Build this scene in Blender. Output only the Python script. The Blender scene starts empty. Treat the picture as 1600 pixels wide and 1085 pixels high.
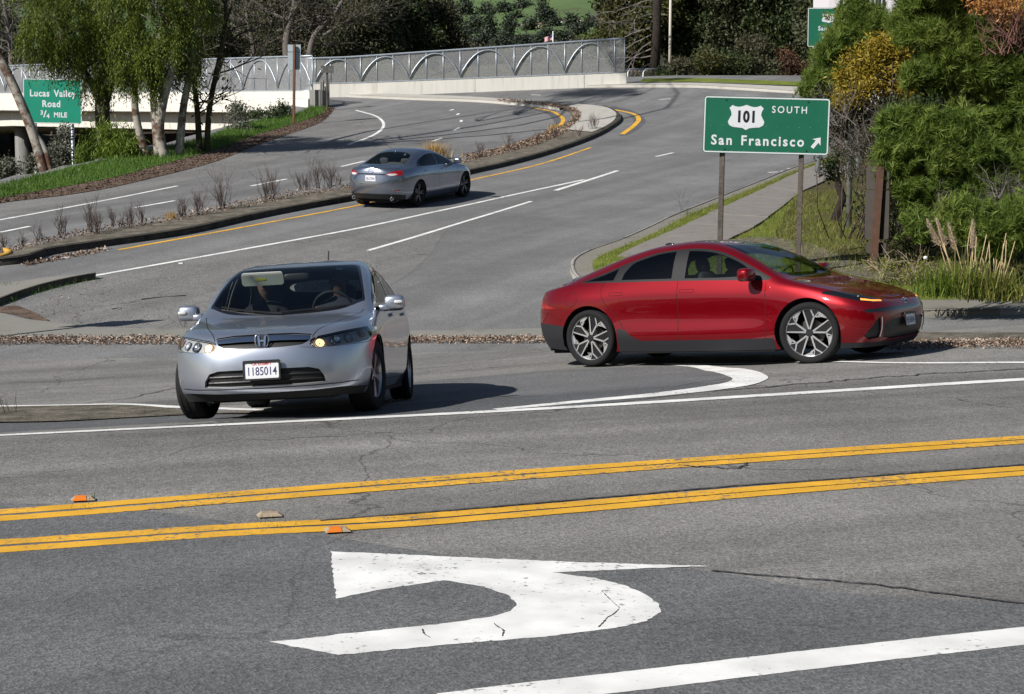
import bpy, bmesh, math, random
import numpy as np
from mathutils import Vector, Matrix, Quaternion
from mathutils.bvhtree import BVHTree

random.seed(7); RNG = np.random.default_rng(7)
SC = bpy.context.scene; COL = SC.collection
# ------------------------------------------------------------------ camera
F_PX = 2500.0; CAM_H = 1.95; PITCH = math.atan((542.5 - 315.0) / F_PX)
cam_d = bpy.data.cameras.new('camera'); cam = bpy.data.objects.new('camera', cam_d); COL.objects.link(cam)
cam_d.sensor_fit = 'HORIZONTAL'; cam_d.sensor_width = 36.0; cam_d.lens = F_PX * 36.0 / 1600.0
cam_d.clip_start = 0.1; cam_d.clip_end = 6000.0
cam.location = (0, 0, CAM_H); cam.rotation_euler = (math.pi / 2 - PITCH, 0, 0)
SC.camera = cam
# ------------------------------------------------------------------ sky and sun
SUN_EL = math.radians(36.0); SUN_AZ = math.radians(40.0)      # azimuth from -X towards -Y
TO_SUN = Vector((-math.cos(SUN_AZ) * math.cos(SUN_EL), -math.sin(SUN_AZ) * math.cos(SUN_EL), math.sin(SUN_EL)))
W = bpy.data.worlds.new('World'); SC.world = W; W.use_nodes = True
wn = W.node_tree.nodes; wl = W.node_tree.links
sky = wn.new('ShaderNodeTexSky'); sky.sky_type = 'NISHITA'; sky.sun_disc = False
sky.sun_elevation = SUN_EL; sky.sun_rotation = math.atan2(TO_SUN.x, TO_SUN.y) % (2 * math.pi)
sky.air_density = 1.0; sky.dust_density = 0.6
wl.new(sky.outputs[0], wn['Background'].inputs[0]); wn['Background'].inputs[1].default_value = 0.052
sun_d = bpy.data.lights.new('sun', 'SUN'); sun_d.energy = 4.9; sun_d.angle = math.radians(0.5); sun_d.color = (1.0, 0.955, 0.89)
sun = bpy.data.objects.new('sun', sun_d); COL.objects.link(sun)
sun.rotation_euler = (-TO_SUN).to_track_quat('-Z', 'Y').to_euler()
SC.view_settings.view_transform = 'Standard'; SC.view_settings.look = 'None'
SC.view_settings.gamma = 1.0; SC.view_settings.exposure = 0.3
SC.cycles.max_bounces = 8; SC.cycles.transparent_max_bounces = 24
SC.cycles.use_denoising = True
SC.cycles.caustics_reflective = False; SC.cycles.caustics_refractive = False
SC.cycles.sample_clamp_indirect = 6.0

# ------------------------------------------------------------------ helpers
def tag(o, label=None, cat=None, group=None, kind=None):
    if label: o['label'] = label
    if cat: o['category'] = cat
    if group: o['group'] = group
    if kind: o['kind'] = kind
    return o

def empty(name, loc=(0, 0, 0), rz=0.0, parent=None):
    o = bpy.data.objects.new(name, None); COL.objects.link(o)
    o.location = loc; o.rotation_euler = (0, 0, rz); o.empty_display_size = 0.2
    if parent: o.parent = parent
    return o

def link(name, me, parent=None):
    o = bpy.data.objects.new(name, me); COL.objects.link(o)
    if parent: o.parent = parent
    return o

def mesh_np(name, V, Fs, mat=None, parent=None, smooth=False):
    """V (n,3) array; Fs (m,k) int array of equal-size polygons or list of such arrays"""
    if not isinstance(Fs, list): Fs = [Fs]
    Fs = [np.asarray(f, dtype=np.int32) for f in Fs if len(f)]
    me = bpy.data.meshes.new(name)
    V = np.asarray(V, dtype=np.float32)
    nl = sum(f.size for f in Fs); nf = sum(len(f) for f in Fs)
    me.vertices.add(len(V)); me.vertices.foreach_set('co', V.ravel())
    me.loops.add(nl); me.loops.foreach_set('vertex_index', np.concatenate([f.ravel() for f in Fs]))
    me.polygons.add(nf)
    tot = np.concatenate([np.full(len(f), f.shape[1], np.int32) for f in Fs])
    st = np.concatenate([[0], np.cumsum(tot)[:-1]]).astype(np.int32)
    me.polygons.foreach_set('loop_start', st); me.polygons.foreach_set('loop_total', tot)
    if smooth: me.polygons.foreach_set('use_smooth', np.ones(nf, bool))
    me.update(calc_edges=True); me.validate()
    if mat: me.materials.append(mat)
    return link(name, me, parent)

class MB:
    """collects simple shapes into one mesh"""
    def __init__(s): s.v = []; s.f = []
    def add(s, vs, fs):
        b = len(s.v); s.v += [tuple(v) for v in vs]; s.f += [tuple(i + b for i in f) for f in fs]; return s
    def box(s, c, d, rz=0.0, M=None):
        x, y, z = d[0] / 2, d[1] / 2, d[2] / 2
        vs = [Vector((a * x, b * y, e * z)) for e in (-1, 1) for a, b in ((-1, -1), (1, -1), (1, 1), (-1, 1))]
        R = M if M is not None else Matrix.Rotation(rz, 3, 'Z')
        vs = [R @ v + Vector(c) for v in vs]
        return s.add(vs, [(3, 2, 1, 0), (4, 5, 6, 7), (0, 1, 5, 4), (1, 2, 6, 5), (2, 3, 7, 6), (3, 0, 4, 7)])
    def tube(s, pts, rad, n=8, cap=True):
        pts = [Vector(p) for p in pts]
        if not hasattr(rad, '__len__'): rad = [rad] * len(pts)
        up = Vector((0.31, 0.17, 0.93)); b = len(s.v); prev = None
        for i, p in enumerate(pts):
            t = (pts[min(i + 1, len(pts) - 1)] - pts[max(i - 1, 0)])
            if t.length < 1e-9: t = Vector((0, 0, 1))
            t.normalize()
            if prev is None:
                a = t.cross(up)
                if a.length < 1e-3: a = t.cross(Vector((1, 0, 0)))
            else:
                a = prev - t * prev.dot(t)
            a.normalize(); prev = a; c = t.cross(a)
            for k in range(n):
                th = 2 * math.pi * k / n
                s.v.append(tuple(p + (a * math.cos(th) + c * math.sin(th)) * rad[i]))
        for i in range(len(pts) - 1):
            for k in range(n):
                k2 = (k + 1) % n
                s.f.append((b + i * n + k, b + i * n + k2, b + (i + 1) * n + k2, b + (i + 1) * n + k))
        if cap:
            s.f.append(tuple(b + k for k in reversed(range(n))))
            s.f.append(tuple(b + (len(pts) - 1) * n + k for k in range(n)))
        return s
    def lathe(s, prof, n=24, M=None):
        """prof list of (r, h), axis = local Z, M 4x4"""
        M = M or Matrix.Identity(4); b = len(s.v)
        for r, h in prof:
            for k in range(n):
                th = 2 * math.pi * k / n
                s.v.append(tuple(M @ Vector((r * math.cos(th), r * math.sin(th), h))))
        for i in range(len(prof) - 1):
            for k in range(n):
                k2 = (k + 1) % n
                s.f.append((b + i * n + k, b + i * n + k2, b + (i + 1) * n + k2, b + (i + 1) * n + k))
        return s
    def prism(s, poly, z0, z1, M=None):
        """extrude 2D poly (x,y) from z0 to z1"""
        M = M or Matrix.Identity(4); n = len(poly)
        vs = [M @ Vector((p[0], p[1], z0)) for p in poly] + [M @ Vector((p[0], p[1], z1)) for p in poly]
        fs = [tuple(reversed(range(n))), tuple(range(n, 2 * n))]
        fs += [(i, (i + 1) % n, n + (i + 1) % n, n + i) for i in range(n)]
        return s.add(vs, fs)
    def build(s, name, mat=None, parent=None, smooth=False, angle=None):
        me = bpy.data.meshes.new(name); me.from_pydata(s.v, [], s.f)
        if smooth: me.polygons.foreach_set('use_smooth', np.ones(len(me.polygons), bool))
        me.update()
        if smooth and angle: me.set_sharp_from_angle(angle=math.radians(angle))
        if mat: me.materials.append(mat)
        return link(name, me, parent)

def sstep(a, b, x):
    t = np.clip((x - a) / (b - a), 0, 1); return t * t * (3 - 2 * t)

def pchip(xs, ys):
    xs = np.asarray(xs, float); ys = np.asarray(ys, float)
    h = np.diff(xs); d = np.diff(ys) / h; m = np.zeros(len(xs))
    for i in range(1, len(xs) - 1):
        if d[i - 1] * d[i] > 0:
            w1 = 2 * h[i] + h[i - 1]; w2 = h[i] + 2 * h[i - 1]
            m[i] = (w1 + w2) / (w1 / d[i - 1] + w2 / d[i])
    m[0] = d[0]; m[-1] = d[-1]
    def f(x):
        x = np.asarray(x, float); xc = np.clip(x, xs[0], xs[-1])
        i = np.clip(np.searchsorted(xs, xc) - 1, 0, len(xs) - 2)
        t = (xc - xs[i]) / h[i]; t2 = t * t; t3 = t2 * t
        return (2 * t3 - 3 * t2 + 1) * ys[i] + (t3 - 2 * t2 + t) * h[i] * m[i] + (-2 * t3 + 3 * t2) * ys[i + 1] + (t3 - t2) * h[i] * m[i + 1]
    return f

def catmull(P, n):
    """resample a polyline as centripetal-ish Catmull-Rom, n points equally spaced"""
    P = np.asarray(P, float)
    if len(P) == 2: 
        t = np.linspace(0, 1, n)[:, None]; return P[0] * (1 - t) + P[1] * t
    E = np.vstack([2 * P[0] - P[1], P, 2 * P[-1] - P[-2]]); out = []
    for i in range(len(P) - 1):
        p0, p1, p2, p3 = E[i:i + 4]
        t = np.linspace(0, 1, 24, endpoint=False)[:, None]
        d1 = max(np.linalg.norm(p1 - p0), 1e-9); d2 = max(np.linalg.norm(p2 - p1), 1e-9); d3 = max(np.linalg.norm(p3 - p2), 1e-9)
        m1 = d2 * ((p1 - p0) / d1 - (p2 - p0) / (d1 + d2) + (p2 - p1) / d2)
        m2 = d2 * ((p2 - p1) / d2 - (p3 - p1) / (d2 + d3) + (p3 - p2) / d3)
        t2, t3 = t * t, t * t * t
        out.append((2 * t3 - 3 * t2 + 1) * p1 + (t3 - 2 * t2 + t) * m1 + (-2 * t3 + 3 * t2) * p2 + (t3 - t2) * m2)
    Q = np.vstack(out + [P[-1:]])
    s = np.concatenate([[0], np.cumsum(np.linalg.norm(np.diff(Q, axis=0), axis=1))])
    u = np.linspace(0, s[-1], n)
    return np.stack([np.interp(u, s, Q[:, k]) for k in range(Q.shape[1])], 1)

# ------------------------------------------------------------------ materials
def new_mat(name):
    m = bpy.data.materials.new(name); m.use_nodes = True
    nt = m.node_tree; return m, nt.nodes, nt.links, nt.nodes['Principled BSDF']

def simple(name, col, rough=0.6, metal=0.0, spec=0.5, coat=0.0, coat_rough=0.05, var=0.0, vscale=8.0, bump=0.0, bscale=60.0, emit=None, estr=0.0):
    m, N, L, b = new_mat(name)
    b.inputs['Base Color'].default_value = (*col, 1); b.inputs['Roughness'].default_value = rough
    b.inputs['Metallic'].default_value = metal; b.inputs['Specular IOR Level'].default_value = spec
    b.inputs['Coat Weight'].default_value = coat; b.inputs['Coat Roughness'].default_value = coat_rough
    if emit: b.inputs['Emission Color'].default_value = (*emit, 1); b.inputs['Emission Strength'].default_value = estr
    if var or bump:
        tc = N.new('ShaderNodeTexCoord')
    if var:
        n = N.new('ShaderNodeTexNoise'); n.inputs['Scale'].default_value = vscale; n.inputs['Detail'].default_value = 6; n.inputs['Roughness'].default_value = 0.65
        L.new(tc.outputs['Object'], n.inputs['Vector'])
        mr = N.new('ShaderNodeMapRange'); mr.inputs[1].default_value = 0.25; mr.inputs[2].default_value = 0.75
        mr.inputs[3].default_value = 1 - var; mr.inputs[4].default_value = 1 + var; L.new(n.outputs['Fac'], mr.inputs[0])
        mx = N.new('ShaderNodeMix'); mx.data_type = 'RGBA'; mx.blend_type = 'MULTIPLY'; mx.inputs[0].default_value = 1
        mx.inputs[6].default_value = (*col, 1); L.new(mr.outputs[0], mx.inputs[7]); L.new(mx.outputs[2], b.inputs['Base Color'])
    if bump:
        n2 = N.new('ShaderNodeTexNoise'); n2.inputs['Scale'].default_value = bscale; n2.inputs['Detail'].default_value = 4
        L.new(tc.outputs['Object'], n2.inputs['Vector'])
        bp = N.new('ShaderNodeBump'); bp.inputs['Strength'].default_value = bump; bp.inputs['Distance'].default_value = 0.02
        L.new(n2.outputs['Fac'], bp.inputs['Height']); L.new(bp.outputs[0], b.inputs['Normal'])
    return m

def ramp_node(N, stops):
    r = N.new('ShaderNodeValToRGB'); e = r.color_ramp.elements
    while len(e) < len(stops): e.new(0.5)
    for i, (p, c) in enumerate(stops): e[i].position = p; e[i].color = (*c, 1) if len(c) == 3 else c
    return r

def asphalt(name, base, warm=0.0, speck=0.35, crack=0.0, streak_dir=None, streak=0.18, blot=0.14):
    m, N, L, b = new_mat(name)
    tc = N.new('ShaderNodeTexCoord'); co = tc.outputs['Object']
    def noise(scale, det=3, rough=0.6, vec=co):
        n = N.new('ShaderNodeTexNoise'); n.inputs['Scale'].default_value = scale; n.inputs['Detail'].default_value = det
        n.inputs['Roughness'].default_value = rough; L.new(vec, n.inputs['Vector']); return n.outputs['Fac']
    def rng(v, lo, hi, a=0.3, c=0.7):
        r = N.new('ShaderNodeMapRange'); r.inputs[1].default_value = a; r.inputs[2].default_value = c
        r.inputs[3].default_value = lo; r.inputs[4].default_value = hi; L.new(v, r.inputs[0]); return r.outputs[0]
    def mul(a, c):
        q = N.new('ShaderNodeMath'); q.operation = 'MULTIPLY'; L.new(a, q.inputs[0]); L.new(c, q.inputs[1]); return q.outputs[0]
    vor = N.new('ShaderNodeTexVoronoi'); vor.inputs['Scale'].default_value = 75; L.new(co, vor.inputs['Vector'])
    bw = N.new('ShaderNodeRGBToBW'); L.new(vor.outputs['Color'], bw.inputs[0])
    f = mul(rng(bw.outputs[0], 1 - speck, 1 + speck, 0.15, 0.85), rng(noise(28, 4), 0.82, 1.18))
    f = mul(f, rng(noise(0.55, 5), 1 - blot, 1 + blot))
    f = mul(f, rng(noise(4.0, 3), 0.93, 1.07))
    # dark spots of tar and worn pits
    sp = N.new('ShaderNodeTexVoronoi'); sp.inputs['Scale'].default_value = 2.6; L.new(co, sp.inputs['Vector'])
    f = mul(f, rng(sp.outputs['Distance'], 0.5, 1.0, 0.012, 0.03))
    if streak_dir is not None:
        mp = N.new('ShaderNodeMapping'); mp.vector_type = 'TEXTURE'; mp.inputs['Rotation'].default_value = (0, 0, streak_dir); mp.inputs['Scale'].default_value = (22.0, 1.1, 10.0)
        L.new(co, mp.inputs['Vector']); f = mul(f, rng(noise(1.0, 3, 0.5, mp.outputs[0]), 1 - streak, 1 + streak, .38, .62))
    st = N.new('ShaderNodeTexVoronoi'); st.inputs['Scale'].default_value = 0.33; L.new(co, st.inputs['Vector']); f = mul(f, rng(st.outputs['Distance'], .80, 1.0, 0.03, 0.16))
    if crack:
        wv = N.new('ShaderNodeTexNoise'); wv.inputs['Scale'].default_value = 0.8; wv.inputs['Detail'].default_value = 5; L.new(co, wv.inputs['Vector'])
        ad = N.new('ShaderNodeVectorMath'); ad.operation = 'MULTIPLY_ADD'; L.new(wv.outputs['Color'], ad.inputs[0]); ad.inputs[1].default_value = (1.6, 1.6, 0); L.new(co, ad.inputs[2])
        cv = N.new('ShaderNodeTexVoronoi'); cv.feature = 'DISTANCE_TO_EDGE'; cv.inputs['Scale'].default_value = 0.22; L.new(ad.outputs[0], cv.inputs['Vector'])
        f = mul(f, rng(cv.outputs['Distance'], 1 - crack, 1.0, 0.0, 0.0035))
    mx = N.new('ShaderNodeMix'); mx.data_type = 'RGBA'; mx.blend_type = 'MULTIPLY'; mx.inputs[0].default_value = 1
    mx.inputs[6].default_value = (base * (1 + warm), base * (1 + warm * .25), base * (1 - warm), 1); L.new(f, mx.inputs[7]); L.new(mx.outputs[2], b.inputs['Base Color'])
    b.inputs['Roughness'].default_value = 0.88; b.inputs['Specular IOR Level'].default_value = 0.3
    bp = N.new('ShaderNodeBump'); bp.inputs['Strength'].default_value = 0.55; bp.inputs['Distance'].default_value = 0.006
    L.new(vor.outputs['Distance'], bp.inputs['Height']); L.new(bp.outputs[0], b.inputs['Normal'])
    return m

def paint(name, col, wear=0.35):
    """road paint, worn through to asphalt in small flecks"""
    m, N, L, b = new_mat(name); tc = N.new('ShaderNodeTexCoord'); co = tc.outputs['Object']
    n = N.new('ShaderNodeTexNoise'); n.inputs['Scale'].default_value = 22; n.inputs['Detail'].default_value = 8; n.inputs['Roughness'].default_value = 0.75; L.new(co, n.inputs['Vector'])
    n2 = N.new('ShaderNodeTexNoise'); n2.inputs['Scale'].default_value = 1.3; n2.inputs['Detail'].default_value = 4; L.new(co, n2.inputs['Vector'])
    a = N.new('ShaderNodeMath'); a.operation = 'MULTIPLY_ADD'; L.new(n2.outputs['Fac'], a.inputs[0]); a.inputs[1].default_value = 0.45; L.new(n.outputs['Fac'], a.inputs[2])
    r = N.new('ShaderNodeMapRange'); r.inputs[1].default_value = 0.52 + 0.2 * wear; r.inputs[2].default_value = 0.60 + 0.2 * wear; L.new(a.outputs[0], r.inputs[0])
    n3 = N.new('ShaderNodeTexNoise'); n3.inputs['Scale'].default_value = 3; n3.inputs['Detail'].default_value = 6; L.new(co, n3.inputs['Vector'])
    r3 = N.new('ShaderNodeMapRange'); r3.inputs[1].default_value = 0.3; r3.inputs[2].default_value = 0.7; r3.inputs[3].default_value = 0.78; r3.inputs[4].default_value = 1.08; L.new(n3.outputs['Fac'], r3.inputs[0])
    mx0 = N.new('ShaderNodeMix'); mx0.data_type = 'RGBA'; mx0.blend_type = 'MULTIPLY'; mx0.inputs[0].default_value = 1; mx0.inputs[6].default_value = (*col, 1); L.new(r3.outputs[0], mx0.inputs[7])
    mx = N.new('ShaderNodeMix'); mx.data_type = 'RGBA'; mx.inputs[6].default_value = (0.13, 0.13, 0.13, 1); L.new(r.outputs[0], mx.inputs[0]); L.new(mx0.outputs[2], mx.inputs[7])
    L.new(mx.outputs[2], b.inputs['Base Color']); b.inputs['Roughness'].default_value = 0.75; b.inputs['Specular IOR Level'].default_value = 0.3
    return m

def concrete(name, col, dirt=0.35, vstreak=False, scale=1.5):
    m, N, L, b = new_mat(name); tc = N.new('ShaderNodeTexCoord'); co = tc.outputs['Object']
    n = N.new('ShaderNodeTexNoise'); n.inputs['Scale'].default_value = scale; n.inputs['Detail'].default_value = 9; n.inputs['Roughness'].default_value = 0.7
    if vstreak:
        mp = N.new('ShaderNodeMapping'); mp.inputs['Scale'].default_value = (3.0, 3.0, 0.25); L.new(co, mp.inputs['Vector']); L.new(mp.outputs[0], n.inputs['Vector'])
    else: L.new(co, n.inputs['Vector'])
    n2 = N.new('ShaderNodeTexNoise'); n2.inputs['Scale'].default_value = 45; n2.inputs['Detail'].default_value = 4; L.new(co, n2.inputs['Vector'])
    a = N.new('ShaderNodeMath'); a.operation = 'MULTIPLY_ADD'; L.new(n2.outputs['Fac'], a.inputs[0]); a.inputs[1].default_value = 0.35; L.new(n.outputs['Fac'], a.inputs[2])
    d = tuple(c * (1 - dirt) * k for c, k in zip(col, (1.0, 0.96, 0.88)))
    r = ramp_node(N, [(0.42, d), (0.62, col), (0.95, tuple(min(1, c * 1.12) for c in col))]); L.new(a.outputs[0], r.inputs[0])
    L.new(r.outputs[0], b.inputs['Base Color']); b.inputs['Roughness'].default_value = 0.9; b.inputs['Specular IOR Level'].default_value = 0.25
    bp = N.new('ShaderNodeBump'); bp.inputs['Strength'].default_value = 0.3; bp.inputs['Distance'].default_value = 0.01; L.new(n2.outputs['Fac'], bp.inputs['Height']); L.new(bp.outputs[0], b.inputs['Normal'])
    return m

def blend3(name, c1, c2, c3, s1=1.2, s2=14.0, bump=0.6, thr=(0.40, 0.55, 0.70)):
    """earthy mix of three colours at two scales"""
    m, N, L, b = new_mat(name); tc = N.new('ShaderNodeTexCoord'); co = tc.outputs['Object']
    n = N.new('ShaderNodeTexNoise'); n.inputs['Scale'].default_value = s1; n.inputs['Detail'].default_value = 8; n.inputs['Roughness'].default_value = 0.7; L.new(co, n.inputs['Vector'])
    n2 = N.new('ShaderNodeTexNoise'); n2.inputs['Scale'].default_value = s2; n2.inputs['Detail'].default_value = 8; n2.inputs['Roughness'].default_value = 0.75; L.new(co, n2.inputs['Vector'])
    a = N.new('ShaderNodeMath'); a.operation = 'ADD'; L.new(n.outputs['Fac'], a.inputs[0]); L.new(n2.outputs['Fac'], a.inputs[1])
    h = N.new('ShaderNodeMath'); h.operation = 'MULTIPLY'; h.inputs[1].default_value = 0.5; L.new(a.outputs[0], h.inputs[0])
    r = ramp_node(N, list(zip(thr, (c1, c2, c3)))); L.new(h.outputs[0], r.inputs[0]); L.new(r.outputs[0], b.inputs['Base Color'])
    b.inputs['Roughness'].default_value = 0.95; b.inputs['Specular IOR Level'].default_value = 0.2
    bp = N.new('ShaderNodeBump'); bp.inputs['Strength'].default_value = bump; bp.inputs['Distance'].default_value = 0.05; L.new(n2.outputs['Fac'], bp.inputs['Height']); L.new(bp.outputs[0], b.inputs['Normal'])
    return m

def leafmat(name, stops, trans=0.3, rough=0.55, spec=0.35):
    """foliage: every leaf (mesh island) takes its own tone from the ramp"""
    m = bpy.data.materials.new(name); m.use_nodes = True; N = m.node_tree.nodes; L = m.node_tree.links; b = N['Principled BSDF']
    g = N.new('ShaderNodeNewGeometry'); tc = N.new('ShaderNodeTexCoord')
    n = N.new('ShaderNodeTexNoise'); n.inputs['Scale'].default_value = 0.9; n.inputs['Detail'].default_value = 3; L.new(tc.outputs['Object'], n.inputs['Vector'])
    a = N.new('ShaderNodeMath'); a.operation = 'MULTIPLY_ADD'; L.new(g.outputs['Random Per Island'], a.inputs[0]); a.inputs[1].default_value = 0.6
    a2 = N.new('ShaderNodeMath'); a2.operation = 'MULTIPLY_ADD'; L.new(n.outputs['Fac'], a2.inputs[0]); a2.inputs[1].default_value = 0.9; a2.inputs[2].default_value = -0.25
    L.new(a2.outputs[0], a.inputs[2])
    r = ramp_node(N, stops); L.new(a.outputs[0], r.inputs[0]); L.new(r.outputs[0], b.inputs['Base Color'])
    b.inputs['Roughness'].default_value = rough; b.inputs['Specular IOR Level'].default_value = spec
    if trans:
        t = N.new('ShaderNodeBsdfTranslucent'); mx = N.new('ShaderNodeMixShader'); mx.inputs[0].default_value = trans
        L.new(r.outputs[0], t.inputs[0]); L.new(b.outputs[0], mx.inputs[1]); L.new(t.outputs[0], mx.inputs[2])
        L.new(mx.outputs[0], N['Material Output'].inputs[0])
    return m
# ------------------------------------------------------------------ car toolkit
def car_paint(name, col, metal=0.75, rough=0.34, flake=0.06):
    m, N, L, b = new_mat(name)
    b.inputs['Base Color'].default_value = (*col, 1); b.inputs['Metallic'].default_value = metal; b.inputs['Roughness'].default_value = rough
    b.inputs['Specular IOR Level'].default_value = 0.12; b.inputs['Coat Weight'].default_value = 1.0; b.inputs['Coat Roughness'].default_value = 0.03; b.inputs['Coat IOR'].default_value = 1.5
    tc = N.new('ShaderNodeTexCoord'); n = N.new('ShaderNodeTexNoise'); n.inputs['Scale'].default_value = 5; n.inputs['Detail'].default_value = 8; L.new(tc.outputs['Object'], n.inputs['Vector'])
    r = N.new('ShaderNodeMapRange'); r.inputs[3].default_value = 0.01; r.inputs[4].default_value = 0.05; L.new(n.outputs['Fac'], r.inputs[0]); L.new(r.outputs[0], b.inputs['Coat Roughness'])
    return m
def car_glass(name, tint, refl=1.0):
    m = bpy.data.materials.new(name); m.use_nodes = True; N = m.node_tree.nodes; L = m.node_tree.links; N.remove(N['Principled BSDF'])
    fr = N.new('ShaderNodeFresnel'); fr.inputs[0].default_value = 1.52
    tr = N.new('ShaderNodeBsdfTransparent'); tr.inputs[0].default_value = (*tint, 1)
    gl = N.new('ShaderNodeBsdfGlossy'); gl.inputs['Roughness'].default_value = 0.015
    mx = N.new('ShaderNodeMixShader')
    ml = N.new('ShaderNodeMath'); ml.operation = 'MULTIPLY'; ml.inputs[1].default_value = refl; ml.use_clamp = True
    L.new(fr.outputs[0], ml.inputs[0]); L.new(ml.outputs[0], mx.inputs[0]); L.new(tr.outputs[0], mx.inputs[1]); L.new(gl.outputs[0], mx.inputs[2])
    L.new(mx.outputs[0], N['Material Output'].inputs[0]); return m
C_glass = car_glass('windscreen_glass', (0.84, 0.90, 0.87), 1.0); C_tint = car_glass('tinted_glass', (0.55, 0.62, 0.60), 1.0); C_lens = car_glass('lamp_lens', (0.85, 0.87, 0.88), 1.6)
C_black = simple('black_trim', (0.012, 0.012, 0.013), 0.45); C_gloss = simple('gloss_black', (0.008, 0.008, 0.01), 0.12, coat=0.6)
C_rubber = simple('tyre_rubber', (0.013, 0.013, 0.014), 0.85, 0.0, 0.25, bump=0.25, bscale=90); C_under = simple('underbody_black', (0.006, 0.006, 0.006), 0.9)
C_chrome = simple('chrome', (0.72, 0.73, 0.75), 0.10, 1.0); C_alloy = simple('silver_alloy', (0.50, 0.51, 0.53), 0.32, 1.0, coat=0.4)
C_mach = simple('machined_alloy', (0.74, 0.75, 0.77), 0.25, 0.85); C_darkalloy = simple('dark_alloy', (0.05, 0.052, 0.058), 0.35, 0.8)
C_cabin = simple('cabin_dark', (0.014, 0.014, 0.016), 0.85); C_seat = simple('seat_fabric', (0.06, 0.06, 0.064), 0.9, bump=0.3, bscale=200)
C_headl = simple('headliner_grey', (0.45, 0.455, 0.42), 0.9); C_cabing = simple('cabin_grey', (0.10, 0.10, 0.10), 0.8); C_visor = simple('visor_grey', (0.42, 0.44, 0.42), 0.8)
C_red = simple('tail_lamp_red', (0.30, 0.004, 0.006), 0.12, coat=1.0); C_refl = simple('lamp_reflector', (0.58, 0.58, 0.58), 0.4, 0.15)
C_lampdark = simple('lamp_housing', (0.02, 0.02, 0.022), 0.3, 0.3); C_amber = simple('amber_lens', (0.62, 0.16, 0.02), 0.2, coat=0.8)
C_disc = simple('brake_disc', (0.10, 0.095, 0.09), 0.45, 1.0); C_seam = simple('panel_gap', (0.006, 0.006, 0.006), 0.9)
C_lit = simple('lit_headlamp', (0.9, 0.7, 0.45), 0.3, emit=(1.0, 0.62, 0.28), estr=1.9)
C_drl = simple('lit_turn_signal', (0.9, 0.35, 0.08), 0.3, emit=(1.0, 0.25, 0.03), estr=1.0)
C_platew = simple('plate_white', (0.72, 0.73, 0.76), 0.45, bump=0.05); C_plated = simple('plate_ink_blue', (0.02, 0.03, 0.12), 0.5); C_plater = simple('plate_ink_red', (0.55, 0.05, 0.05), 0.5)
C_char = simple('charcoal_cladding', (0.022, 0.023, 0.027), 0.55, 0.0, 0.2); C_satin = simple('satin_black', (0.016, 0.016, 0.018), 0.5, 0.0, 0.2)

def inpoly(x, y, poly):
    c = False; n = len(poly); j = n - 1
    for i in range(n):
        xi, yi = poly[i]; xj, yj = poly[j]
        if (yi > y) != (yj > y) and x < (xj - xi) * (y - yi) / (yj - yi) + xi: c = not c
        j = i
    return c
def ribbon(pts, w):
    P2 = [Vector(p) for p in pts]; a, b = [], []
    for i, p in enumerate(P2):
        t = (P2[min(i + 1, len(P2) - 1)] - P2[max(i - 1, 0)]).normalized(); n = Vector((-t.y, t.x)) * w / 2
        a.append(tuple(p + n)); b.append(tuple(p - n))
    return a + b[::-1]
def curve2(pts, n=14): return [tuple(p) for p in catmull(pts, n)]
def circle2(cx, cz, r, n=40): return [(cx + r * math.cos(2 * math.pi * k / n), cz + r * math.sin(2 * math.pi * k / n)) for k in range(n)]

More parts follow.
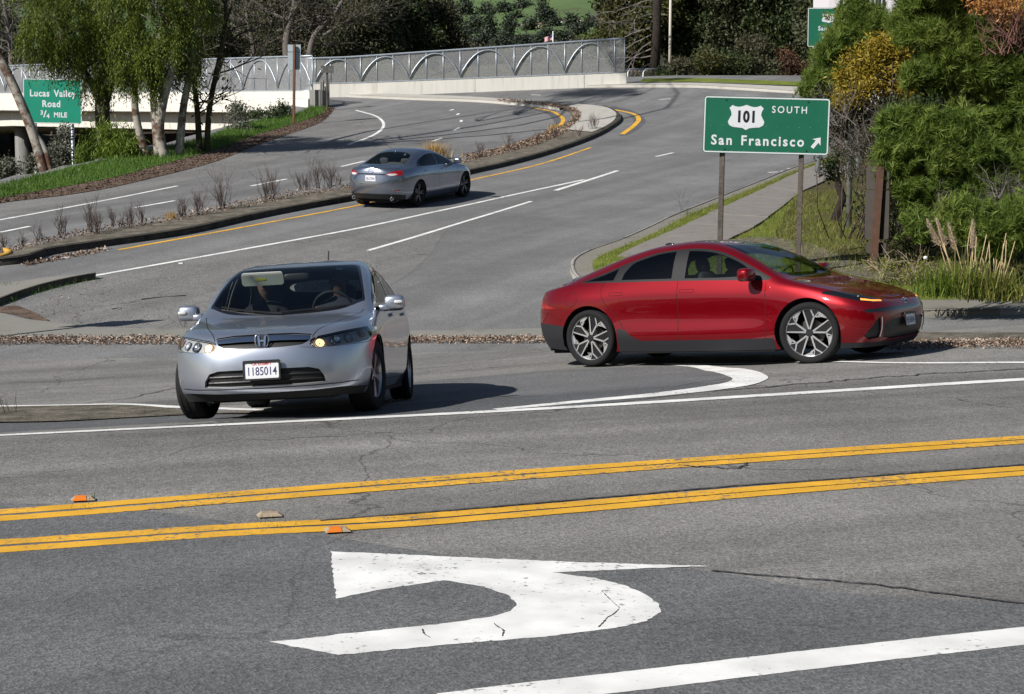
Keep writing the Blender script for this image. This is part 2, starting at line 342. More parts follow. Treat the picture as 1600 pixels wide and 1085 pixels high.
class Body:
    """half car body lofted through level lines; parts are cut out of it along outlines"""
    def __init__(s, spec, nF=26, nS=110, nR=26, per=6):
        lv = spec['levels']; K = len(lv); xs, xr = spec['xs'], spec['xr']; n1, n2 = spec['nf'], spec['nr']
        rows = []
        th = np.linspace(math.pi / 2, 0, nF, endpoint=False); th2 = np.linspace(0, math.pi / 2, nR + 1)[1:]
        side = np.linspace(0, 1, nS)
        G = np.zeros((nF + nS + nR, K, 3))
        for k, l in enumerate(lv):
            Wf = pchip(*zip(*sorted(l['w']))); Zf = pchip(*zip(*sorted(l['z'])))
            xf, xt = l['f'], l['t']
            x = np.concatenate([xs + (xf - xs) * np.sin(th) ** (2 / n1), xs + (xr - xs) * side, xr + (xt - xr) * np.sin(th2) ** (2 / n2)])
            fac = np.concatenate([np.abs(np.cos(th)) ** (2 / n1), np.ones(nS), np.abs(np.cos(th2)) ** (2 / n2)])
            G[:, k, 0] = x; G[:, k, 1] = Wf(x) * fac; G[:, k, 2] = Zf(x)
        G[0, :, 1] = 0; G[-1, :, 1] = 0; G[:, -1, 1] = 0
        # smooth along the length
        for _ in range(spec.get('smooth', 5)):
            a = G[1].copy(); a[:, 1] *= -1; b = G[-2].copy(); b[:, 1] *= -1
            E = np.concatenate([a[None], G, b[None]]); G = 0.25 * E[:-2] + 0.5 * E[1:-1] + 0.25 * E[2:]
            G[0, :, 1] = 0; G[-1, :, 1] = 0
        # sections
        tt = np.linspace(0, 1, per, endpoint=False); ten = spec.get('tension', 0.8)
        E = np.concatenate([(2 * G[:, :1] - G[:, 1:2]), G, G[:, -2:-1] * np.array([1, -1, 1])], 1); out = []
        for k in range(K - 1):
            p0, p1, p2, p3 = E[:, k], E[:, k + 1], E[:, k + 2], E[:, k + 3]
            d1 = np.linalg.norm(p1 - p0, axis=1)[:, None] + 1e-4; d2 = np.linalg.norm(p2 - p1, axis=1)[:, None] + 1e-4; d3 = np.linalg.norm(p3 - p2, axis=1)[:, None] + 1e-4
            m1 = ten * d2 * ((p1 - p0) / d1 - (p2 - p0) / (d1 + d2) + (p2 - p1) / d2); m2 = ten * d2 * ((p2 - p1) / d2 - (p3 - p1) / (d2 + d3) + (p3 - p2) / d3)
            for t in tt:
                t2, t3 = t * t, t ** 3
                out.append((2 * t3 - 3 * t2 + 1) * p1 + (t3 - 2 * t2 + t) * m1 + (-2 * t3 + 3 * t2) * p2 + (t3 - t2) * m2)
        out.append(G[:, -1]); S = np.stack(out, 1)
        for _ in range(2):
            a = S[:, -2:-1] * np.array([1, -1, 1]); E = np.concatenate([S[:, :1], S, a], 1); Q = 0.2 * E[:, :-2] + 0.6 * E[:, 1:-1] + 0.2 * E[:, 2:]; Q[:, 0] = S[:, 0]; S = Q
        S[0, :, 1] = 0; S[-1, :, 1] = 0; S[:, -1, 1] = 0; S[..., 1] = np.maximum(S[..., 1], 0)
        s.S = S; nu, nv = S.shape[:2]
        V = S.reshape(-1, 3); i = np.arange(nu - 1)[:, None] * nv + np.arange(nv - 1)[None]
        Q = np.stack([i, i + nv, i + nv + 1, i + 1], -1).reshape(-1, 4)
        s.bm = bmesh.new(); vs = [s.bm.verts.new(v) for v in V]
        for q in Q:
            try: s.bm.faces.new([vs[a] for a in q])
            except ValueError: pass
        bmesh.ops.remove_doubles(s.bm, verts=s.bm.verts[:], dist=1e-5)
        # outward check
        s.bm.normal_update()
        c = max(s.bm.faces, key=lambda f: f.calc_center_median().y)
        if c.normal.y < 0: bmesh.ops.reverse_faces(s.bm, faces=s.bm.faces[:])
        s.bm.normal_update(); s.bm.verts.index_update(); s.nc = {}
        s.ov = [v.co.copy() for v in s.bm.verts]; s.on = []
        for v in s.bm.verts:
            n = v.normal.copy()
            if v.co.y < 1e-4: n.y = 0; n.normalize()
            s.on.append(n)
        s.ot = []
        for f in s.bm.faces:
            q = [v.index for v in f.verts]
            for k in range(1, len(q) - 1): s.ot.append((q[0], q[k], q[k + 1]))
        s.bvh = BVHTree.FromPolygons(s.ov, s.ot)
        s.L = s.bm.faces.layers.int.new('part'); s.ids = {'body': 0}
    def nrm(s, p):
        loc, n, i, d = s.bvh.find_nearest(p)
        a, b, c = s.ot[i]; A, B, C = s.ov[a], s.ov[b], s.ov[c]
        v0, v1, v2 = B - A, C - A, loc - A; d00, d01, d11, d20, d21 = v0.dot(v0), v0.dot(v1), v1.dot(v1), v2.dot(v0), v2.dot(v1)
        den = d00 * d11 - d01 * d01
        if abs(den) < 1e-14: return s.on[a]
        v = (d11 * d20 - d01 * d21) / den; w = (d00 * d21 - d01 * d20) / den
        return (s.on[a] * (1 - v - w) + s.on[b] * v + s.on[c] * w).normalized()
    def hit(s, o, d):
        """point on the skin along a ray"""
        r = s.bvh.ray_cast(Vector(o), Vector(d)); return r[0]
    AX = {'side': (0, 2), 'front': (1, 2), 'top': (0, 1)}
    def cut(s, name, poly, proj, cond=lambda c: True, only=None):
        i, j = s.AX[proj]; k = 3 - i - j; bm = s.bm
        pid = s.ids.setdefault(name, len(s.ids)) if name else -1
        lo = (min(p[0] for p in poly) - .01, min(p[1] for p in poly) - .01); hi = (max(p[0] for p in poly) + .01, max(p[1] for p in poly) + .01)
        okid = None if only is None else {s.ids[o] for o in only if o in s.ids}
        def box(f):
            a = [v.co[i] for v in f.verts]; b = [v.co[j] for v in f.verts]; return min(a), max(a), min(b), max(b)
        cand = set()
        for f in bm.faces:
            if okid is not None and f[s.L] not in okid: continue
            x0, x1, y0, y1 = box(f)
            if x1 < lo[0] or x0 > hi[0] or y1 < lo[1] or y0 > hi[1] or not cond(f.calc_center_median()): continue
            cand.add(f)
        n = len(poly)
        for e in range(n):
            p, q = poly[e], poly[(e + 1) % n]; dx, dy = q[0] - p[0], q[1] - p[1]; ln = math.hypot(dx, dy)
            if ln < 1e-7: continue
            sx0, sx1, sy0, sy1 = min(p[0], q[0]), max(p[0], q[0]), min(p[1], q[1]), max(p[1], q[1])
            sub = []
            for f in cand:
                x0, x1, y0, y1 = box(f)
                if x1 < sx0 or x0 > sx1 or y1 < sy0 or y0 > sy1: continue
                dd = [(-(v.co[i] - p[0]) * dy + (v.co[j] - p[1]) * dx) for v in f.verts]
                if min(dd) < -1e-9 and max(dd) > 1e-9: sub.append(f)
            if not sub: continue
            no = [0, 0, 0]; no[i] = -dy / ln; no[j] = dx / ln; co = [0, 0, 0]; co[i], co[j] = p
            g = set(sub)
            for f in sub: g.update(f.edges); g.update(f.verts)
            r = bmesh.ops.bisect_plane(bm, geom=list(g), dist=1e-6, plane_co=co, plane_no=no)
            cand.update(f for f in r['geom'] if isinstance(f, bmesh.types.BMFace))
        for f in cand:
            if not f.is_valid: continue
            c = f.calc_center_median()
            if cond(c) and inpoly(c[i], c[j], poly) and (okid is None or f[s.L] in okid): f[s.L] = pid
    def seam(s, pts, proj, w=0.006, cond=lambda c: True, only=('body',)):
        s.cut('panel_gap', ribbon(pts, w), proj, cond, only)
    def faces(s, name): return [f for f in s.bm.faces if f[s.L] == s.ids[name]]
    def part(s, name, mat, parent, pair=False, off=0.0, obname=None, flip=False, src=None, keepn=True):
        fs = s.faces(src or name); obname = obname or name
        if not fs: return []
        vs = []
        vmap = {}; N = []
        for f in fs:
            for v in f.verts:
                if v not in vmap:
                    n = s.nc.get(v) or s.nc.setdefault(v, s.nrm(v.co)); vmap[v] = len(vs); vs.append(v.co + n * off); N.append(n)
        F = [tuple(vmap[v] for v in f.verts) for f in fs]; out = []
        def mk(vv, ff, nn):
            me = bpy.data.meshes.new(obname); me.from_pydata(vv, [], ff); me.update()
            me.polygons.foreach_set('use_smooth', np.ones(len(ff), bool))
            if keepn: me.normals_split_custom_set_from_vertices([tuple(n) for n in nn])
            me.materials.append(mat); o = link(obname, me, parent); out.append(o)
            if obname in ('panel_gap', 'cabin_liner'): o['kind'] = 'stuff'
        mv = [Vector((v.x, -v.y, v.z)) for v in vs]; mf = [tuple(reversed(f)) for f in F]; mn = [Vector((n.x, -n.y, n.z)) for n in N]
        if flip: F = [tuple(reversed(f)) for f in F]; mf = [tuple(reversed(f)) for f in mf]; N = [-n for n in N]; mn = [-n for n in mn]
        if pair: mk(vs, F, N); mk(mv, mf, mn)
        else:
            b = len(vs); mk(vs + mv, F + [tuple(a + b for a in f) for f in mf], N + mn)
        return out

def spin(cx, cy, cz, rz=0.0):
    """matrix of a wheel: lathe axis Z -> car Y"""
    return Matrix.Translation((cx, cy, cz)) @ Matrix.Rotation(rz, 4, 'Z') @ Matrix.Rotation(-math.pi / 2, 4, 'X')

def wheel(parent, x, y, r, w, rimr, style, steer=0.0, rot=0.2):
    """one wheel; outer face towards sign(y)"""
    sg = 1 if y > 0 else -1
    root_m = MB(); M = Matrix.Identity(4)
    h = w / 2
    # barrel: outer face at +Z
    root_m.lathe([(rimr * 0.97, -h * 0.85), (rimr * 0.93, -h * 0.3), (rimr * 0.90, h * 0.35), (rimr * 0.97, h * 0.80)], 40)
    o = root_m.build('wheel', C_darkalloy if style != 'civic' else C_alloy, parent, True)
    o.matrix_local = Matrix.Translation((x, y, r)) @ Matrix.Rotation(steer, 4, 'Z') @ Matrix.Rotation(-sg * math.pi / 2, 4, 'X')
    t = MB().lathe([(rimr * 0.955, -h * 0.86), (rimr * 1.04, -h * 0.98), (r * 0.93, -h * 1.0), (r * 0.985, -h * 0.88), (r, -h * 0.6), (r * 0.988, -h * 0.58), (r * 0.988, -h * 0.52), (r, -h * 0.5), (r, -h * 0.14), (r * 0.988, -h * 0.12), (r * 0.988, h * 0.12), (r, h * 0.14), (r, h * 0.5), (r * 0.988, h * 0.52), (r * 0.988, h * 0.58), (r, h * 0.6), (r * 0.985, h * 0.88), (r * 0.93, h * 1.0), (rimr * 1.04, h * 0.98), (rimr * 0.955, h * 0.86)], 48)
    t.build('tyre', C_rubber, o, True, 50)
    d = MB().lathe([(0.0, -0.02), (rimr * 0.55, -0.02), (rimr * 0.55, 0.0), (0.0, 0.0)], 30); d.build('brake_disc', C_disc, o, True, 40)
    z0, z1 = h * 0.45, h * 0.72
    def bar(m, p, q, wa, wb, za=z1, zb=z1, dep=0.03):
        p = Vector(p); q = Vector(q); n = (q - p).normalized(); n = Vector((-n.y, n.x))
        a, b, c, e = p + n * wa / 2, p - n * wa / 2, q - n * wb / 2, q + n * wb / 2
        vs = [(a.x, a.y, za), (b.x, b.y, za), (c.x, c.y, zb), (e.x, e.y, zb), (a.x, a.y, za - dep), (b.x, b.y, za - dep), (c.x, c.y, zb - dep), (e.x, e.y, zb - dep)]
        m.add(vs, [(0, 1, 2, 3), (7, 6, 5, 4), (0, 4, 5, 1), (1, 5, 6, 2), (2, 6, 7, 3), (3, 7, 4, 0)])
    def pol(a, q): return (q * rimr * math.cos(a), q * rimr * math.sin(a))
    ring = MB().lathe([(rimr * 0.955, z1 - 0.02), (rimr * 0.985, z1 + 0.012), (rimr * 0.955, z1 + 0.014), (rimr * 0.925, z1 + 0.004), (rimr * 0.925, z1 - 0.03)], 48)
    if style == 'fan':
        ring.build('rim_edge', C_mach, o, True, 50)
        bk = MB(); fc = MB()
        for k in range(5):
            a = rot + k * 2 * math.pi / 5; D = math.radians; s_ = 1 if sg > 0 else -1
            A = lambda deg: a + s_ * D(deg)
            # dark base blades
            bk.prism([pol(A(-8), .12), pol(A(-13), .93), pol(A(6), .94), pol(A(20), .68), pol(A(8), .12)], z0, z1 - 0.012)
            bk.prism([pol(A(20), .68), pol(A(6), .94), pol(A(22), .94), pol(A(36), .94), pol(A(46), .93)], z0, z1 - 0.012)
            bar(fc, pol(A(0), .10), pol(A(-12), .94), .020, .014); bar(fc, pol(A(6), .10), pol(A(20), .68), .020, .018)
            bar(fc, pol(A(20), .68), pol(A(7), .94), .018, .014); bar(fc, pol(A(20), .68), pol(A(38), .80), .016, .020)
            bar(fc, pol(A(22), .67), pol(A(29), .94), .010, .010)
            fc.prism([pol(A(33), .76), pol(A(28), .94), pol(A(38), .95), pol(A(48), .94), pol(A(55), .93)], z1 - 0.02, z1)
        bk.build('spokes', C_gloss, o); fc.build('spoke_faces', C_mach, o)
    elif style == 'civic':
        ring.build('rim_edge', C_alloy, o, True, 50); fc = MB()
        for k in range(5):
            a = rot + k * 2 * math.pi / 5
            fc.prism([pol(a - .30, .16), pol(a - .16, .5), pol(a - .20, .94), pol(a, .96), pol(a + .20, .94), pol(a + .16, .5), pol(a + .30, .16)], z0, z1)
        fc.build('spokes', C_alloy, o); MB().lathe([(rimr * .9, z0 - .02), (0, z0 - .02)], 24).build('rim_dish', C_under, o)
    else:
        ring.build('rim_edge', C_darkalloy, o, True, 50); fc = MB(); m2 = simple('gunmetal_spoke', (0.16, 0.17, 0.19), 0.35, 0.9) if 'gunmetal_spoke' not in bpy.data.materials else bpy.data.materials['gunmetal_spoke']
        for k in range(5):
            for dd in (-.17, .17):
                a = rot + k * 2 * math.pi / 5 + dd; bar(fc, pol(a - dd * .5, .12), pol(a, .95), .03, .028)
        fc.build('spokes', m2, o)
    MB().lathe([(rimr * .17, z0), (rimr * .17, z1 - .004), (rimr * .13, z1 + .006), (0, z1 + .006)], 20).build('hub_cap', C_darkalloy if style != 'civic' else C_alloy, o, True, 40)
    return o

def blob(name, c, d, mat, parent, e=0.7, nu=20, nv=12, M=None, e2=None):
    """superellipsoid with half-sizes d"""
    e2 = e2 or e; f = lambda v, p: math.copysign(abs(v) ** p, v); m = MB(); M = M or Matrix.Identity(3)
    for i in range(nv + 1):
        ph = -math.pi / 2 + math.pi * i / nv
        for k in range(nu):
            th = 2 * math.pi * k / nu
            m.v.append(tuple(M @ Vector((d[0] * f(math.cos(ph), e2) * f(math.cos(th), e), d[1] * f(math.cos(ph), e2) * f(math.sin(th), e), d[2] * f(math.sin(ph), e2))) + Vector(c)))
    for i in range(nv):
        for k in range(nu): m.f.append((i * nu + k, i * nu + (k + 1) % nu, (i + 1) * nu + (k + 1) % nu, (i + 1) * nu + k))
    return m.build(name, mat, parent, True)

def text_mesh(name, body, size, mat, parent=None, M=None, align='CENTER', ext=0.002, bold=0.0, space=1.0, xs=1.0):
    """lettering lying in local XY, facing +Z"""
    cu = bpy.data.curves.new(name, 'FONT'); cu.body = body; cu.size = size; cu.align_x = align; cu.align_y = 'CENTER'; cu.extrude = ext; cu.offset = bold; cu.space_character = space; cu.resolution_u = 3
    o = bpy.data.objects.new(name, cu); COL.objects.link(o); bpy.context.view_layer.update()
    me = bpy.data.meshes.new_from_object(o.evaluated_get(bpy.context.evaluated_depsgraph_get())); bpy.data.objects.remove(o); bpy.data.curves.remove(cu)
    me.name = name
    T = (M or Matrix.Identity(4)) @ Matrix.Diagonal((xs, 1, 1, 1)); me.transform(T); me.materials.clear(); me.materials.append(mat)
    return link(name, me, parent)
def facing(loc, fwd, up=(0, 0, 1)):
    """matrix whose local +Z looks along fwd and +Y is up"""
    z = Vector(fwd).normalized(); x = Vector(up).cross(z).normalized(); y = z.cross(x)
    M = Matrix((x, y, z)).transposed().to_4x4(); M.translation = Vector(loc); return M
def rrect(w, h, r, n=5):
    out = []
    for cx, cy, a0 in ((w / 2 - r, h / 2 - r, 0), (-w / 2 + r, h / 2 - r, 90), (-w / 2 + r, -h / 2 + r, 180), (w / 2 - r, -h / 2 + r, 270)):
        for k in range(n + 1):
            a = math.radians(a0 + 90 * k / n); out.append((cx + r * math.cos(a), cy + r * math.sin(a)))
    return out
def plate(parent, M, txt, frame=True, sub=None, ink=None):
    p = MB().prism(rrect(0.296, 0.146, 0.012), 0, 0.004, M).build('licence_plate', C_platew, parent)
    text_mesh('plate_number', txt, 0.098, ink or C_plated, p, M @ Matrix.Translation((0, -0.012, 0.0045)), ext=0.001, bold=0.0004, xs=0.74)
    if sub: text_mesh('plate_heading', sub, 0.032, C_plater, p, M @ Matrix.Translation((0, 0.052, 0.0045)), ext=0.001, xs=1.0, bold=0.0006)
    if frame:
        f = MB(); o_ = rrect(0.312, 0.166, 0.014); i_ = rrect(0.284, 0.128, 0.012); n = len(o_)
        for z in (0.010,):
            b = [M @ Vector((a[0], a[1], z)) for a in o_] + [M @ Vector((a[0], a[1] - 0.004, z)) for a in i_] + [M @ Vector((a[0], a[1], -0.004)) for a in o_]
            f.add(b, [(k, (k + 1) % n, n + (k + 1) % n, n + k) for k in range(n)] + [(k, 2 * n + k, 2 * n + (k + 1) % n, (k + 1) % n) for k in range(n)])
        f.build('plate_frame', C_black, p)
    return p

def seats(parent, rows, zbase, hw, mat, head=True):
    for (x, y, w, back) in rows:
        s_ = blob('seat', (x, y, zbase + 0.12), (0.26, w, 0.10), mat, parent, 0.45)
        R = Matrix.Rotation(math.radians(-14), 3, 'Y')
        blob('seat_back', (x - 0.28, y, zbase + 0.40), (0.075, w * 0.95, 0.34), mat, s_, 0.5, M=R)
        if head:
            for yy in ([y] if w < 0.4 else [y - w * 0.55, y + w * 0.55]): blob('headrest', (x - 0.37, yy, zbase + 0.40 + back), (0.05, 0.125, 0.085), mat, s_, 0.55, M=R)

def common(B, root, spec, paint_m, lower_m=None):
    """wheel wells, underbody, cabin liner"""
    for xw in (spec['ax'], -spec['ax']):
        for sg in (1, -1):
            m = MB(); M = spin(xw, 0, spec['wz'])
            y1, y0 = spec['hw'] - 0.03, spec['hw'] - 0.36; R = spec['arch'] - 0.002; n = 28
            for yy in (y1, y0):
                for k in range(n + 1):
                    a = math.pi * 1.16 * (k / n) - math.pi * 0.08
                    m.v.append((xw + R * math.cos(a), sg * yy, spec['wz'] + R * math.sin(a)))
            for k in range(n): m.f.append((k, k + 1, n + 2 + k, n + 1 + k))
            b = len(m.v); m.v.append((xw, sg * y0, spec['wz']))
            for k in range(n): m.f.append((n + 1 + k, n + 2 + k, b))
            m.build('wheel_well', C_under, root, True)
    u = MB(); zb = spec['floor']; wi = spec['hw'] - 0.36; xa, xb = spec['nose'] - 0.25, spec['tail'] + 0.25; ax = spec['ax']; rr = spec['arch']
    u.box(((xa + xb) / 2, 0, zb + 0.05), (xa - xb, wi * 2, 0.10)); u.box((0, 0, zb + 0.045), ((ax - rr) * 2 - 0.06, (spec['hw'] - 0.06) * 2, 0.09))
    u.box(((xa + ax + rr) / 2, 0, zb + 0.10), (xa - ax - rr - 0.02, (spec['hw'] - 0.30) * 2, 0.12)); u.box(((xb - ax - rr) / 2, 0, zb + 0.10), (abs(xb + ax + rr) - 0.02, (spec['hw'] - 0.26) * 2, 0.12))
    u.build('underbody', C_under, root)
# ------------------------------------------------------------------ lie of the land
_ramp = pchip([0, 21, 23, 26, 30, 36, 45, 60, 80, 100, 112, 130, 400], [0, 0, 0.02, 0.17, 0.5, 1.06, 1.95, 3.6, 6.2, 9.05, 9.5, 9.6, 9.6])
_E0 = np.array([-4.06, 12.7]); _En = np.array([-0.396, 0.918])     # edge of the main road: point, normal pointing away
_crown = pchip([-9, -4, -2, 0, .8, 1.6, 2.5, 3.4, 5, 6, 8, 11, 14, 18], [0, 0, .03, .085, .11, .10, .065, 0, -.03, -.07, -.08, -.04, 0, 0])
def zf(X, Y):
    """height of the land: crowned main road, side street falling away from it, ramp climbing to the overpass"""
    X = np.asarray(X, float); Y = np.asarray(Y, float)
    d = (X - _E0[0]) * _En[0] + (Y - _E0[1]) * _En[1]
    t = sstep(-0.5, 2.7, d) * (1 - sstep(24, 42, Y))
    q = 0.052 * (X - 3.5)
    q = np.where(q > 0, 0.20 * np.tanh(q / 0.20), 0.40 * np.tanh(q / 0.40))
    return _ramp(Y) + t * q + _crown(d) * (1 - sstep(26, 40, Y)) + 0.034 * np.clip(X + 9, 0, 19) * sstep(66, 92, Y)
_cp, _sp = math.cos(PITCH), math.sin(PITCH)
_T = np.concatenate([np.arange(4, 60, 0.05), np.arange(60, 260, 0.2)])
def ray(x, y):
    u = (x - 800) / F_PX; v = (542.5 - y) / F_PX
    d = np.array([u, _cp + v * _sp, -_sp + v * _cp]); return d / d[1]
def P(x, y):
    """photo pixel -> ground (X, Y)"""
    d = ray(x, y); Z = CAM_H + d[2] * _T; g = zf(d[0] * _T, _T); k = np.nonzero(Z <= g)[0]
    if not len(k): return (d[0] * 200, 200.0)
    i = k[0]; a, b = _T[max(i - 1, 0)], _T[i]
    for _ in range(20):
        m = (a + b) / 2
        if CAM_H + d[2] * m <= zf(d[0] * m, m): b = m
        else: a = m
    return (float(d[0] * b), float(b))
def at(x, y, Y):
    """photo pixel at depth Y -> world point"""
    d = ray(x, y); return Vector((d[0] * Y, Y, CAM_H + d[2] * Y))
def PL(pts): return [P(*p) for p in pts]
def gz(x, y): return float(zf(x, y))

def strip(name, A, B, mat, parent=None, n=60, m=4, off=0.004, smooth=True, offB=None):
    """sheet draped on the land between world polylines A and B"""
    a = catmull(A, n); b = catmull(B, n); t = np.linspace(0, 1, m + 1)[None, :, None]
    Q = a[:, None, :] * (1 - t) + b[:, None, :] * t
    o = off if offB is None else (off * (1 - t[..., 0]) + offB * t[..., 0])
    z = zf(Q[..., 0], Q[..., 1]) + o
    V = np.concatenate([Q, z[..., None]], -1).reshape(-1, 3)
    i = np.arange(n - 1)[:, None] * (m + 1) + np.arange(m)[None, :]
    Fc = np.stack([i, i + 1, i + m + 2, i + m + 1], -1).reshape(-1, 4)
    # make normals point up
    p0, p1, p3 = V[Fc[0, 0]], V[Fc[0, 1]], V[Fc[0, 3]]
    if np.cross(p1 - p0, p3 - p0)[2] < 0: Fc = Fc[:, ::-1]
    return mesh_np(name, V, Fc, mat, parent, smooth)

def line(name, C, w, mat, parent=None, off=0.008, n=None, dash=None, w2=None):
    """painted line of width w along world polyline C"""
    C = np.asarray(C, float); L = np.sum(np.linalg.norm(np.diff(C, axis=0), axis=1))
    n = n or max(8, min(900, int(L / (0.05 if C[0][1] < 24 else 0.3)))); c = catmull(C, n)
    t = np.gradient(c, axis=0); t /= np.linalg.norm(t, axis=1)[:, None]; nn = np.stack([-t[:, 1], t[:, 0]], 1)
    ww = np.full(n, w) if w2 is None else np.interp(np.linspace(0, 1, n), np.linspace(0, 1, len(w2)), w2)
    ww = ww + RNG.normal(0, 0.0035, n)
    if n > 100: c = c + nn * RNG.normal(0, .0018, n)[:, None]
    return strip_raw(name, c - nn * ww[:, None] / 2, c + nn * ww[:, None] / 2, mat, parent, off)
def strip_raw(name, a, b, mat, parent, off):
    n = len(a); z = zf(np.stack([a[:, 0], b[:, 0]], 1), np.stack([a[:, 1], b[:, 1]], 1)) + off
    V = np.zeros((n, 2, 3)); V[:, 0, :2] = a; V[:, 1, :2] = b; V[..., 2] = z
    i = np.arange(n - 1) * 2; Fc = np.stack([i, i + 1, i + 3, i + 2], -1)
    V = V.reshape(-1, 3)
    if np.cross(V[1] - V[0], V[2] - V[0])[2] < 0: Fc = Fc[:, ::-1]
    return mesh_np(name, V, Fc, mat, parent)

def drape_poly(name, poly, mat, parent=None, off=0.006, cell=0.25):
    """filled polygon (world XY) draped on the land"""
    bm = bmesh.new(); vs = [bm.verts.new((p[0], p[1], 0)) for p in poly]; f = bm.faces.new(vs)
    xs = [p[0] for p in poly]; ys = [p[1] for p in poly]
    for k in np.arange(min(xs) + cell, max(xs), cell):
        bmesh.ops.bisect_plane(bm, geom=bm.verts[:] + bm.edges[:] + bm.faces[:], plane_co=(k, 0, 0), plane_no=(1, 0, 0))
    for k in np.arange(min(ys) + cell, max(ys), cell):
        bmesh.ops.bisect_plane(bm, geom=bm.verts[:] + bm.edges[:] + bm.faces[:], plane_co=(0, k, 0), plane_no=(0, 1, 0))
    bmesh.ops.triangulate(bm, faces=bm.faces[:])
    for v in bm.verts: v.co.z = gz(v.co.x, v.co.y) + off
    bmesh.ops.recalc_face_normals(bm, faces=bm.faces[:])
    if sum(f.normal.z for f in bm.faces) < 0: bmesh.ops.reverse_faces(bm, faces=bm.faces[:])
    me = bpy.data.meshes.new(name); bm.to_mesh(me); bm.free(); me.materials.append(mat); return link(name, me, parent)

ROAD_A = math.atan2(0.392, 0.92)
M_asph = asphalt('asphalt_worn', 0.172, 0.04, 0.32, crack=0.55, streak_dir=ROAD_A, streak=0.24)
M_asph2 = asphalt('asphalt_ramp', 0.165, 0.0, 0.3, crack=0.0, streak_dir=1.14, streak=0.13)
M_asphd = asphalt('asphalt_dark', 0.136, -0.02, 0.32, crack=0.3, streak_dir=ROAD_A, streak=0.1)
M_patch = asphalt('asphalt_patch', 0.105, -0.04, 0.3)
M_shoul = asphalt('asphalt_shoulder', 0.172, 0.02, 0.5, crack=0.5, streak_dir=1.14, streak=0.1)
M_white = paint('road_paint_white', (0.80, 0.80, 0.78), 0.22)
M_yel = paint('road_paint_yellow', (0.76, 0.41, 0.035), 0.35)
M_conc = concrete('concrete_pale', (0.40, 0.385, 0.35))
M_concg = concrete('concrete_grey', (0.215, 0.208, 0.188), 0.4)
M_kerb = concrete('concrete_kerb', (0.30, 0.29, 0.265), 0.55); M_kerbd = blend3('shaded_kerb', (0.03, 0.028, 0.024), (0.075, 0.07, 0.06), (0.13, 0.125, 0.105), 2, 14, 0.4)  # the darker kerb mix paints in the shade on the median kerb face
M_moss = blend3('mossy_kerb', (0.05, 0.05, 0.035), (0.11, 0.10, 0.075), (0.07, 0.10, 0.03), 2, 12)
M_walk = concrete('path_concrete', (0.205, 0.19, 0.175), 0.45, scale=3)
M_grass_g = blend3('ground_grass', (0.085, 0.115, 0.018), (0.155, 0.19, 0.028), (0.23, 0.20, 0.075), 1.0, 20)
M_bank_g = blend3('bank_grass', (0.045, 0.085, 0.012), (0.075, 0.15, 0.02), (0.13, 0.18, 0.04), 0.8, 20)
M_dirt = blend3('leaf_dirt', (0.06, 0.042, 0.032), (0.14, 0.10, 0.075), (0.24, 0.185, 0.145), 2.0, 26, thr=(0.42, 0.52, 0.62))
M_gravel = blend3('gravel', (0.07, 0.065, 0.05), (0.17, 0.15, 0.12), (0.27, 0.25, 0.21), 3.0, 40, thr=(0.42, 0.52, 0.62))
M_under = blend3('dark_soil', (0.02, 0.018, 0.013), (0.045, 0.037, 0.026), (0.06, 0.06, 0.03), 0.6, 9)

# ------------------------------------------------------------------ road sheet (asphalt everywhere, other grounds laid on it)
_cry = [0, 30, 40, 49.6, 56, 62, 70, 78, 86, 95, 140]
_crx = [-26, -22, -18.5, -16.1, -15.0, -14.2, -12.9, -11.7, -10.9, -11.2, -13.5]
def crest_x(Y): return np.interp(Y, _cry, _crx)
xs = np.concatenate([np.arange(-75, -26, 3.0), np.arange(-26, -14, 0.6), np.arange(-14, 14, 0.28), np.arange(14, 26, 1.0), np.arange(26, 91, 5)])
ys = np.concatenate([np.arange(-6, 3, 1.0), np.arange(3, 46, 0.28), np.arange(46, 118, 0.7), np.arange(118, 131, 3)])
GX, GY = np.meshgrid(xs, ys); GZ = zf(GX, GY)
drop = np.clip(crest_x(GY) - 0.9 - GX, 0, 9) * 0.75
GZ = GZ - np.minimum(drop, 6.5) - sstep(10, 20, np.abs(GX)) * 0.0
V = np.stack([GX, GY, GZ], -1).reshape(-1, 3); nx = len(xs)
i = np.arange(len(ys) - 1)[:, None] * nx + np.arange(nx - 1)[None]
Fq = np.stack([i, i + 1, i + nx + 1, i + nx], -1).reshape(-1, 4)
cx = V[Fq].mean(1)
far = cx[:, 1] > 23.5 + np.where(cx[:, 0] < 0, 0, 0)
bank = cx[:, 0] < crest_x(cx[:, 1]) - 0.9
road = mesh_np('road', V, Fq, M_asph, None, True)
road.data.materials.append(M_asph2); road.data.materials.append(M_under)
road.data.polygons.foreach_set('material_index', np.where(bank, 2, np.where(far, 1, 0)).astype(np.int32))
tag(road, 'grey asphalt of the main road and the ramp climbing to the overpass', 'road', kind='structure')

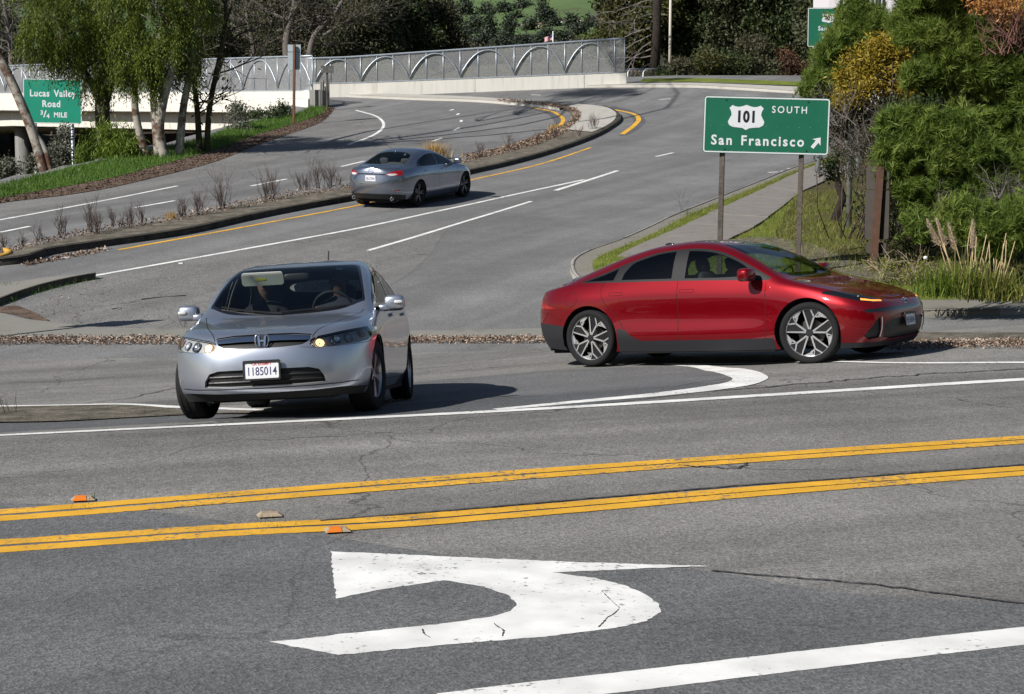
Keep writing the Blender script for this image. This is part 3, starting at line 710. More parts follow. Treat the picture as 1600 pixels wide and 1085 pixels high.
# darker resurfaced areas
lowA = PL([(-250, 780), (0, 786), (240, 800), (400, 822), (520, 840), (800, 880), (1100, 893), (1300, 925), (1600, 945), (1900, 970)])
lowB = [(p[0] * 0.4 + 0.2, p[1] * 0.0 + 2.5) for p in lowA]
strip('asphalt_patch', lowA, lowB, M_asphd, road, 120, 30, 0.003)
eA = PL([(-150, 668), (0, 662), (300, 648), (470, 640), (640, 631), (800, 622), (930, 612), (1060, 602), (1140, 595)])
eB = PL([(-150, 687), (0, 680), (300, 666), (470, 658), (640, 649), (800, 641), (930, 632), (1060, 618), (1150, 602)])
strip('asphalt_patch', eA, eB, M_patch, road, 90, 6, 0.0035)
nA = PL([(640, 600), (760, 588), (900, 578), (1040, 573), (1110, 576), (1160, 586)])
nB = PL([(640, 632), (760, 624), (900, 615), (1040, 604), (1110, 596), (1164, 589)])
strip('asphalt_patch', nA, nB, M_asphd, road, 60, 8, 0.003)
strip('asphalt_patch', PL([(958, 166), (985, 172), (1003, 182), (1009, 190), (1002, 199), (980, 212)]), PL([(945, 170), (972, 176), (986, 183), (990, 190), (983, 199), (966, 213)]), M_patch, road, 30, 2, 0.003)
strip('asphalt_patch', PL([(835, 168), (862, 174), (878, 182), (882, 190), (870, 200), (850, 210)]), PL([(832, 171), (852, 177), (862, 185), (866, 192), (862, 200), (845, 210)]), M_patch, road, 30, 2, 0.003)
# the paved side-street apron between kerb and ramp, rougher and lighter
strip('shoulder', PL([(130, 440), (250, 418), (390, 393), (560, 362), (660, 347), (705, 345)]), PL([(20, 492), (160, 512), (300, 514), (480, 503), (620, 440), (707, 348)]), M_shoul, road, 70, 16, 0.003)
strip('shoulder', PL([(-60, 352), (0, 340), (135, 314), (277, 286), (400, 258), (505, 230), (560, 214), (585, 200), (580, 188), (545, 176)]),
      PL([(-60, 330), (0, 318), (100, 306), (250, 276), (330, 255), (400, 228), (455, 209), (500, 192), (512, 183), (520, 172)]), M_shoul, road, 80, 6, 0.003)

# painted markings
def dbl(pts1, pts2):
    for p in (pts1, pts2): line('yellow_line', PL(p), 0.155, M_yel, road, 0.005)
dbl([(-60, 805), (0, 801), (400, 770), (800, 739.5), (1200, 711), (1600, 684.5), (1750, 675)], [(-60, 815.5), (0, 811.5), (400, 780), (800, 748), (1200, 718.5), (1600, 691.5), (1750, 682)])
dbl([(-60, 852), (0, 848.5), (375, 823.5), (600, 812), (800, 796.5), (1200, 763), (1600, 732.5), (1750, 722)], [(-60, 864.5), (0, 860.5), (375, 834), (600, 822.5), (800, 806.5), (1200, 771.5), (1600, 740.5), (1750, 730)])
line('white_line', PL([(-80, 685), (0, 681), (420, 661), (800, 642), (1040, 628), (1200, 618), (1600, 593.5), (1700, 588)]), 0.15, M_white, road, 0.005)
line('white_line', PL([(700, 1100), (800, 1087), (1000, 1064), (1200, 1040), (1400, 1017), (1600, 995), (1720, 982)]), 0.25, M_white, road, 0.005)
line('white_line', PL([(1042, 570), (1090, 573), (1135, 579), (1163, 586), (1172, 592.5), (1155, 600), (1110, 607.5), (1040, 616), (900, 629), (775, 641)]), 0.2, M_white, road, 0.0065, w2=[.12, .24, .36, .40, .40, .36, .32, .24, .18, .15, .12])
line('white_line', PL([(1038, 569.5), (1200, 568.5), (1400, 568), (1600, 567.5), (1700, 567)]), 0.13, M_white, road, 0.008)
line('white_line', PL([(-60, 636), (0, 635.5), (110, 633.5), (184, 632.3), (262, 636), (345, 639), (410, 641)]), 0.16, M_white, road, 0.005)
# turn arrow
ar = [(420, 1005), (530, 1025), (700, 1009), (860, 996), (960, 983), (1010, 972), (1033, 958), (1030, 946), (1008, 930), (975, 916), (930, 905), (862, 896), (1000, 890), (1110, 886), (900, 880), (700, 871), (517, 863), (521, 900), (525, 937), (600, 922), (695, 908), (755, 918), (795, 932), (808, 945), (797, 957), (770, 965), (700, 975), (560, 990)]
_ar = np.array(PL(ar)); _fine = []
for k in range(len(_ar)):
    p, q = _ar[k], _ar[(k + 1) % len(_ar)]; m_ = max(2, int(np.linalg.norm(q - p) / .03)); tt_ = np.arange(m_)[:, None] / m_; _fine.append(p * (1 - tt_) + q * tt_)
_fine = np.vstack(_fine); _fine = _fine + RNG.normal(0, .0035, _fine.shape); drape_poly('turn_arrow', [tuple(p) for p in _fine], M_white, road, 0.005, 0.4)
# ramp
line('white_line', PL([(126, 435), (245, 414), (385, 389), (560, 357), (700, 327), (824, 300), (913, 281)]), 0.13, M_white, road, 0.005)
line('white_line', PL([(575, 392), (640, 373), (735, 344), (830, 315)]), 0.12, M_white, road, 0.005)
line('white_line', PL([(868, 298), (965, 267)]), 0.16, M_white, road, 0.005)
line('yellow_line', PL([(185, 391), (350, 361), (546, 324), (640, 303), (738, 281), (824, 262), (923, 231)]), 0.13, M_yel, road, 0.005)
line('yellow_line', PL([(972, 210), (992, 195), (998, 187), (989, 178), (960, 171.7)]), 0.22, M_yel, road, 0.005)
line('yellow_line', PL([(732, 249), (787, 232), (858, 206.6), (873.6, 197), (880, 188.7), (873.6, 180), (858, 173.5), (834, 169)]), 0.2, M_yel, road, 0.005)
line('white_line', PL([(-40, 351), (0, 344), (135, 319), (277, 291)]), 0.13, M_white, road, 0.005)
line('white_line', PL([(544, 226.5), (587, 209.5), (599, 198), (597, 189), (583, 180), (556, 172.5)]), 0.14, M_white, road, 0.005)
for a, b in (((0, 363.5), (47, 354)), ((210, 325), (273, 314)), ((392, 291), (448, 280)), ((533, 260.7), (569.6, 252)), ((676, 221), (690, 216)), ((709, 204), (718, 200)), ((720, 191), (721, 188)), ((714, 180), (717, 177.5)), ((703, 173), (709, 171)),
             ((1025, 245), (1052, 239)), ((1030, 156), (1048, 154.5)), ((830, 148.5), (845, 149)), ((1200, 270), (1216, 269)), ((1230, 264), (1243, 263)), ((1220, 268), (1246, 266))):
    line('lane_dash', PL([a, b]), 0.13, M_white, road, 0.005, n=6)
# cracks, tar seams and one painted post shadow as thin raised tar beads
M_tar = simple('tar', (0.04, 0.04, 0.042), 0.8, bump=0.3)
def wig(a, b, k, amp):
    A = np.array(P(*a)); B = np.array(P(*b)); t = np.linspace(0, 1, k)[:, None]; d = B - A; nrm = np.array([-d[1], d[0]]) / np.linalg.norm(d)
    return A * (1 - t) + B * t + nrm * np.cumsum(RNG.normal(0, amp, k))[:, None] * np.sin(np.pi * t)
for a, b, k, amp, w in (((1060, 728), (1155, 733), 14, .02, .022), ((1155, 733), (1168, 724), 6, .02, .02), ((130, 632), (290, 603), 14, .05, .02), ((1110, 612), (1600, 577), 40, .03, .025), ((1600, 945), (1110, 893), 30, .01, .02),
                        ((1462, 521), (1600, 521), 16, .02, .03), ((0, 519), (81, 507), 8, .01, .03), ((20, 598), (180, 590), 12, .04, .015), ((500, 815), (1600, 727), 60, .006, .03)):  # the bead at the left edge traces a sign post's shadow
    line('crack', wig(a, b, k, amp), w, M_tar, road, 0.0075, n=k * 3)
for a, b, k, amp, w in (((660, 985), (672, 998), 6, .004, .0035), ((772, 976), (785, 996), 7, .005, .005), ((935, 982), (968, 952), 9, .003, .0045), ((968, 952), (940, 925), 9, .003, .0035)):
    line('crack', wig(a, b, k, amp), w, M_tar, road, 0.007, n=k * 3)

# ------------------------------------------------------------------ left bank: litter, grass, drop to the freeway
lit0 = PL([(-60, 330), (0, 318), (100, 306), (250, 276), (330, 255), (400, 228), (455, 209), (500, 192), (512, 183), (522, 170)])
lit1 = PL([(-60, 326), (0, 311), (90, 295), (170, 280), (250, 259), (330, 237), (400, 212), (455, 196), (500, 180), (512, 168)])
cre = PL([(-60, 310), (0, 291), (90, 268), (150, 254), (200, 243), (300, 222), (400, 190), (455, 181), (480, 172), (492, 163)])
tag(strip('leaf_litter_verge', lit0, lit1, M_dirt, None, 80, 6, 0.02), 'brown leaf litter strip between the far shoulder and the green bank', 'verge', kind='structure')
bk = strip('bank', lit1, cre, M_bank_g, None, 80, 8, 0.03)
tag(bk, 'bright green grass bank below the overpass', 'bank', kind='structure')
# back slope of the bank
c = catmull(cre, 80); zc = zf(c[:, 0], c[:, 1]) + 0.03
V = np.zeros((80, 4, 3))
for j, (dx, dz) in enumerate(((0, 0), (-0.7, -0.25), (-2.5, -1.6), (-6, -4.6))):
    V[:, j, 0] = c[:, 0] + dx; V[:, j, 1] = c[:, 1] + dx * -0.25; V[:, j, 2] = zc + dz
ii = np.arange(79)[:, None] * 4 + np.arange(3)[None]; Fc = np.stack([ii, ii + 1, ii + 5, ii + 4], -1).reshape(-1, 4)
mesh_np('back_slope', V.reshape(-1, 3), Fc, M_under, bk, True)

# ------------------------------------------------------------------ median
mA = [(-60, 420), (0, 416), (31, 412.7), (77, 399), (150, 388), (280, 369), (385, 346), (490, 325), (546, 315), (640, 295), (738, 272), (787, 261), (850, 244), (916, 221.5), (955, 202), (970, 189), (965, 179), (945, 170)]
mB = [(-60, 405), (0, 396), (30, 391), (60, 385), (140, 366), (228, 351), (315, 334), (448, 307), (542, 294), (640, 271), (715, 252), (787, 235), (850, 213), (884, 198), (893, 188), (888, 177), (880, 171), (870, 167)]
med = empty('median', (0, 0, 0)); tag(med, 'raised kerbed median full of weeds dividing the ramp', 'median', kind='structure')
A = catmull(PL(mA), 140); B = catmull(PL(mB), 140)
KH = 0.15
def kerb_wall(name, C, h, w, mat, parent, inward, n=None):
    """solid kerb running along C: outer face, rounded top, of width w towards the side given by inward points"""
    n = n or len(C); c = np.asarray(C); I = np.asarray(inward); d = I - c; d /= np.linalg.norm(d, axis=1)[:, None] + 1e-9
    prof = [(0.0, -0.05), (0.012, h * 0.82), (0.04, h), (w, h + 0.004), (w, -0.05)]
    V = np.zeros((n, len(prof), 3))
    for j, (o, z) in enumerate(prof):
        q = c + d * o; V[:, j, :2] = q; V[:, j, 2] = zf(c[:, 0], c[:, 1]) + z
    k = len(prof); ii = np.arange(n - 1)[:, None] * k + np.arange(k - 1)[None]
    Fc = np.stack([ii, ii + 1, ii + k + 1, ii + k], -1).reshape(-1, 4)
    return mesh_np(name, V.reshape(-1, 3), Fc, mat, parent, False)
# top surface
t = np.linspace(0, 1, 7)[None, :, None]; Q = A[:, None] * (1 - t) + B[:, None] * t
h = KH * np.array([1, 1.02, 1.02, 1.0, 0.85, 0.55, 0.2])[None]
V = np.concatenate([Q, (zf(Q[..., 0], Q[..., 1]) + h)[..., None]], -1)
ii = np.arange(139)[:, None] * 7 + np.arange(6)[None]; Fc = np.stack([ii, ii + 1, ii + 8, ii + 7], -1).reshape(-1, 4)
mesh_np('median_top', V.reshape(-1, 3), Fc, M_gravel, med, True)
# kerb stones along the near side, cast in lengths
k0 = 0
while k0 < 139:
    k1 = min(k0 + 9, 139)
    if k1 - k0 >= 2:
        kerb_wall('kerb_stone', A[k0:k1 + 1], KH + 0.012 + RNG.uniform(0, .012), 0.2, M_kerbd, med, B[k0:k1 + 1])
    k0 = k1
# pale concrete nose slab
slabA = PL([(925, 213), (945, 204), (962, 190), (960, 180), (935, 171), (905, 168)]); slabB = PL([(880, 208), (890, 204), (903, 194), (906, 186), (896, 178), (885, 172)])
strip('nose_slab', slabA, slabB, M_conc, med, 40, 4, KH + 0.03)
# yellow painted end of the median at the left edge
a = catmull(PL([(-40, 416), (-5, 414), (12, 411), (20, 407), (17, 402)]), 24); cc = np.tile(np.array(P(-20, 405)), (24, 1))
kerb_wall('painted_kerb', a, 0.2, 0.16, paint('kerb_paint_yellow', (0.60, 0.33, 0.04), 0.5), med, cc)
# low median of the far road
fm = strip('far_median', PL([(500, 146), (560, 149), (640, 151.5), (743, 155.5), (840, 163), (882, 168)]), PL([(505, 149), (560, 153), (640, 156.5), (743, 160), (835, 168), (874, 172.5)]), M_conc, None, 60, 2, 0.14, offB=0.14)
tag(fm, 'low pale concrete strip in front of the overpass barrier', 'median', kind='structure')
fa = catmull(PL([(505, 149), (560, 153), (640, 156.5), (743, 160), (835, 168), (874, 172.5)]), 60); fb = catmull(PL([(500, 146), (560, 149), (640, 151.5), (743, 155.5), (840, 163), (882, 168)]), 60)
kerb_wall('kerb', fa, 0.15, 0.15, M_conc, fm, fb)

# ------------------------------------------------------------------ right side: kerb, verge, path, hillside
kr = [(1310, 246), (1248, 263.5), (1180, 290), (1110, 318), (1040, 347), (1014, 360), (957, 385), (915, 400), (894, 413), (891, 425), (905, 445), (960, 470), (1060, 487), (1200, 494), (1330, 496), (1455, 495), (1600, 493), (1760, 492)]
kin = [(1322, 248), (1262, 267), (1196, 294), (1128, 322), (1060, 352), (1036, 366), (985, 390), (950, 404), (930, 415), (926, 425), (935, 440), (975, 460), (1065, 475), (1200, 481), (1330, 482), (1455, 481), (1600, 480), (1760, 478)]
K = catmull(PL(kr), 160); KI = catmull(PL(kin), 160)
M_concd = concrete('concrete_dirty', (0.19, 0.18, 0.155), 0.4)
rv = strip('right_verge', K, KI, M_concd, None, 160, 2, 0.10, offB=0.13)
tag(rv, 'weathered concrete kerb edging the right side of the ramp and the corner', 'kerb', kind='structure')
k0 = 0
while k0 < 159:
    k1 = min(k0 + 8, 159); kerb_wall('kerb_stone', K[k0:k1 + 1], 0.112 + RNG.uniform(0, .01), 0.10, M_kerb if k0 % 3 else M_concd, rv, KI[k0:k1 + 1]); k0 = k1
# whole right hillside sheet from the kerb outward
hin = [(1330, 240), (1290, 262), (1265, 280), (1250, 300), (1240, 318), (1230, 335), (1222, 350), (1215, 362), (1212, 375), (1225, 395), (1260, 415), (1300, 430), (1330, 438), (1380, 445), (1440, 452), (1500, 456), (1600, 460), (1760, 464)]
KH2 = catmull(PL(hin), 160)
gv = strip('grass_verge', KI, KH2, M_grass_g, None, 160, 14, 0.132)
tag(gv, 'yellow-green grass verge around the route sign', 'verge', kind='structure')
far_pts = np.stack([KH2[:, 0] * 1.0 + np.linspace(40, 16, 160), KH2[:, 1] + np.linspace(14, 26, 160)], 1)
t = np.linspace(0, 1, 16)[None, :, None]; Q = KH2[:, None] * (1 - t) + far_pts[:, None] * t
hz = zf(Q[..., 0], Q[..., 1]) + 0.132 + 2.2 * sstep(0.05, 0.8, t[..., 0]) + 0.12 * np.sin(Q[..., 0] * 1.7) * np.sin(Q[..., 1] * 1.3) * sstep(0, .1, t[..., 0])
V = np.concatenate([Q, hz[..., None]], -1); ii = np.arange(159)[:, None] * 16 + np.arange(15)[None]
Fc = np.stack([ii, ii + 1, ii + 17, ii + 16], -1).reshape(-1, 4)
hs = mesh_np('hillside', V.reshape(-1, 3), Fc[:, ::-1] if True else Fc, M_grass_g, None, True)
hs.data.materials[0] = blend3('hillside_soil', (0.045, 0.035, 0.02), (0.09, 0.085, 0.03), (0.10, 0.13, 0.03), 0.8, 18)
tag(hs, 'brushy hillside rising behind the pines on the right', 'hillside', kind='structure')
def hill_z(X, Y):
    d = (KH2[:, 0] - X) ** 2 + (KH2[:, 1] - Y) ** 2; k = int(np.argmin(d)); v = far_pts[k] - KH2[k]
    tt = np.clip(((X - KH2[k, 0]) * v[0] + (Y - KH2[k, 1]) * v[1]) / (v @ v), 0, 1)
    return gz(X, Y) + 0.13 + 2.2 * float(sstep(0.05, 0.8, tt))
# footpath in slabs
pl = catmull(PL([(965, 412), (1000, 394), (1050, 372), (1124, 336), (1190, 305), (1245, 278), (1285, 262)]), 31)
pr = catmull(PL([(1080, 412), (1120, 394), (1170, 370), (1215, 338), (1252, 309), (1288, 291), (1330, 270)]), 31)
path = empty('footpath'); tag(path, 'cracked concrete footpath climbing behind the red car', 'footpath', kind='structure')
for k in range(30):
    a0, a1, b0, b1 = pl[k], pl[k + 1], pr[k], pr[k + 1]; g = 0.012 / max(np.linalg.norm(a1 - a0), .1)
    q = [a0 + (a1 - a0) * g, a1 - (a1 - a0) * g, b1 - (b1 - b0) * g, b0 + (b1 - b0) * g]
    top = 0.172 + RNG.uniform(-.006, .012)
    m = MB(); m.add([(p[0], p[1], gz(*p) + top) for p in q] + [(p[0], p[1], gz(*p) + 0.02) for p in q], [(0, 1, 2, 3), (4, 7, 6, 5), (0, 4, 5, 1), (1, 5, 6, 2), (2, 6, 7, 3), (3, 7, 4, 0)])
    o = m.build('paving_slab', M_walk, path); o.data.flip_normals() if o.data.polygons[0].normal.z < 0 else None
gp = strip('gravel_path', PL([(1150, 383), (1200, 381), (1250, 388), (1300, 405), (1350, 425), (1400, 440)]), PL([(1130, 402), (1190, 400), (1240, 408), (1280, 425), (1330, 443), (1390, 455)]), M_gravel, None, 40, 6, 0.15)
tag(gp, 'bare gravel patch behind the windscreen of the red car', 'gravel path', kind='structure')
# far sidewalk along the upper road and planting bed
fs = strip('far_sidewalk', PL([(500, 146), (640, 143), (760, 140), (975, 137), (1100, 138), (1265, 148), (1330, 152)]), PL([(500, 143), (640, 139.5), (760, 137), (975, 134.5), (1100, 134), (1262, 140.5), (1330, 143)]), M_conc, None, 60, 2, 0.15)
tag(fs, 'pale far sidewalk along the overpass and upper road', 'sidewalk', kind='structure')
fa = catmull(PL([(500, 146), (640, 143), (760, 140), (975, 137), (1100, 138), (1265, 148), (1330, 152)]), 60); fb = catmull(PL([(500, 143), (640, 139.5), (760, 137), (975, 134.5), (1100, 134), (1262, 140.5), (1330, 143)]), 60)
kerb_wall('kerb', fa, 0.16, 0.15, M_conc, fs, fb)

# ------------------------------------------------------------------ left corner: concrete gutter, islands, leaf gutter
lg = strip('gutter', PL([(-80, 480), (0, 490), (37, 499), (81, 504), (159, 512.5), (290, 515), (420, 516), (560, 518), (700, 517), (850, 514)]), PL([(-80, 528), (0, 528), (37, 528), (81, 528), (159, 528), (290, 528), (420, 528), (560, 528), (700, 528), (850, 528)]), M_concg, None, 80, 4, 0.012)
tag(lg, 'flat concrete gutter across the mouth of the side street', 'gutter', kind='structure')
lgr = strip('gutter', PL([(1380, 519), (1500, 521), (1600, 521), (1760, 521)]), PL([(1380, 536), (1500, 536), (1600, 536), (1760, 536)]), M_gravel, None, 40, 3, 0.012)
tag(lgr, 'gritty gutter strip right of the red car nose', 'gutter', kind='structure')
ia = [(-80, 492), (-20, 484), (0, 477), (35, 464), (75, 452), (115, 443), (150, 437)]
ib = [(-80, 455), (-20, 450), (0, 448), (35, 443), (75, 437), (115, 433), (150, 434.5)]
isl = strip('corner_island', PL(ia), PL(ib), M_concg, None, 50, 3, 0.13, offB=0.05)
tag(isl, 'low concrete corner island with a mossy kerb at the left edge', 'traffic island', kind='structure')
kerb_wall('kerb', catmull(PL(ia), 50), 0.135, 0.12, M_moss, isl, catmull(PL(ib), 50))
strip('drain_silt', PL([(0, 480), (20, 478), (40, 483), (60, 492), (80, 503)]), PL([(0, 489), (15, 491), (30, 495), (50, 500), (72, 504)]), M_dirt, isl, 20, 3, 0.008)
# gravelly island showing behind the crown of the main road
gi = strip('gravel_island', PL([(-60, 638), (0, 638), (110, 636), (184, 635), (262, 640), (300, 644), (420, 645)]), PL([(-60, 662), (0, 662), (110, 660), (184, 656), (262, 652), (300, 650), (420, 648)]), M_gravel, None, 40, 4, 0.02)
tag(gi, 'low gravelly strip left of the silver sedan wheels', 'traffic island', kind='structure')
# ------------------------------------------------------------------ far land, overpass, barriers and fences
_far = pchip([100, 112, 135, 180, 250, 400, 700, 1000, 1500, 2300], [9.2, 9.8, 11.8, 16.5, 23, 38, 76, 122, 215, 330])
ysf = np.concatenate([np.arange(104, 150, 4), np.arange(150, 400, 14), np.arange(400, 2300, 45)])
t = np.linspace(-1, 1, 61); V = []
for Yq in ysf:
    Xq = t * (60 + Yq * 0.75) + 12
    zq = _far(Yq) + np.sin(Xq * 0.011 + 1.3) * np.sin(Yq * 0.006) * (Yq / 60) + np.sin(Xq * 0.031) * (Yq / 240)
    zq = zq - 8 * sstep(-6, -16, Xq) * (1 - sstep(115, 170, Yq)) - 0.6 * (1 - sstep(104, 116, Yq))
    V.append(np.stack([Xq, np.full_like(Xq, Yq), zq], 1))
V = np.array(V); nn_ = 61; i = np.arange(len(ysf) - 1)[:, None] * nn_ + np.arange(nn_ - 1)[None]
M_hill = blend3('far_hill_grass', (0.075, 0.090, 0.045), (0.085, 0.135, 0.050), (0.11, 0.165, 0.065), 0.006, 0.06, bump=0.2, thr=(0.40, 0.50, 0.62))  # grass tones paled a little to paint in distance haze
far_land = mesh_np('hills', V.reshape(-1, 3), np.stack([i, i + 1, i + nn_ + 1, i + nn_], -1).reshape(-1, 4), M_hill, None, True)
M_brush = blend3('brushy_slope', (0.018, 0.018, 0.010), (0.045, 0.042, 0.022), (0.075, 0.068, 0.038), 0.05, 0.7, bump=0.8); far_land.data.materials.append(M_brush); far_land.data.polygons.foreach_set('material_index', (np.repeat(ysf[:-1], nn_ - 1) < 330).astype(np.int32))
tag(far_land, 'distant green grassy hills beyond the overpass', 'hills', kind='structure')
def far_z(X, Y): return float(_far(Y) + math.sin(X * 0.011 + 1.3) * math.sin(Y * 0.006) * (Y / 60) + math.sin(X * 0.031) * (Y / 240) - 0.2)

M_bconc = concrete('barrier_concrete', (0.64, 0.62, 0.57), 0.35, True, 1.2); M_bdark = concrete('shaded_stained_concrete', (0.20, 0.20, 0.19), 0.75, True, 2.0)  # second mix: dark base paints in shade, streaks are stains
M_galv = simple('galvanised_steel', (0.42, 0.47, 0.52), 0.45, 0.6, var=0.12, vscale=3); M_rust = simple('rusted_steel', (0.12, 0.055, 0.03), 0.8, 0.2, var=0.35, vscale=6)
def linkmesh(name, col, fac):
    m = bpy.data.materials.new(name); m.use_nodes = True; N = m.node_tree.nodes; L = m.node_tree.links; b = N['Principled BSDF']
    b.inputs['Base Color'].default_value = (*col, 1); b.inputs['Roughness'].default_value = 0.5; b.inputs['Metallic'].default_value = 0.1
    tc = N.new('ShaderNodeTexCoord'); d = N.new('ShaderNodeVectorMath'); d.operation = 'MULTIPLY'; d.inputs[1].default_value = (1, 1, 1); L.new(tc.outputs['Object'], d.inputs[0])
    n = N.new('ShaderNodeTexNoise'); n.inputs['Scale'].default_value = 14; n.inputs['Detail'].default_value = 2; L.new(d.outputs[0], n.inputs['Vector'])
    mr = N.new('ShaderNodeMapRange'); mr.inputs[1].default_value = .35; mr.inputs[2].default_value = .65; mr.inputs[3].default_value = fac - .08; mr.inputs[4].default_value = fac + .08; L.new(n.outputs['Fac'], mr.inputs[0])
    tr = N.new('ShaderNodeBsdfTransparent'); mx = N.new('ShaderNodeMixShader'); L.new(mr.outputs[0], mx.inputs[0]); L.new(tr.outputs[0], mx.inputs[1]); L.new(b.outputs[0], mx.inputs[2]); L.new(mx.outputs[0], N['Material Output'].inputs[0])
    return m
M_link = linkmesh('chain_link', (0.46, 0.47, 0.48), 0.42); M_link2 = linkmesh('chain_link_dense', (0.42, 0.44, 0.47), 0.46)

# --- far barrier and its fence, built along a line on the land
fb0, fb1 = np.array(P(488, 152.5)), np.array(P(977, 135))
def on_line(px, A, B):
    """point of the segment A-B that lies on photo column px"""
    u = (px - 800) / F_PX; d = B - A; den = d[0] - u * d[1] * 1.0; tt = (u * A[1] - A[0]) / den; return A + d * tt, tt
def px_pt(px): 
    q, tt = on_line(px, fb0, fb1); return q, tt
nrm2 = np.array([-(fb1 - fb0)[1], (fb1 - fb0)[0]]); nrm2 /= np.linalg.norm(nrm2); nrm2 = nrm2 if nrm2[1] > 0 else -nrm2
def base_z(q): return gz(*q) - 0.03
bar = empty('concrete_barrier'); tag(bar, 'long pale concrete barrier under the arched fence beside the upper road', 'barrier')
cuts = [488, 743, 912, 977]
for a, b in zip(cuts[:-1], cuts[1:]):
    m = MB(); pa, _ = px_pt(a + .3); pb, _ = px_pt(b - .3); n = 10
    for k in range(n + 1):
        q = pa + (pb - pa) * k / n; z = base_z(q); h = 0.76; w = 0.28
        for (o, zz) in ((0, -.25), (0.03, h), (w, h), (w, -.25)): m.v.append((q[0] + nrm2[0] * o, q[1] + nrm2[1] * o, z + zz))
    for k in range(n):
        for j in range(4): m.f.append((k * 4 + j, k * 4 + (j + 1) % 4, k * 4 + 4 + (j + 1) % 4, k * 4 + 4 + j))
    m.f += [(0, 1, 2, 3), (n * 4 + 3, n * 4 + 2, n * 4 + 1, n * 4)]; m.build('barrier_segment', M_bconc, bar)
def fence(name, label, ptf, posts, cusps, hf, mat_link, off, arch_out=0.05):
    f = empty(name); tag(f, label, 'fence', 'arched chain link fences on the overpass')
    def tp(px, up):  # point at height fraction
        q, z0, h = ptf(px); return Vector((q[0], q[1], z0 + h * up))
    MB().tube([tp(p, 1.0) for p in posts], .055, 8).build('top_rail', M_galv, f, True)
    MB().tube([tp(p, 0.02) for p in posts], .035, 6).build('bottom_rail', M_galv, f, True)
    for p in posts: MB().tube([tp(p, 0), tp(p, 1.0)], .030, 6).build('post', M_galv, f, True)
    for a, b in zip(cusps[:-1], cusps[1:]):
        pts = []
        for k in range(17):
            s_ = k / 16; px = a + (b - a) * s_; up = .12 + .80 * (1 - abs(2 * s_ - 1) ** 2.2); v = tp(px, up); pts.append(v + Vector((0, -arch_out, 0)))
        MB().tube(pts, .038, 6).build('arch', M_galv, f, True)
    for a, b in zip(posts[:-1], posts[1:]):
        v = [tp(a, 0), tp(b, 0), tp(b, 1), tp(a, 1)]; o = Vector((0, .01, 0)); MB().add([x + o for x in v], [(0, 1, 2, 3)]).build('mesh_panel', mat_link, f)
    return f
def ptf_far(px):
    q, tt = px_pt(px); q = q + nrm2 * 0.14; return q, base_z(q) + 0.76, 1.38 + 0.52 * min(max(tt, 0), 1)
cus = [496, 566, 641.5, 720, 803.6, 882, 959]
posts = []
for a, b in zip(cus[:-1], cus[1:]): posts += [a, a + (b - a) / 3, a + (b - a) * 2 / 3]
posts = [484] + posts + [959, 974]
fence('arched_fence', 'silver arched chain link fence on the barrier in the middle distance', ptf_far, posts, [430 + 0] and cus, 2, M_link, 0)

# --- overpass (near side) running off to the left behind the trees
N0 = np.array([at(482, 145, 84).x, 84.0]); N1 = np.array([at(0, 148.5, 108).x, 108.0]); N2 = N1 + (N1 - N0) * 1.0
ov = empty('overpass'); tag(ov, 'pale concrete overpass crossing behind the trunks at the left', 'bridge')
dirn = (N1 - N0) / np.linalg.norm(N1 - N0); back = np.array([-dirn[1], dirn[0]]); back = back if back[1] > 0 else -back
LEN = float(np.linalg.norm(N2 - N0)); z_at = lambda s_: 7.66 + 1.48 * (s_ / (LEN / 2)) - 0.9 * max(0, s_ / (LEN / 2) - 1) 
def extr(name, prof, mat, s0=0.0, s1=None, n=30, close=True):
    """profile (back offset, dz from parapet top) swept along the overpass edge"""
    s1 = LEN if s1 is None else s1; m = MB(); k = len(prof)
    for i_ in range(n + 1):
        s_ = s0 + (s1 - s0) * i_ / n; q = N0 + dirn * s_; z = z_at(s_)
        for o, dz in prof: m.v.append((q[0] + back[0] * o, q[1] + back[1] * o, z + dz))
    for i_ in range(n):
        for j in range(k if close else k - 1): m.f.append((i_ * k + j, i_ * k + (j + 1) % k, (i_ + 1) * k + (j + 1) % k, (i_ + 1) * k + j))
    if close: m.f += [tuple(range(k)), tuple(reversed(range(n * k, n * k + k)))]
    return m.build(name, mat, ov)
for a in np.arange(0, LEN - 1, 9.2): extr('parapet', [(0.06, 0), (0.06, -.38), (.34, -.42), (.34, 0)], M_bconc, a, min(a + 9.18, LEN), 6)
extr('deck_edge', [(0, -.40), (-.04, -.46), (-.04, -1.12), (.30, -1.18), (.30, -.40)], M_bconc)
extr('girder', [(.75, -1.15), (.85, -2.12), (13.0, -2.12), (13.2, -1.15)], M_bconc)
extr('deck', [(.32, -1.13), (.32, -.86), (13.8, -.86), (13.8, -1.13)], M_concg)
extr('far_parapet', [(13.5, -.9), (13.5, -.05), (13.8, -.05), (13.8, -.9)], M_bconc)
m = MB(); q = N0 + dirn * -0.25; qa = N0 + dirn * .35
for (o, dz) in ((0, 1.75), (0, -2.6)): pass
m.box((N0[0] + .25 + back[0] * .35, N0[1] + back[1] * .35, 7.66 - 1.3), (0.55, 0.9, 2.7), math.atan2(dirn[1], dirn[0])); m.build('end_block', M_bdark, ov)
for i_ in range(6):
    m = MB(); m.box((N0[0] + .62 + .05 * i_, N0[1] - .35 + .3 * i_, 7.66 - 1.4 + .25 * (i_ % 3)), (.09, .18, 2.9 + .3 * (i_ % 2)), .3 * i_); m.build('end_strip', M_bdark, ov)  # narrow dark strips added for the streaky, shaded fence end
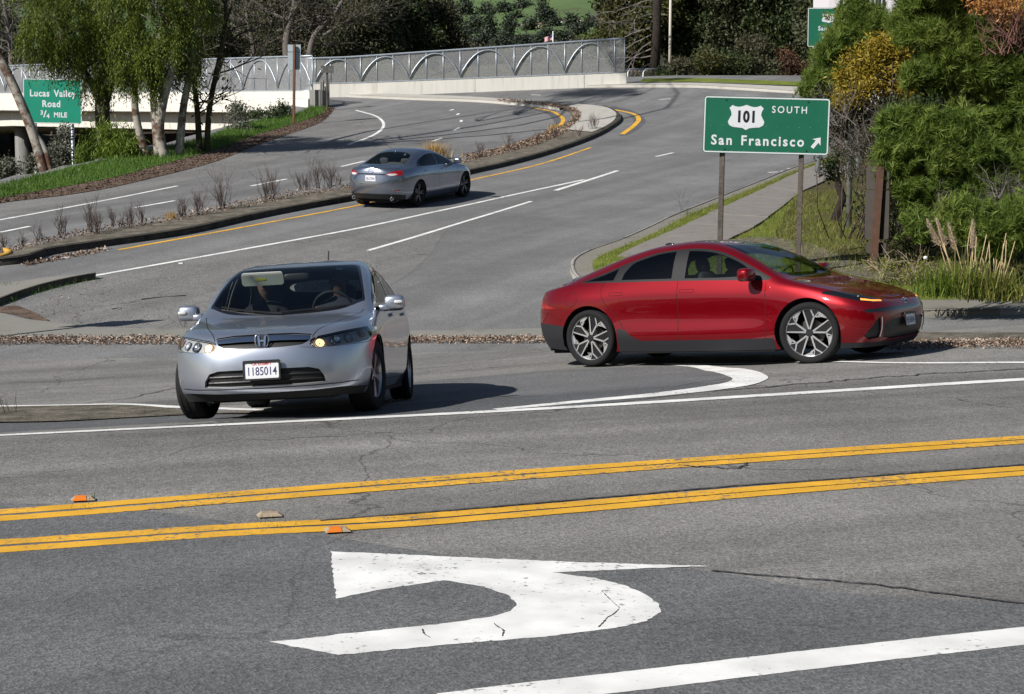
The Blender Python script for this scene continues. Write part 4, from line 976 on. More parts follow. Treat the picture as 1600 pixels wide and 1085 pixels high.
# abutment and piers
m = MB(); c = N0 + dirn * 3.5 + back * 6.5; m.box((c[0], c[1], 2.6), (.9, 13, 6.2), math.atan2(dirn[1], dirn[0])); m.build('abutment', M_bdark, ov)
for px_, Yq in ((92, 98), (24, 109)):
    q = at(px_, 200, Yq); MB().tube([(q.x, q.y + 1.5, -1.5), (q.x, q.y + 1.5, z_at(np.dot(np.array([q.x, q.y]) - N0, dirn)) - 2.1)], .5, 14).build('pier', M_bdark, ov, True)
wl_ = MB(); c = N0 + dirn * LEN * .5 + back * 17; wl_.box((c[0], c[1], 1.6), (LEN, .8, 12), math.atan2(dirn[1], dirn[0])); wl_.build('retaining_wall', M_under, ov)
def ptf_near(px):
    u = (px - 800) / F_PX; den = dirn[0] - u * dirn[1]; s_ = (u * N0[1] - N0[0]) / den; q = N0 + dirn * s_ + back * .2; return q, z_at(s_), 1.82
cus = [433 + 53, 433, 379.5, 324, 272, 223, 177, 133, 91, 51, 12, -25]
posts = []
for a, b in zip(cus[:-1], cus[1:]): posts += [a, a + (b - a) / 3, a + (b - a) * 2 / 3]
fence('arched_fence', 'arched chain link fence on the overpass behind the left trees', ptf_near, [487] + posts[1:] + [-25], cus, 2, M_link2, 0)
# tubular handrail beyond the end of the barrier
hr = empty('handrail'); tag(hr, 'low grey tubular handrail right of the barrier end', 'handrail')
for a, b in ((981, 1004), (1005, 1038)):
    A0, A1 = at(a, 134, 99), at(b, 134, 100); h = 1.0
    MB().tube([A0 - Vector((0, 0, .4)), A0 + Vector((0, 0, h - .2)), A0 + (A1 - A0) * .12 + Vector((0, 0, h)), A1 + Vector((0, 0, h))], .04, 8).tube([A0 + Vector((0, 0, .5)), A1 + Vector((0, 0, .5))], .03, 6).tube([A1 + Vector((0, 0, h)), A1 - Vector((0, 0, .4))], .035, 6).build('rail', M_galv, hr, True)
# ------------------------------------------------------------------ road signs, posts, poles
def sign_green(name, col):
    m = simple(name, col, 0.42, 0.0, 0.5, var=0.10, vscale=2.5); return m
S_gA = sign_green('sign_green_deep', (0.010, 0.125, 0.070)); S_gB = sign_green('sign_green_bright', (0.0, 0.235, 0.150))
S_wh = simple('sign_white', (0.66, 0.68, 0.72), 0.5); S_bk = simple('sign_black', (0.01, 0.01, 0.012), 0.5); S_alu = simple('sign_back_aluminium', (0.24, 0.235, 0.22), 0.55, 0.5, var=0.2)
S_wood = blend3('weathered_post', (0.055, 0.045, 0.04), (0.11, 0.095, 0.085), (0.17, 0.15, 0.135), 3, 16, 0.4); S_brown = simple('brown_painted_post', (0.075, 0.034, 0.019), 0.75, var=0.35, vscale=5, bump=.2)
def border(w, h, r, t, z, mat, M, parent, inset=0.018):
    o_ = rrect(w - inset, h - inset, r); i_ = rrect(w - inset - 2 * t, h - inset - 2 * t, max(r - t, .005)); n = len(o_)
    MB().add([M @ Vector((a[0], a[1], z)) for a in o_] + [M @ Vector((a[0], a[1], z)) for a in i_], [(k, (k + 1) % n, n + (k + 1) % n, n + k) for k in range(n)]).build('sign_border', mat, parent)
SH = [(-.02, .50), (-.14, .44), (-.26, .41), (-.38, .43), (-.48, .48), (-.58, .36), (-.52, .22), (-.50, .08), (-.56, -.06), (-.62, -.20), (-.58, -.34), (-.46, -.42), (-.28, -.44), (-.12, -.46), (0, -.54)]
SHIELD = [(.0, .50)] + SH[1:] + [(-x, y) for x, y in SH[1:-1]][::-1]
def guide_sign(name, label, c, w, h, roll, green, rows, shield, arrow, bt, face=(0, -1, 0)):
    r = empty(name, (0, 0, 0)); tag(r, label, 'road sign')
    M = facing(c, face) @ Matrix.Rotation(-roll, 4, 'Z')
    p = MB().prism(rrect(w, h, .05 * h / 1.0), -.02, 0, M).build('sign_panel', green, r); border(w, h, .05, bt, .003, S_wh, M, p)
    for txt, x, y, sz, xs, b, sp in rows: text_mesh('lettering', txt, sz, S_wh, p, M @ Matrix.Translation((x, y, .003)), ext=.002, bold=b, space=sp, xs=xs)
    if shield:
        x, y, sw, sh = shield; k = MB().prism([(a * sw / 1.24, b * sh / 1.04) for a, b in SHIELD], .002, .005, M @ Matrix.Translation((x, y, 0))).build('route_shield', S_wh, p)
        text_mesh('route_number', '101', sh * .62, S_bk, p, M @ Matrix.Translation((x, y - .01 * sh, .0065)), ext=.001, bold=.012 * sh / .43, space=1.12, xs=.82)
    if arrow:
        x, y, s_, ang = arrow; R = M @ Matrix.Translation((x, y, 0)) @ Matrix.Rotation(ang, 4, 'Z'); MB().prism([(0, .5 * s_), (-.40 * s_, .02 * s_), (-.13 * s_, .10 * s_), (-.13 * s_, -.5 * s_), (.13 * s_, -.5 * s_), (.13 * s_, .10 * s_), (.40 * s_, .02 * s_)], .002, .005, R).build('arrow', S_wh, p)
    return r, M
# main route sign
cA = at(1197.5, 196.5, 29.2)
sA, MA = guide_sign('route_sign', 'large green route sign with white shield above the red car', cA, 2.28, 1.02, math.radians(1.4), S_gA,
    [('SOUTH', .41, .285, .175, .92, .002, 1.35), ('San', -.80, -.285, .245, .95, .006, 1.28), ('Francisco', .12, -.285, .245, .95, .006, 1.28)], (-.37, .145, .66, .45), (.915, -.285, .24, math.radians(-38)), .022)
for px in (1130.5, 1254.5):
    b = P(px - 2, 438); top = at(px + .5, 160, 29.28); MB().tube([(top.x - .05, 29.30, gz(*b) - .1), (top.x, 29.30, top.z)], .062, 4).build('post', S_wood, sA)
for dx in (-.95, .95):
    for dy in (-.44, .44): MB().lathe([(.014, .0), (.012, .008), (0, .009)], 8, MA @ Matrix.Translation((dx * .78, dy, .003))).build('bolt', S_bk, sA)
S_rvt = simple('rivet_grey', (.16, .26, .22), .5)
for k in range(11):
    for dy in (-.465, .465, -.02): MB().lathe([(.008, .0), (.006, .004), (0, .005)], 6, MA @ Matrix.Translation((-1.0 + .2 * k, dy, .003))).build('rivet', S_rvt, sA)
# far route sign, half hidden by the pine
sB, MBm = guide_sign('route_sign', 'far green route sign half hidden by the pine branches', at(1312, 43, 52), 2.06, 1.24, 0.0, S_gA,
    [('SOUTH', .36, .37, .15, .9, .003, 1.2), ('San', -.55, -.04, .19, .92, .005, 1.2), ('Francisco', .18, -.04, .19, .92, .005, 1.2), ('S', -.52, -.36, .17, .9, .005, 1.2)], (-.36, .29, .44, .30), None, .02)
for px in (1282, 1345):
    t_ = at(px, 40, 52.1); MB().tube([(t_.x, 52.1, gz(t_.x, 52.1) - .3), (t_.x, 52.1, t_.z)], .08, 8).build('post', M_galv, sB, True)
# freeway sign at the left
sC, MC = guide_sign('distance_sign', 'bright green freeway sign reading Lucas Valley Road behind a leaning trunk', at(82, 158.5, 78), 2.82, 2.13, math.radians(1.0), S_gB,
    [('Lucas', -.62, .36, .44, .88, .013, 1.12), ('Valley', .60, .36, .44, .88, .013, 1.12), ('Road', -.06, -.14, .44, .90, .013, 1.12), ('MILE', .38, -.66, .33, .90, .011, 1.10), ('3', -.52, -.56, .29, .95, .010, 1.0), ('/', -.37, -.63, .44, 1.2, .010, 1.0), ('4', -.22, -.72, .29, .95, .010, 1.0)], None, None, .03)
for dx in (-.9, .9):
    q = MC @ Vector((dx, 0, -.1)); MB().tube([(q.x, q.y, -1.5), (q.x, q.y, q.z)], .09, 8).build('post', M_galv, sC, True)
# brown post carrying sign panels seen from behind
bp = empty('sign_post'); tag(bp, 'brown wooden post with sign backs beside the grassy verge', 'sign post')
b = P(1362, 436); top = at(1370, 258, b[1]); base = Vector((b[0], b[1], gz(*b) + .05)); top.x = base.x + .12
MB().tube([base - Vector((0, 0, .3)), top], .095, 4).build('post', S_brown, bp)
S_brk = simple('brown_sign_back', (.035, .027, .022), .6, var=.25)
for z0, z1, w in ((-.02, -.44, .46), (-.46, -1.36, .48), (-1.42, -1.62, .40)):
    M = facing((top.x - .02, top.y + .10, top.z + (z0 + z1) / 2), (-.62, -.78, 0)); MB().prism(rrect(w, abs(z1 - z0), .04), -.012, .012, M).build('sign_panel', S_brk, bp)
for k in (-.03, .03): MB().lathe([(.015, 0), (.015, .03), (0, .032)], 8, Matrix.Translation((top.x + k, top.y, top.z))).build('cap_bolt', C_chrome if 'C_chrome' in globals() else S_wh, bp)
# rusty post with a pale sign back near the overpass end
rp = empty('sign_post'); tag(rp, 'thin rusty post with a pale sign back near the overpass end', 'sign post')
b = P(459, 195); t_ = at(460, 70, b[1]); MB().tube([(b[0], b[1], gz(*b) - .1), (t_.x, b[1] + .0, t_.z)], .07, 4).build('post', M_rust, rp)
for y0, y1 in ((70, 81), (82, 109)):
    a, c = at(449.5, y0, b[1] + .12), at(470, y1, b[1] + .12); MB().box(((a.x + c.x) / 2, b[1] + .13, (a.z + c.z) / 2), (c.x - a.x, .03, a.z - c.z)).build('sign_panel', simple('pale_sign_back', (.40, .46, .50), .5, .4, var=.15), rp)
# small dark sign on a short post
sp_ = empty('sign_post'); tag(sp_, 'small dark sign on a short post at the ramp bend', 'sign post')
b = P(511, 173); t_ = at(511, 104, b[1]); MB().tube([(b[0], b[1], gz(*b) - .1), (t_.x, b[1], t_.z)], .055, 4).build('post', S_wood, sp_)
for y0, y1 in ((103, 108), (108.6, 114)):
    a, c = at(501.5, y0, b[1] - .1), at(521.5, y1, b[1] - .1); MB().box(((a.x + c.x) / 2, b[1] - .08, (a.z + c.z) / 2), (c.x - a.x, .03, a.z - c.z), .12).build('sign_panel', simple('dark_sign_panel', (.10, .10, .095), .6, var=.3), sp_)
# poles
lp = empty('light_pole'); tag(lp, 'tall slim pale pole among the trees behind the upper road', 'pole')
a, c = at(1046, 150, 108), at(1048.5, -60, 108); MB().tube([(a.x, 108, 8.9), (c.x, 108, c.z)], [.11, .085], 12).build('pole', simple('pole_paint', (.50, .46, .40), .55), lp, True); MB().lathe([(.2, 0), (.2, .06), (.12, .08)], 12, Matrix.Translation((a.x, 108, 9.0))).build('base_plate', M_galv, lp)
gp_ = empty('steel_pole'); tag(gp_, 'galvanised steel pole rising behind the yellow shrub', 'pole')
a, c = at(1327, 330, 36.9), at(1331, -60, 36.9); MB().tube([(a.x, 36.9, gz(a.x, 36.9) - .2), (c.x, 36.9, c.z)], [.07, .06], 12).build('pole', simple('pole_galvanised', (.45, .47, .50), .35, .7, var=.25, vscale=8), gp_, True)
for px_, y_ in ((1330, 55), (1329, 150)): q = at(px_, y_, 36.9); MB().lathe([(.085, -.03), (.085, .03)], 12, Matrix.Translation(q)).build('clamp', M_galv, gp_, True)
# ------------------------------------------------------------------ plants
def unit(v): return v / (np.linalg.norm(v, axis=-1, keepdims=True) + 1e-9)
def rdir(n): return unit(RNG.normal(size=(n, 3)))
def leaves(name, Pn, D, l, w, mat, parent=None, kind='quad'):
    """one small face per leaf: base points Pn, directions D, length l, width w"""
    n = len(Pn); l = np.broadcast_to(np.asarray(l, float), (n,))[:, None]; w = np.broadcast_to(np.asarray(w, float), (n,))[:, None]
    b = unit(np.cross(D, rdir(n))) * w / 2
    if kind == 'tri':
        V = np.stack([Pn - b, Pn + b, Pn + D * l], 1).reshape(-1, 3); Fc = np.arange(n * 3).reshape(n, 3)
    else:
        V = np.stack([Pn, Pn + D * l * .45 - b, Pn + D * l, Pn + D * l * .45 + b], 1).reshape(-1, 3); Fc = np.arange(n * 4).reshape(n, 4)
    return mesh_np(name, V, Fc, mat, parent)
def in_blobs(blobs, n, shell=0.55):
    """points in a set of ellipsoids (centre, radii), denser towards the skin; clumped"""
    vol = np.array([b[1][0] * b[1][1] * b[1][2] for b in blobs]) ** (2 / 3); k = RNG.choice(len(blobs), n, p=vol / vol.sum())
    C = np.array([b[0] for b in blobs])[k]; R = np.array([b[1] for b in blobs])[k]; d = rdir(n); r = shell + (1 - shell) * RNG.random(n)[:, None] ** .6
    return C + d * r * R, d
def lumpy(B, k=6, lo=.3, hi=.52):
    out = []
    for c, r in B:
        r = np.array(r)
        for _ in range(k): d = rdir(1)[0]; out.append((tuple(np.array(c) + d * r * RNG.uniform(.5, .95)), tuple(r * RNG.uniform(lo, hi) * np.array([1.15, 1.0, RNG.uniform(.6, 1.0)]))))
    return out
def clump(pts, per, rad):
    n = len(pts); return np.repeat(pts, per, 0) + RNG.normal(size=(n * per, 3)) * rad
def limb(m, a, b, r0, r1, bend=.12, n=6, sides=6):
    a, b = Vector(a), Vector(b); d = (b - a).length; o = Vector(RNG.normal(size=3)) * d * bend; pts = [a.lerp(b, t) + o * math.sin(math.pi * t) for t in np.linspace(0, 1, n)]
    m.tube(pts, list(np.linspace(r0, r1, n)), sides); return pts
def twig(m, p, d, ln, r, depth, spread=.6, up=.1, sides=3, kids=3):
    p = Vector(p); d = Vector(d).normalized(); pts = [p]; q = p.copy(); e = d.copy()
    for k in range(4):
        e = (e + Vector(RNG.normal(size=3)) * .14 + Vector((0, 0, up * .3))).normalized(); q = q + e * ln / 4; pts.append(q.copy())
    m.tube(pts, list(np.linspace(r, r * .45, 5)), sides, False)
    if depth > 0:
        for k in range(kids):
            j = RNG.integers(1, 5); dd = (e + Vector(RNG.normal(size=3)) * spread + Vector((0, 0, up))).normalized(); twig(m, pts[j], dd, ln * RNG.uniform(.45, .75), r * .5, depth - 1, spread, up, sides, kids)
    return pts
def pxblobs(lst, Y, dr=1.0):
    out = []
    for q in lst:
        x, y, rx, ry = q[:4]; yy = Y + (q[4] if len(q) > 4 else 0); s_ = yy / F_PX; out.append((tuple(at(x, y, yy)), (rx * s_, max(rx, ry) * s_ * dr, ry * s_)))
    return out
G = lambda r, g, b: (r, g, b)
K_bark = blend3('bark_brown', (0.04, 0.032, 0.027), (0.10, 0.085, 0.07), (0.19, 0.165, 0.14), 1.5, 12, .8); K_barkp = blend3('bark_pale_mottled', (0.10, 0.055, 0.038), (0.19, 0.165, 0.14), (0.34, 0.315, 0.275), 1.0, 3, .5, thr=(.45, .49, .53))
K_barkm = blend3('bark_mossy', (0.03, 0.028, 0.02), (0.075, 0.07, 0.04), (0.15, 0.14, 0.07), 2, 14, .8); K_barkd = blend3('bark_dark', (0.018, 0.014, 0.012), (0.04, 0.032, 0.027), (0.08, 0.065, 0.055), 2, 14, .9)
K_twig = simple('twig_grey', (0.12, 0.105, 0.095), .9); K_twigd = simple('twig_brown', (0.085, 0.06, 0.05), .9); K_dry = simple('dry_weed', (0.07, 0.045, 0.035), .9)
F_pep = leafmat('pepper_leaves', [(0.0, G(.018, .040, .008)), (.3, G(.075, .125, .016)), (.6, G(.175, .225, .034)), (1, G(.31, .34, .08))], .45)
F_bri = leafmat('bright_leaves', [(0, G(.06, .10, .012)), (.5, G(.13, .20, .02)), (1, G(.22, .28, .05))], .35); F_dul = leafmat('dull_leaves', [(0, G(.035, .038, .020)), (.5, G(.080, .080, .042)), (1, G(.14, .13, .075))], .3)
F_euc = leafmat('eucalyptus_leaves', [(0, G(.028, .036, .018)), (.5, G(.068, .080, .038)), (.85, G(.115, .122, .058)), (1, G(.17, .155, .085))], .3); F_con = leafmat('conifer_leaves', [(0, G(.022, .032, .010)), (.5, G(.058, .068, .018)), (1, G(.12, .10, .025))], .2)
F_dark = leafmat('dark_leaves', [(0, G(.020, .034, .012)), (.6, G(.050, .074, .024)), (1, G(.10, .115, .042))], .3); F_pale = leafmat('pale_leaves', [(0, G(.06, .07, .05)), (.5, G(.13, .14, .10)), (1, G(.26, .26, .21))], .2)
F_pine = leafmat('pine_needles', [(0, G(.028, .058, .012)), (.35, G(.105, .17, .028)), (.7, G(.21, .28, .05)), (1, G(.33, .36, .10))], .4); F_yel = leafmat('yellow_leaves', [(0, G(.10, .085, .008)), (.4, G(.25, .19, .018)), (.8, G(.38, .29, .035)), (1, G(.38, .22, .04))], .3)
F_grs = leafmat('grass_blades', [(0, G(.03, .07, .010)), (.5, G(.075, .15, .018)), (1, G(.14, .22, .035))], .3); F_dgr = leafmat('dry_grass_blades', [(0, G(.08, .11, .018)), (.45, G(.17, .21, .032)), (.8, G(.25, .22, .07)), (1, G(.36, .29, .15))], .3)
F_straw = leafmat('straw', [(0, G(.34, .22, .07)), (.5, G(.50, .34, .12)), (1, G(.62, .47, .22))], .25); F_plume = leafmat('plume', [(0, G(.42, .33, .24)), (1, G(.68, .56, .44))], .35); F_litter = leafmat('leaf_litter', [(0, G(.05, .03, .022)), (.35, G(.15, .10, .075)), (.65, G(.30, .23, .18)), (1, G(.52, .44, .37))], 0, .9, .1); F_litterd = leafmat('leaf_litter_dark', [(0, G(.03, .02, .015)), (.4, G(.085, .055, .04)), (.75, G(.15, .105, .08)), (1, G(.28, .22, .18))], 0, .9, .1)
F_ora = leafmat('orange_leaves', [(0, G(.22, .08, .02)), (.5, G(.40, .18, .05)), (1, G(.52, .30, .12))], .3)

# --- weeping trees on the left bank
def weeping(name, label, trunks, blobs, Y, strands, bark, mat, drop=(0.5, 1.3), leaf=(.15, .038), group=None):
    t = empty(name); tag(t, label, 'tree', group); B = pxblobs(blobs, Y, .9); m = MB()
    for pts, r0, r1 in trunks:
        W3 = [at(x, y, Y + (q[0] if q else 0)) for x, y, *q in pts]; W3[0] = W3[0] - Vector((0, 0, .4)); c = catmull([tuple(p) for p in W3], 14); m.tube([Vector(p) for p in c], [r0 * 1.35] + list(np.linspace(r0, r1, 13)), 10)
    tops = [at(p[-1][0], p[-1][1], Y) for p, _, _ in trunks]
    for c, r in B:
        a = min(tops, key=lambda q: (q - Vector(c)).length); limb(m, a, c, .12, .03)
        for _ in range(4): limb(m, Vector(a).lerp(Vector(c), .6), Vector(c) + Vector(RNG.normal(size=3)) * min(r) * .6, .05, .012, sides=4)
    m.build('trunk', bark, t, True)
    S, d = in_blobs(B, strands // 7, .45); d = np.repeat(d, 7, 0); S = np.repeat(S, 7, 0) + RNG.normal(size=(len(S) * 7, 3)) * .11; strands = len(S); P_, D_ = [], []
    ln = RNG.uniform(*drop, strands); n = 16
    az = rdir(strands) * .18
    for k in range(n):
        f = k / n; p = S + np.stack([d[:, 0] * .25 * f + az[:, 0] * f, d[:, 1] * .25 * f + az[:, 1] * f, -ln * f ** 1.25], 1) + RNG.normal(size=(strands, 3)) * .035
        P_.append(p); D_.append(unit(rdir(strands) * .75 + np.array([0, 0, -.9])))
    P_ = np.concatenate(P_); D_ = np.concatenate(D_); leaves('crown', P_, D_, RNG.uniform(.7, 1.3, len(P_)) * leaf[0], leaf[1], mat, t)
    return t
gW = 'weeping trees on the left bank'
weeping('weeping_tree', 'broad weeping tree with thick dark trunk behind the green freeway sign', [([(162, 215), (160, 180), (160, 150)], .29, .27), ([(160, 152), (135, 118), (100, 85)], .18, .10), ([(160, 155), (175, 120), (180, 60)], .19, .11)],
        [(60, 62, 40, 24), (105, 35, 62, 45), (150, 75, 48, 50), (110, 78, 34, 26), (158, 112, 32, 26), (120, -45, 85, 60, 1), (190, 30, 40, 60)], 61, 2600, K_bark, F_pep, group=gW)
weeping('weeping_tree', 'weeping tree with twin pale mottled trunks right of the thick dark one', [([(232, 236), (219, 212), (211, 170), (211, 125), (215, 60)], .155, .11), ([(258, 236), (248, 205), (254, 160), (270, 100), (275, 40)], .22, .13), ([(247, 226), (241, 170), (238, 110)], .16, .11)],
        [(205, 75, 38, 45), (245, 40, 50, 50), (225, 105, 32, 25), (262, 75, 36, 32), (230, -45, 80, 50)], 60, 1900, K_barkp, F_pep, group=gW)
weeping('weeping_tree', 'slim weeping tree at the right end of the trunk row', [([(279, 230), (287, 165), (298, 105), (300, 50)], .16, .10)], [(292, 60, 32, 42), (303, 92, 24, 22), (300, 0, 42, 45), (330, -390, 60, 35, 10), (400, -440, 70, 40, 13), (320, -520, 70, 40, 12), (430, -560, 60, 35, 15)], 60.5, 2300, K_barkp, F_pep, group=gW)
weeping('leaning_tree', 'leaning pale trunk with peeling bark crossing the freeway sign', [([(74, 268), (52, 210), (28, 150), (2, 95), (-40, 20)], .19, .15), ([(82, 262), (66, 225), (52, 205)], .11, .09)], [(-40, 0, 40, 30), (10, -60, 60, 40)], 58, 300, K_barkp, F_pep)
def bare(name, label, stems, Y, depth, mat, lsc=1.0, kids=3, leafn=0, fmat=None, group=None):
    t = empty(name); tag(t, label, 'tree', group); m = MB(); tips = []
    for pts, r0, r1 in stems:
        W3 = [tuple(at(x, y, Y)) for x, y in pts]; W3[0] = (W3[0][0], W3[0][1], W3[0][2] - .5); c = [Vector(p) for p in catmull(W3, 12)]; m.tube(c, [r0 * 1.2] + list(np.linspace(r0, r1, 11)), 8)
        for k in range(4, 12):
            for _ in range(2): d = Vector(RNG.normal(size=3)); d.z = abs(d.z) * .6; tips += twig(m, c[k], d, lsc * RNG.uniform(.7, 1.4), r1 * .6, depth, .8, .12, 3, kids)
    m.build('trunk', mat, t, True)
    if leafn:
        tp = np.array([tuple(p) for p in tips]); q = tp[RNG.integers(0, len(tp), leafn)] + RNG.normal(size=(leafn, 3)) * .25; leaves('crown', q, rdir(leafn), .22, .09, fmat, t)
    return t
bare('bare_tree', 'thin mossy bare tree with yellowish twigs right of the weeping trees', [([(322, 224), (328, 165), (342, 95), (352, 40), (350, -40)], .125, .07), ([(312, 225), (308, 170), (303, 115), (306, 60)], .13, .07)], 62, 2, K_barkm, 2.0, 3, 350, F_con)
# --- shrubs on the bank
def shrub(name, label, blobs, Y, n, mat, leaf=(.16, .07), stem=True, droop=0.0, group=None, per=6, base=None):
    t = empty(name); tag(t, label, 'shrub', group); B = pxblobs(blobs, Y); pts, d = in_blobs(lumpy(B, 7, .3, .55), n // per, .25); p = clump(pts, per, leaf[0] * .9); D = unit(rdir(len(p)) + np.repeat(d, per, 0) * .5 - np.array([0, 0, droop]))
    leaves('foliage', p, D, RNG.uniform(.7, 1.3, len(p)) * leaf[0], leaf[1], mat, t)
    if stem:
        m = MB()
        for c, r in B:
            c = Vector(c); zb = base if base is not None else c.z - r[2] * 1.15
            for _ in range(3): q = c + Vector(RNG.normal(size=3)) * min(r) * .45; limb(m, (c.x + RNG.normal() * .15, c.y + RNG.normal() * .1, zb), q, .014, .005, .12, 5, 4)
        m.build('stem', K_twigd, t, True)
    return t
shrub('willowy_shrub', 'bright yellow-green drooping shrub at the foot of the thick trunk', [(165, 228, 38, 30), (190, 222, 25, 30), (145, 235, 16, 22)], 60, 7000, F_bri, (.26, .035), droop=1.3)
for lab, bl, Y, n, mat in (('pale leafy shrub climbing the bridge pier', [(97, 226, 12, 26), (92, 248, 16, 16)], 62, 2200, F_pale), ('pale leafy shrub at the far left edge below the bridge', [(8, 262, 24, 18), (-10, 270, 20, 16)], 61, 1800, F_pale), ('small pale shrub left of the leaning trunk foot', [(62, 258, 15, 13)], 61, 900, F_pale),
                           ('upright grey-leaved shrub below the rusty post', [(367, 182, 15, 26), (372, 205, 20, 14)], 72, 2000, F_pale), ('dark shrub tucked under the overpass edge', [(402, 190, 16, 18), (425, 180, 16, 14)], 78, 1500, F_dark), ('little dark shrub by the overpass end', [(445, 172, 12, 10)], 79, 700, F_dark)):
    shrub('bank_shrub', lab, bl, Y, n, mat, (.13, .06))
# --- big dark trees behind the overpass
def bigtree(name, label, base, blobs, Y, n, mat, leaf=(.30, .15), trunk=None, tr=.35, bark=K_barkd, group=None, per=10, zb=None, mult=3.4):
    t = empty(name); tag(t, label, 'tree', group); B = pxblobs(blobs, Y); m = MB(); b = at(base[0], base[1], Y); b = Vector((b.x, b.y, zb if zb is not None else b.z)); top = Vector(B[0][0])
    pts = limb(m, b, top, tr, tr * .4, .04, 8, 8)
    for c, r in B:
        limb(m, pts[4], c, tr * .35, .04)
        for _ in range(3): limb(m, Vector(c), Vector(c) + Vector(RNG.normal(size=3)) * min(r) * .8, .06, .02, sides=4)
    m.build('trunk', bark, t, True); n = int(n * mult); p, d = in_blobs(lumpy(B, 8, .3, .5) + [(c, tuple(np.array(r) * .6)) for c, r in B], n // per, .35); q = clump(p, per, leaf[0] * 1.1); leaves('crown', q, unit(rdir(len(q)) + np.repeat(d, per, 0) * .4 - np.array([0, 0, .35])), RNG.uniform(.6, 1.3, len(q)) * leaf[0], leaf[1], mat, t)
    return t
gE = 'dark trees behind the overpass'
for lab, bs, bl, Y, n, mat in (
    ('dark tree at the upper left corner behind the weeping crown', (10, 140), [(15, 60, 60, 55), (-30, 0, 60, 60), (60, -30, 60, 50)], 128, 5000, F_euc), ('dark tree behind the bare twigs left of centre', (380, 120), [(360, 60, 50, 45), (390, 20, 50, 45), (340, 0, 50, 50), (400, 75, 40, 22)], 132, 7000, F_euc),
    ('olive tree behind the pale forked trunk', (470, 110), [(470, 55, 45, 38), (440, 15, 45, 40), (500, 20, 40, 40), (430, 70, 35, 20)], 128, 7000, F_dul), ('dark dense tree above the left end of the arched fence', (550, 110), [(550, 55, 45, 35), (560, 10, 50, 45), (520, 70, 35, 22), (590, 65, 35, 22)], 126, 8000, F_euc),
    ('dark rounded tree over the middle of the arched fence', (620, 110), [(620, 50, 45, 38), (610, 10, 45, 40), (655, 65, 30, 25)], 130, 7500, F_dark), ('grey-green tree beside the gap to the hills', (680, 110), [(680, 50, 34, 40), (660, 15, 36, 32), (705, 75, 22, 22)], 134, 6000, F_pale if False else F_dul),
    ('low scrubby tree seen through the fence middle', (760, 125), [(740, 95, 45, 16), (800, 98, 45, 14)], 140, 3500, F_dul), ('low scrubby tree seen through the fence right half', (900, 120), [(870, 92, 50, 14), (930, 88, 40, 20)], 145, 3500, F_dul)):
    bigtree('background_tree', lab, bs, bl, Y, n, mat, group=gE, zb=2.5 if bs[0] < 490 else None)
bare('bare_tree', 'tall pale-limbed bare tree rising above the sign post near the overpass', [([(452, 110), (448, 60), (458, 20), (466, -40)], .34, .16), ([(480, 100), (492, 55), (520, 25), (548, -20)], .26, .10), ([(505, 45), (545, 32), (580, 22)], .12, .05)], 118, 2, K_twig, 3.4, 3, 2600, F_dul)
bare('bare_tree', 'grey leafless tree between the weeping trees and the overpass sign post', [([(392, 130), (395, 70), (385, 20), (390, -30)], .22, .10), ([(420, 130), (415, 80), (425, 30)], .16, .08)], 120, 2, K_twig, 3.6, 3, 2600, F_euc)
bare('bare_tree', 'grey leafless tree at the top left corner', [([(20, 140), (15, 60), (5, 0)], .25, .12), ([(45, 140), (40, 60), (55, 0)], .18, .1)], 112, 2, K_twig, 3.4, 3)
# --- trees behind the upper road on the right
gR = 'evergreens behind the upper road'
for lab, bs, bl, Y, n, mat in (
    ('golden-green conifer at the right end of the arched fence', (965, 130), [(968, 40, 26, 45), (985, 80, 32, 26), (950, 60, 18, 30), (975, -10, 35, 40)], 118, 7000, F_con), ('tall dark redwood with a bare lower trunk', (1022, 132), [(1025, 15, 40, 35), (1000, 50, 28, 30), (1030, -40, 45, 40)], 112, 6000, F_con),
    ('dark olive evergreen right of the pale pole', (1090, 125), [(1090, 40, 45, 45), (1075, 80, 35, 30), (1110, -10, 45, 40)], 114, 8000, F_dark), ('dense dark evergreen above the far sidewalk', (1160, 125), [(1155, 40, 45, 48), (1180, 75, 40, 30), (1150, -10, 50, 40), (1130, 90, 30, 22)], 112, 9000, F_euc),
    ('dark evergreen left of the far route sign', (1230, 125), [(1225, 50, 38, 50), (1215, 0, 45, 40), (1245, 85, 30, 30)], 110, 8000, F_dark), ('tall dark evergreen behind the far route sign', (1300, 125), [(1300, 60, 45, 50), (1290, 10, 30, 30), (1330, 90, 40, 30)], 100, 6000, F_euc)):
    bigtree('evergreen_tree', lab, bs, bl, Y, n, mat, group=gR, zb=8.6)
MBt = MB(); a, c = at(1021, 134, 106), at(1026, -40, 106); MBt.tube([(a.x, 106, 8.6), ((a.x + c.x) / 2 + .1, 106, (a.z + c.z) / 2), (c.x, 106, c.z)], [.36, .31, .27], 10)
dt = empty('dead_trunk'); tag(dt, 'dark bare trunk with dead grey side twigs right of the fence end', 'tree'); MBt.build('trunk', K_barkd, dt, True); m = MB()
for z in np.linspace(10.5, 15.5, 12): twig(m, (a.x - .2, 105.8, z), (-1, RNG.normal() * .5, -.25), 2.6, .05, 2, .6, -.05, 3, 3)
m.build('dead_branches', K_twig, dt)
gS = 'shrubs along the far sidewalk'
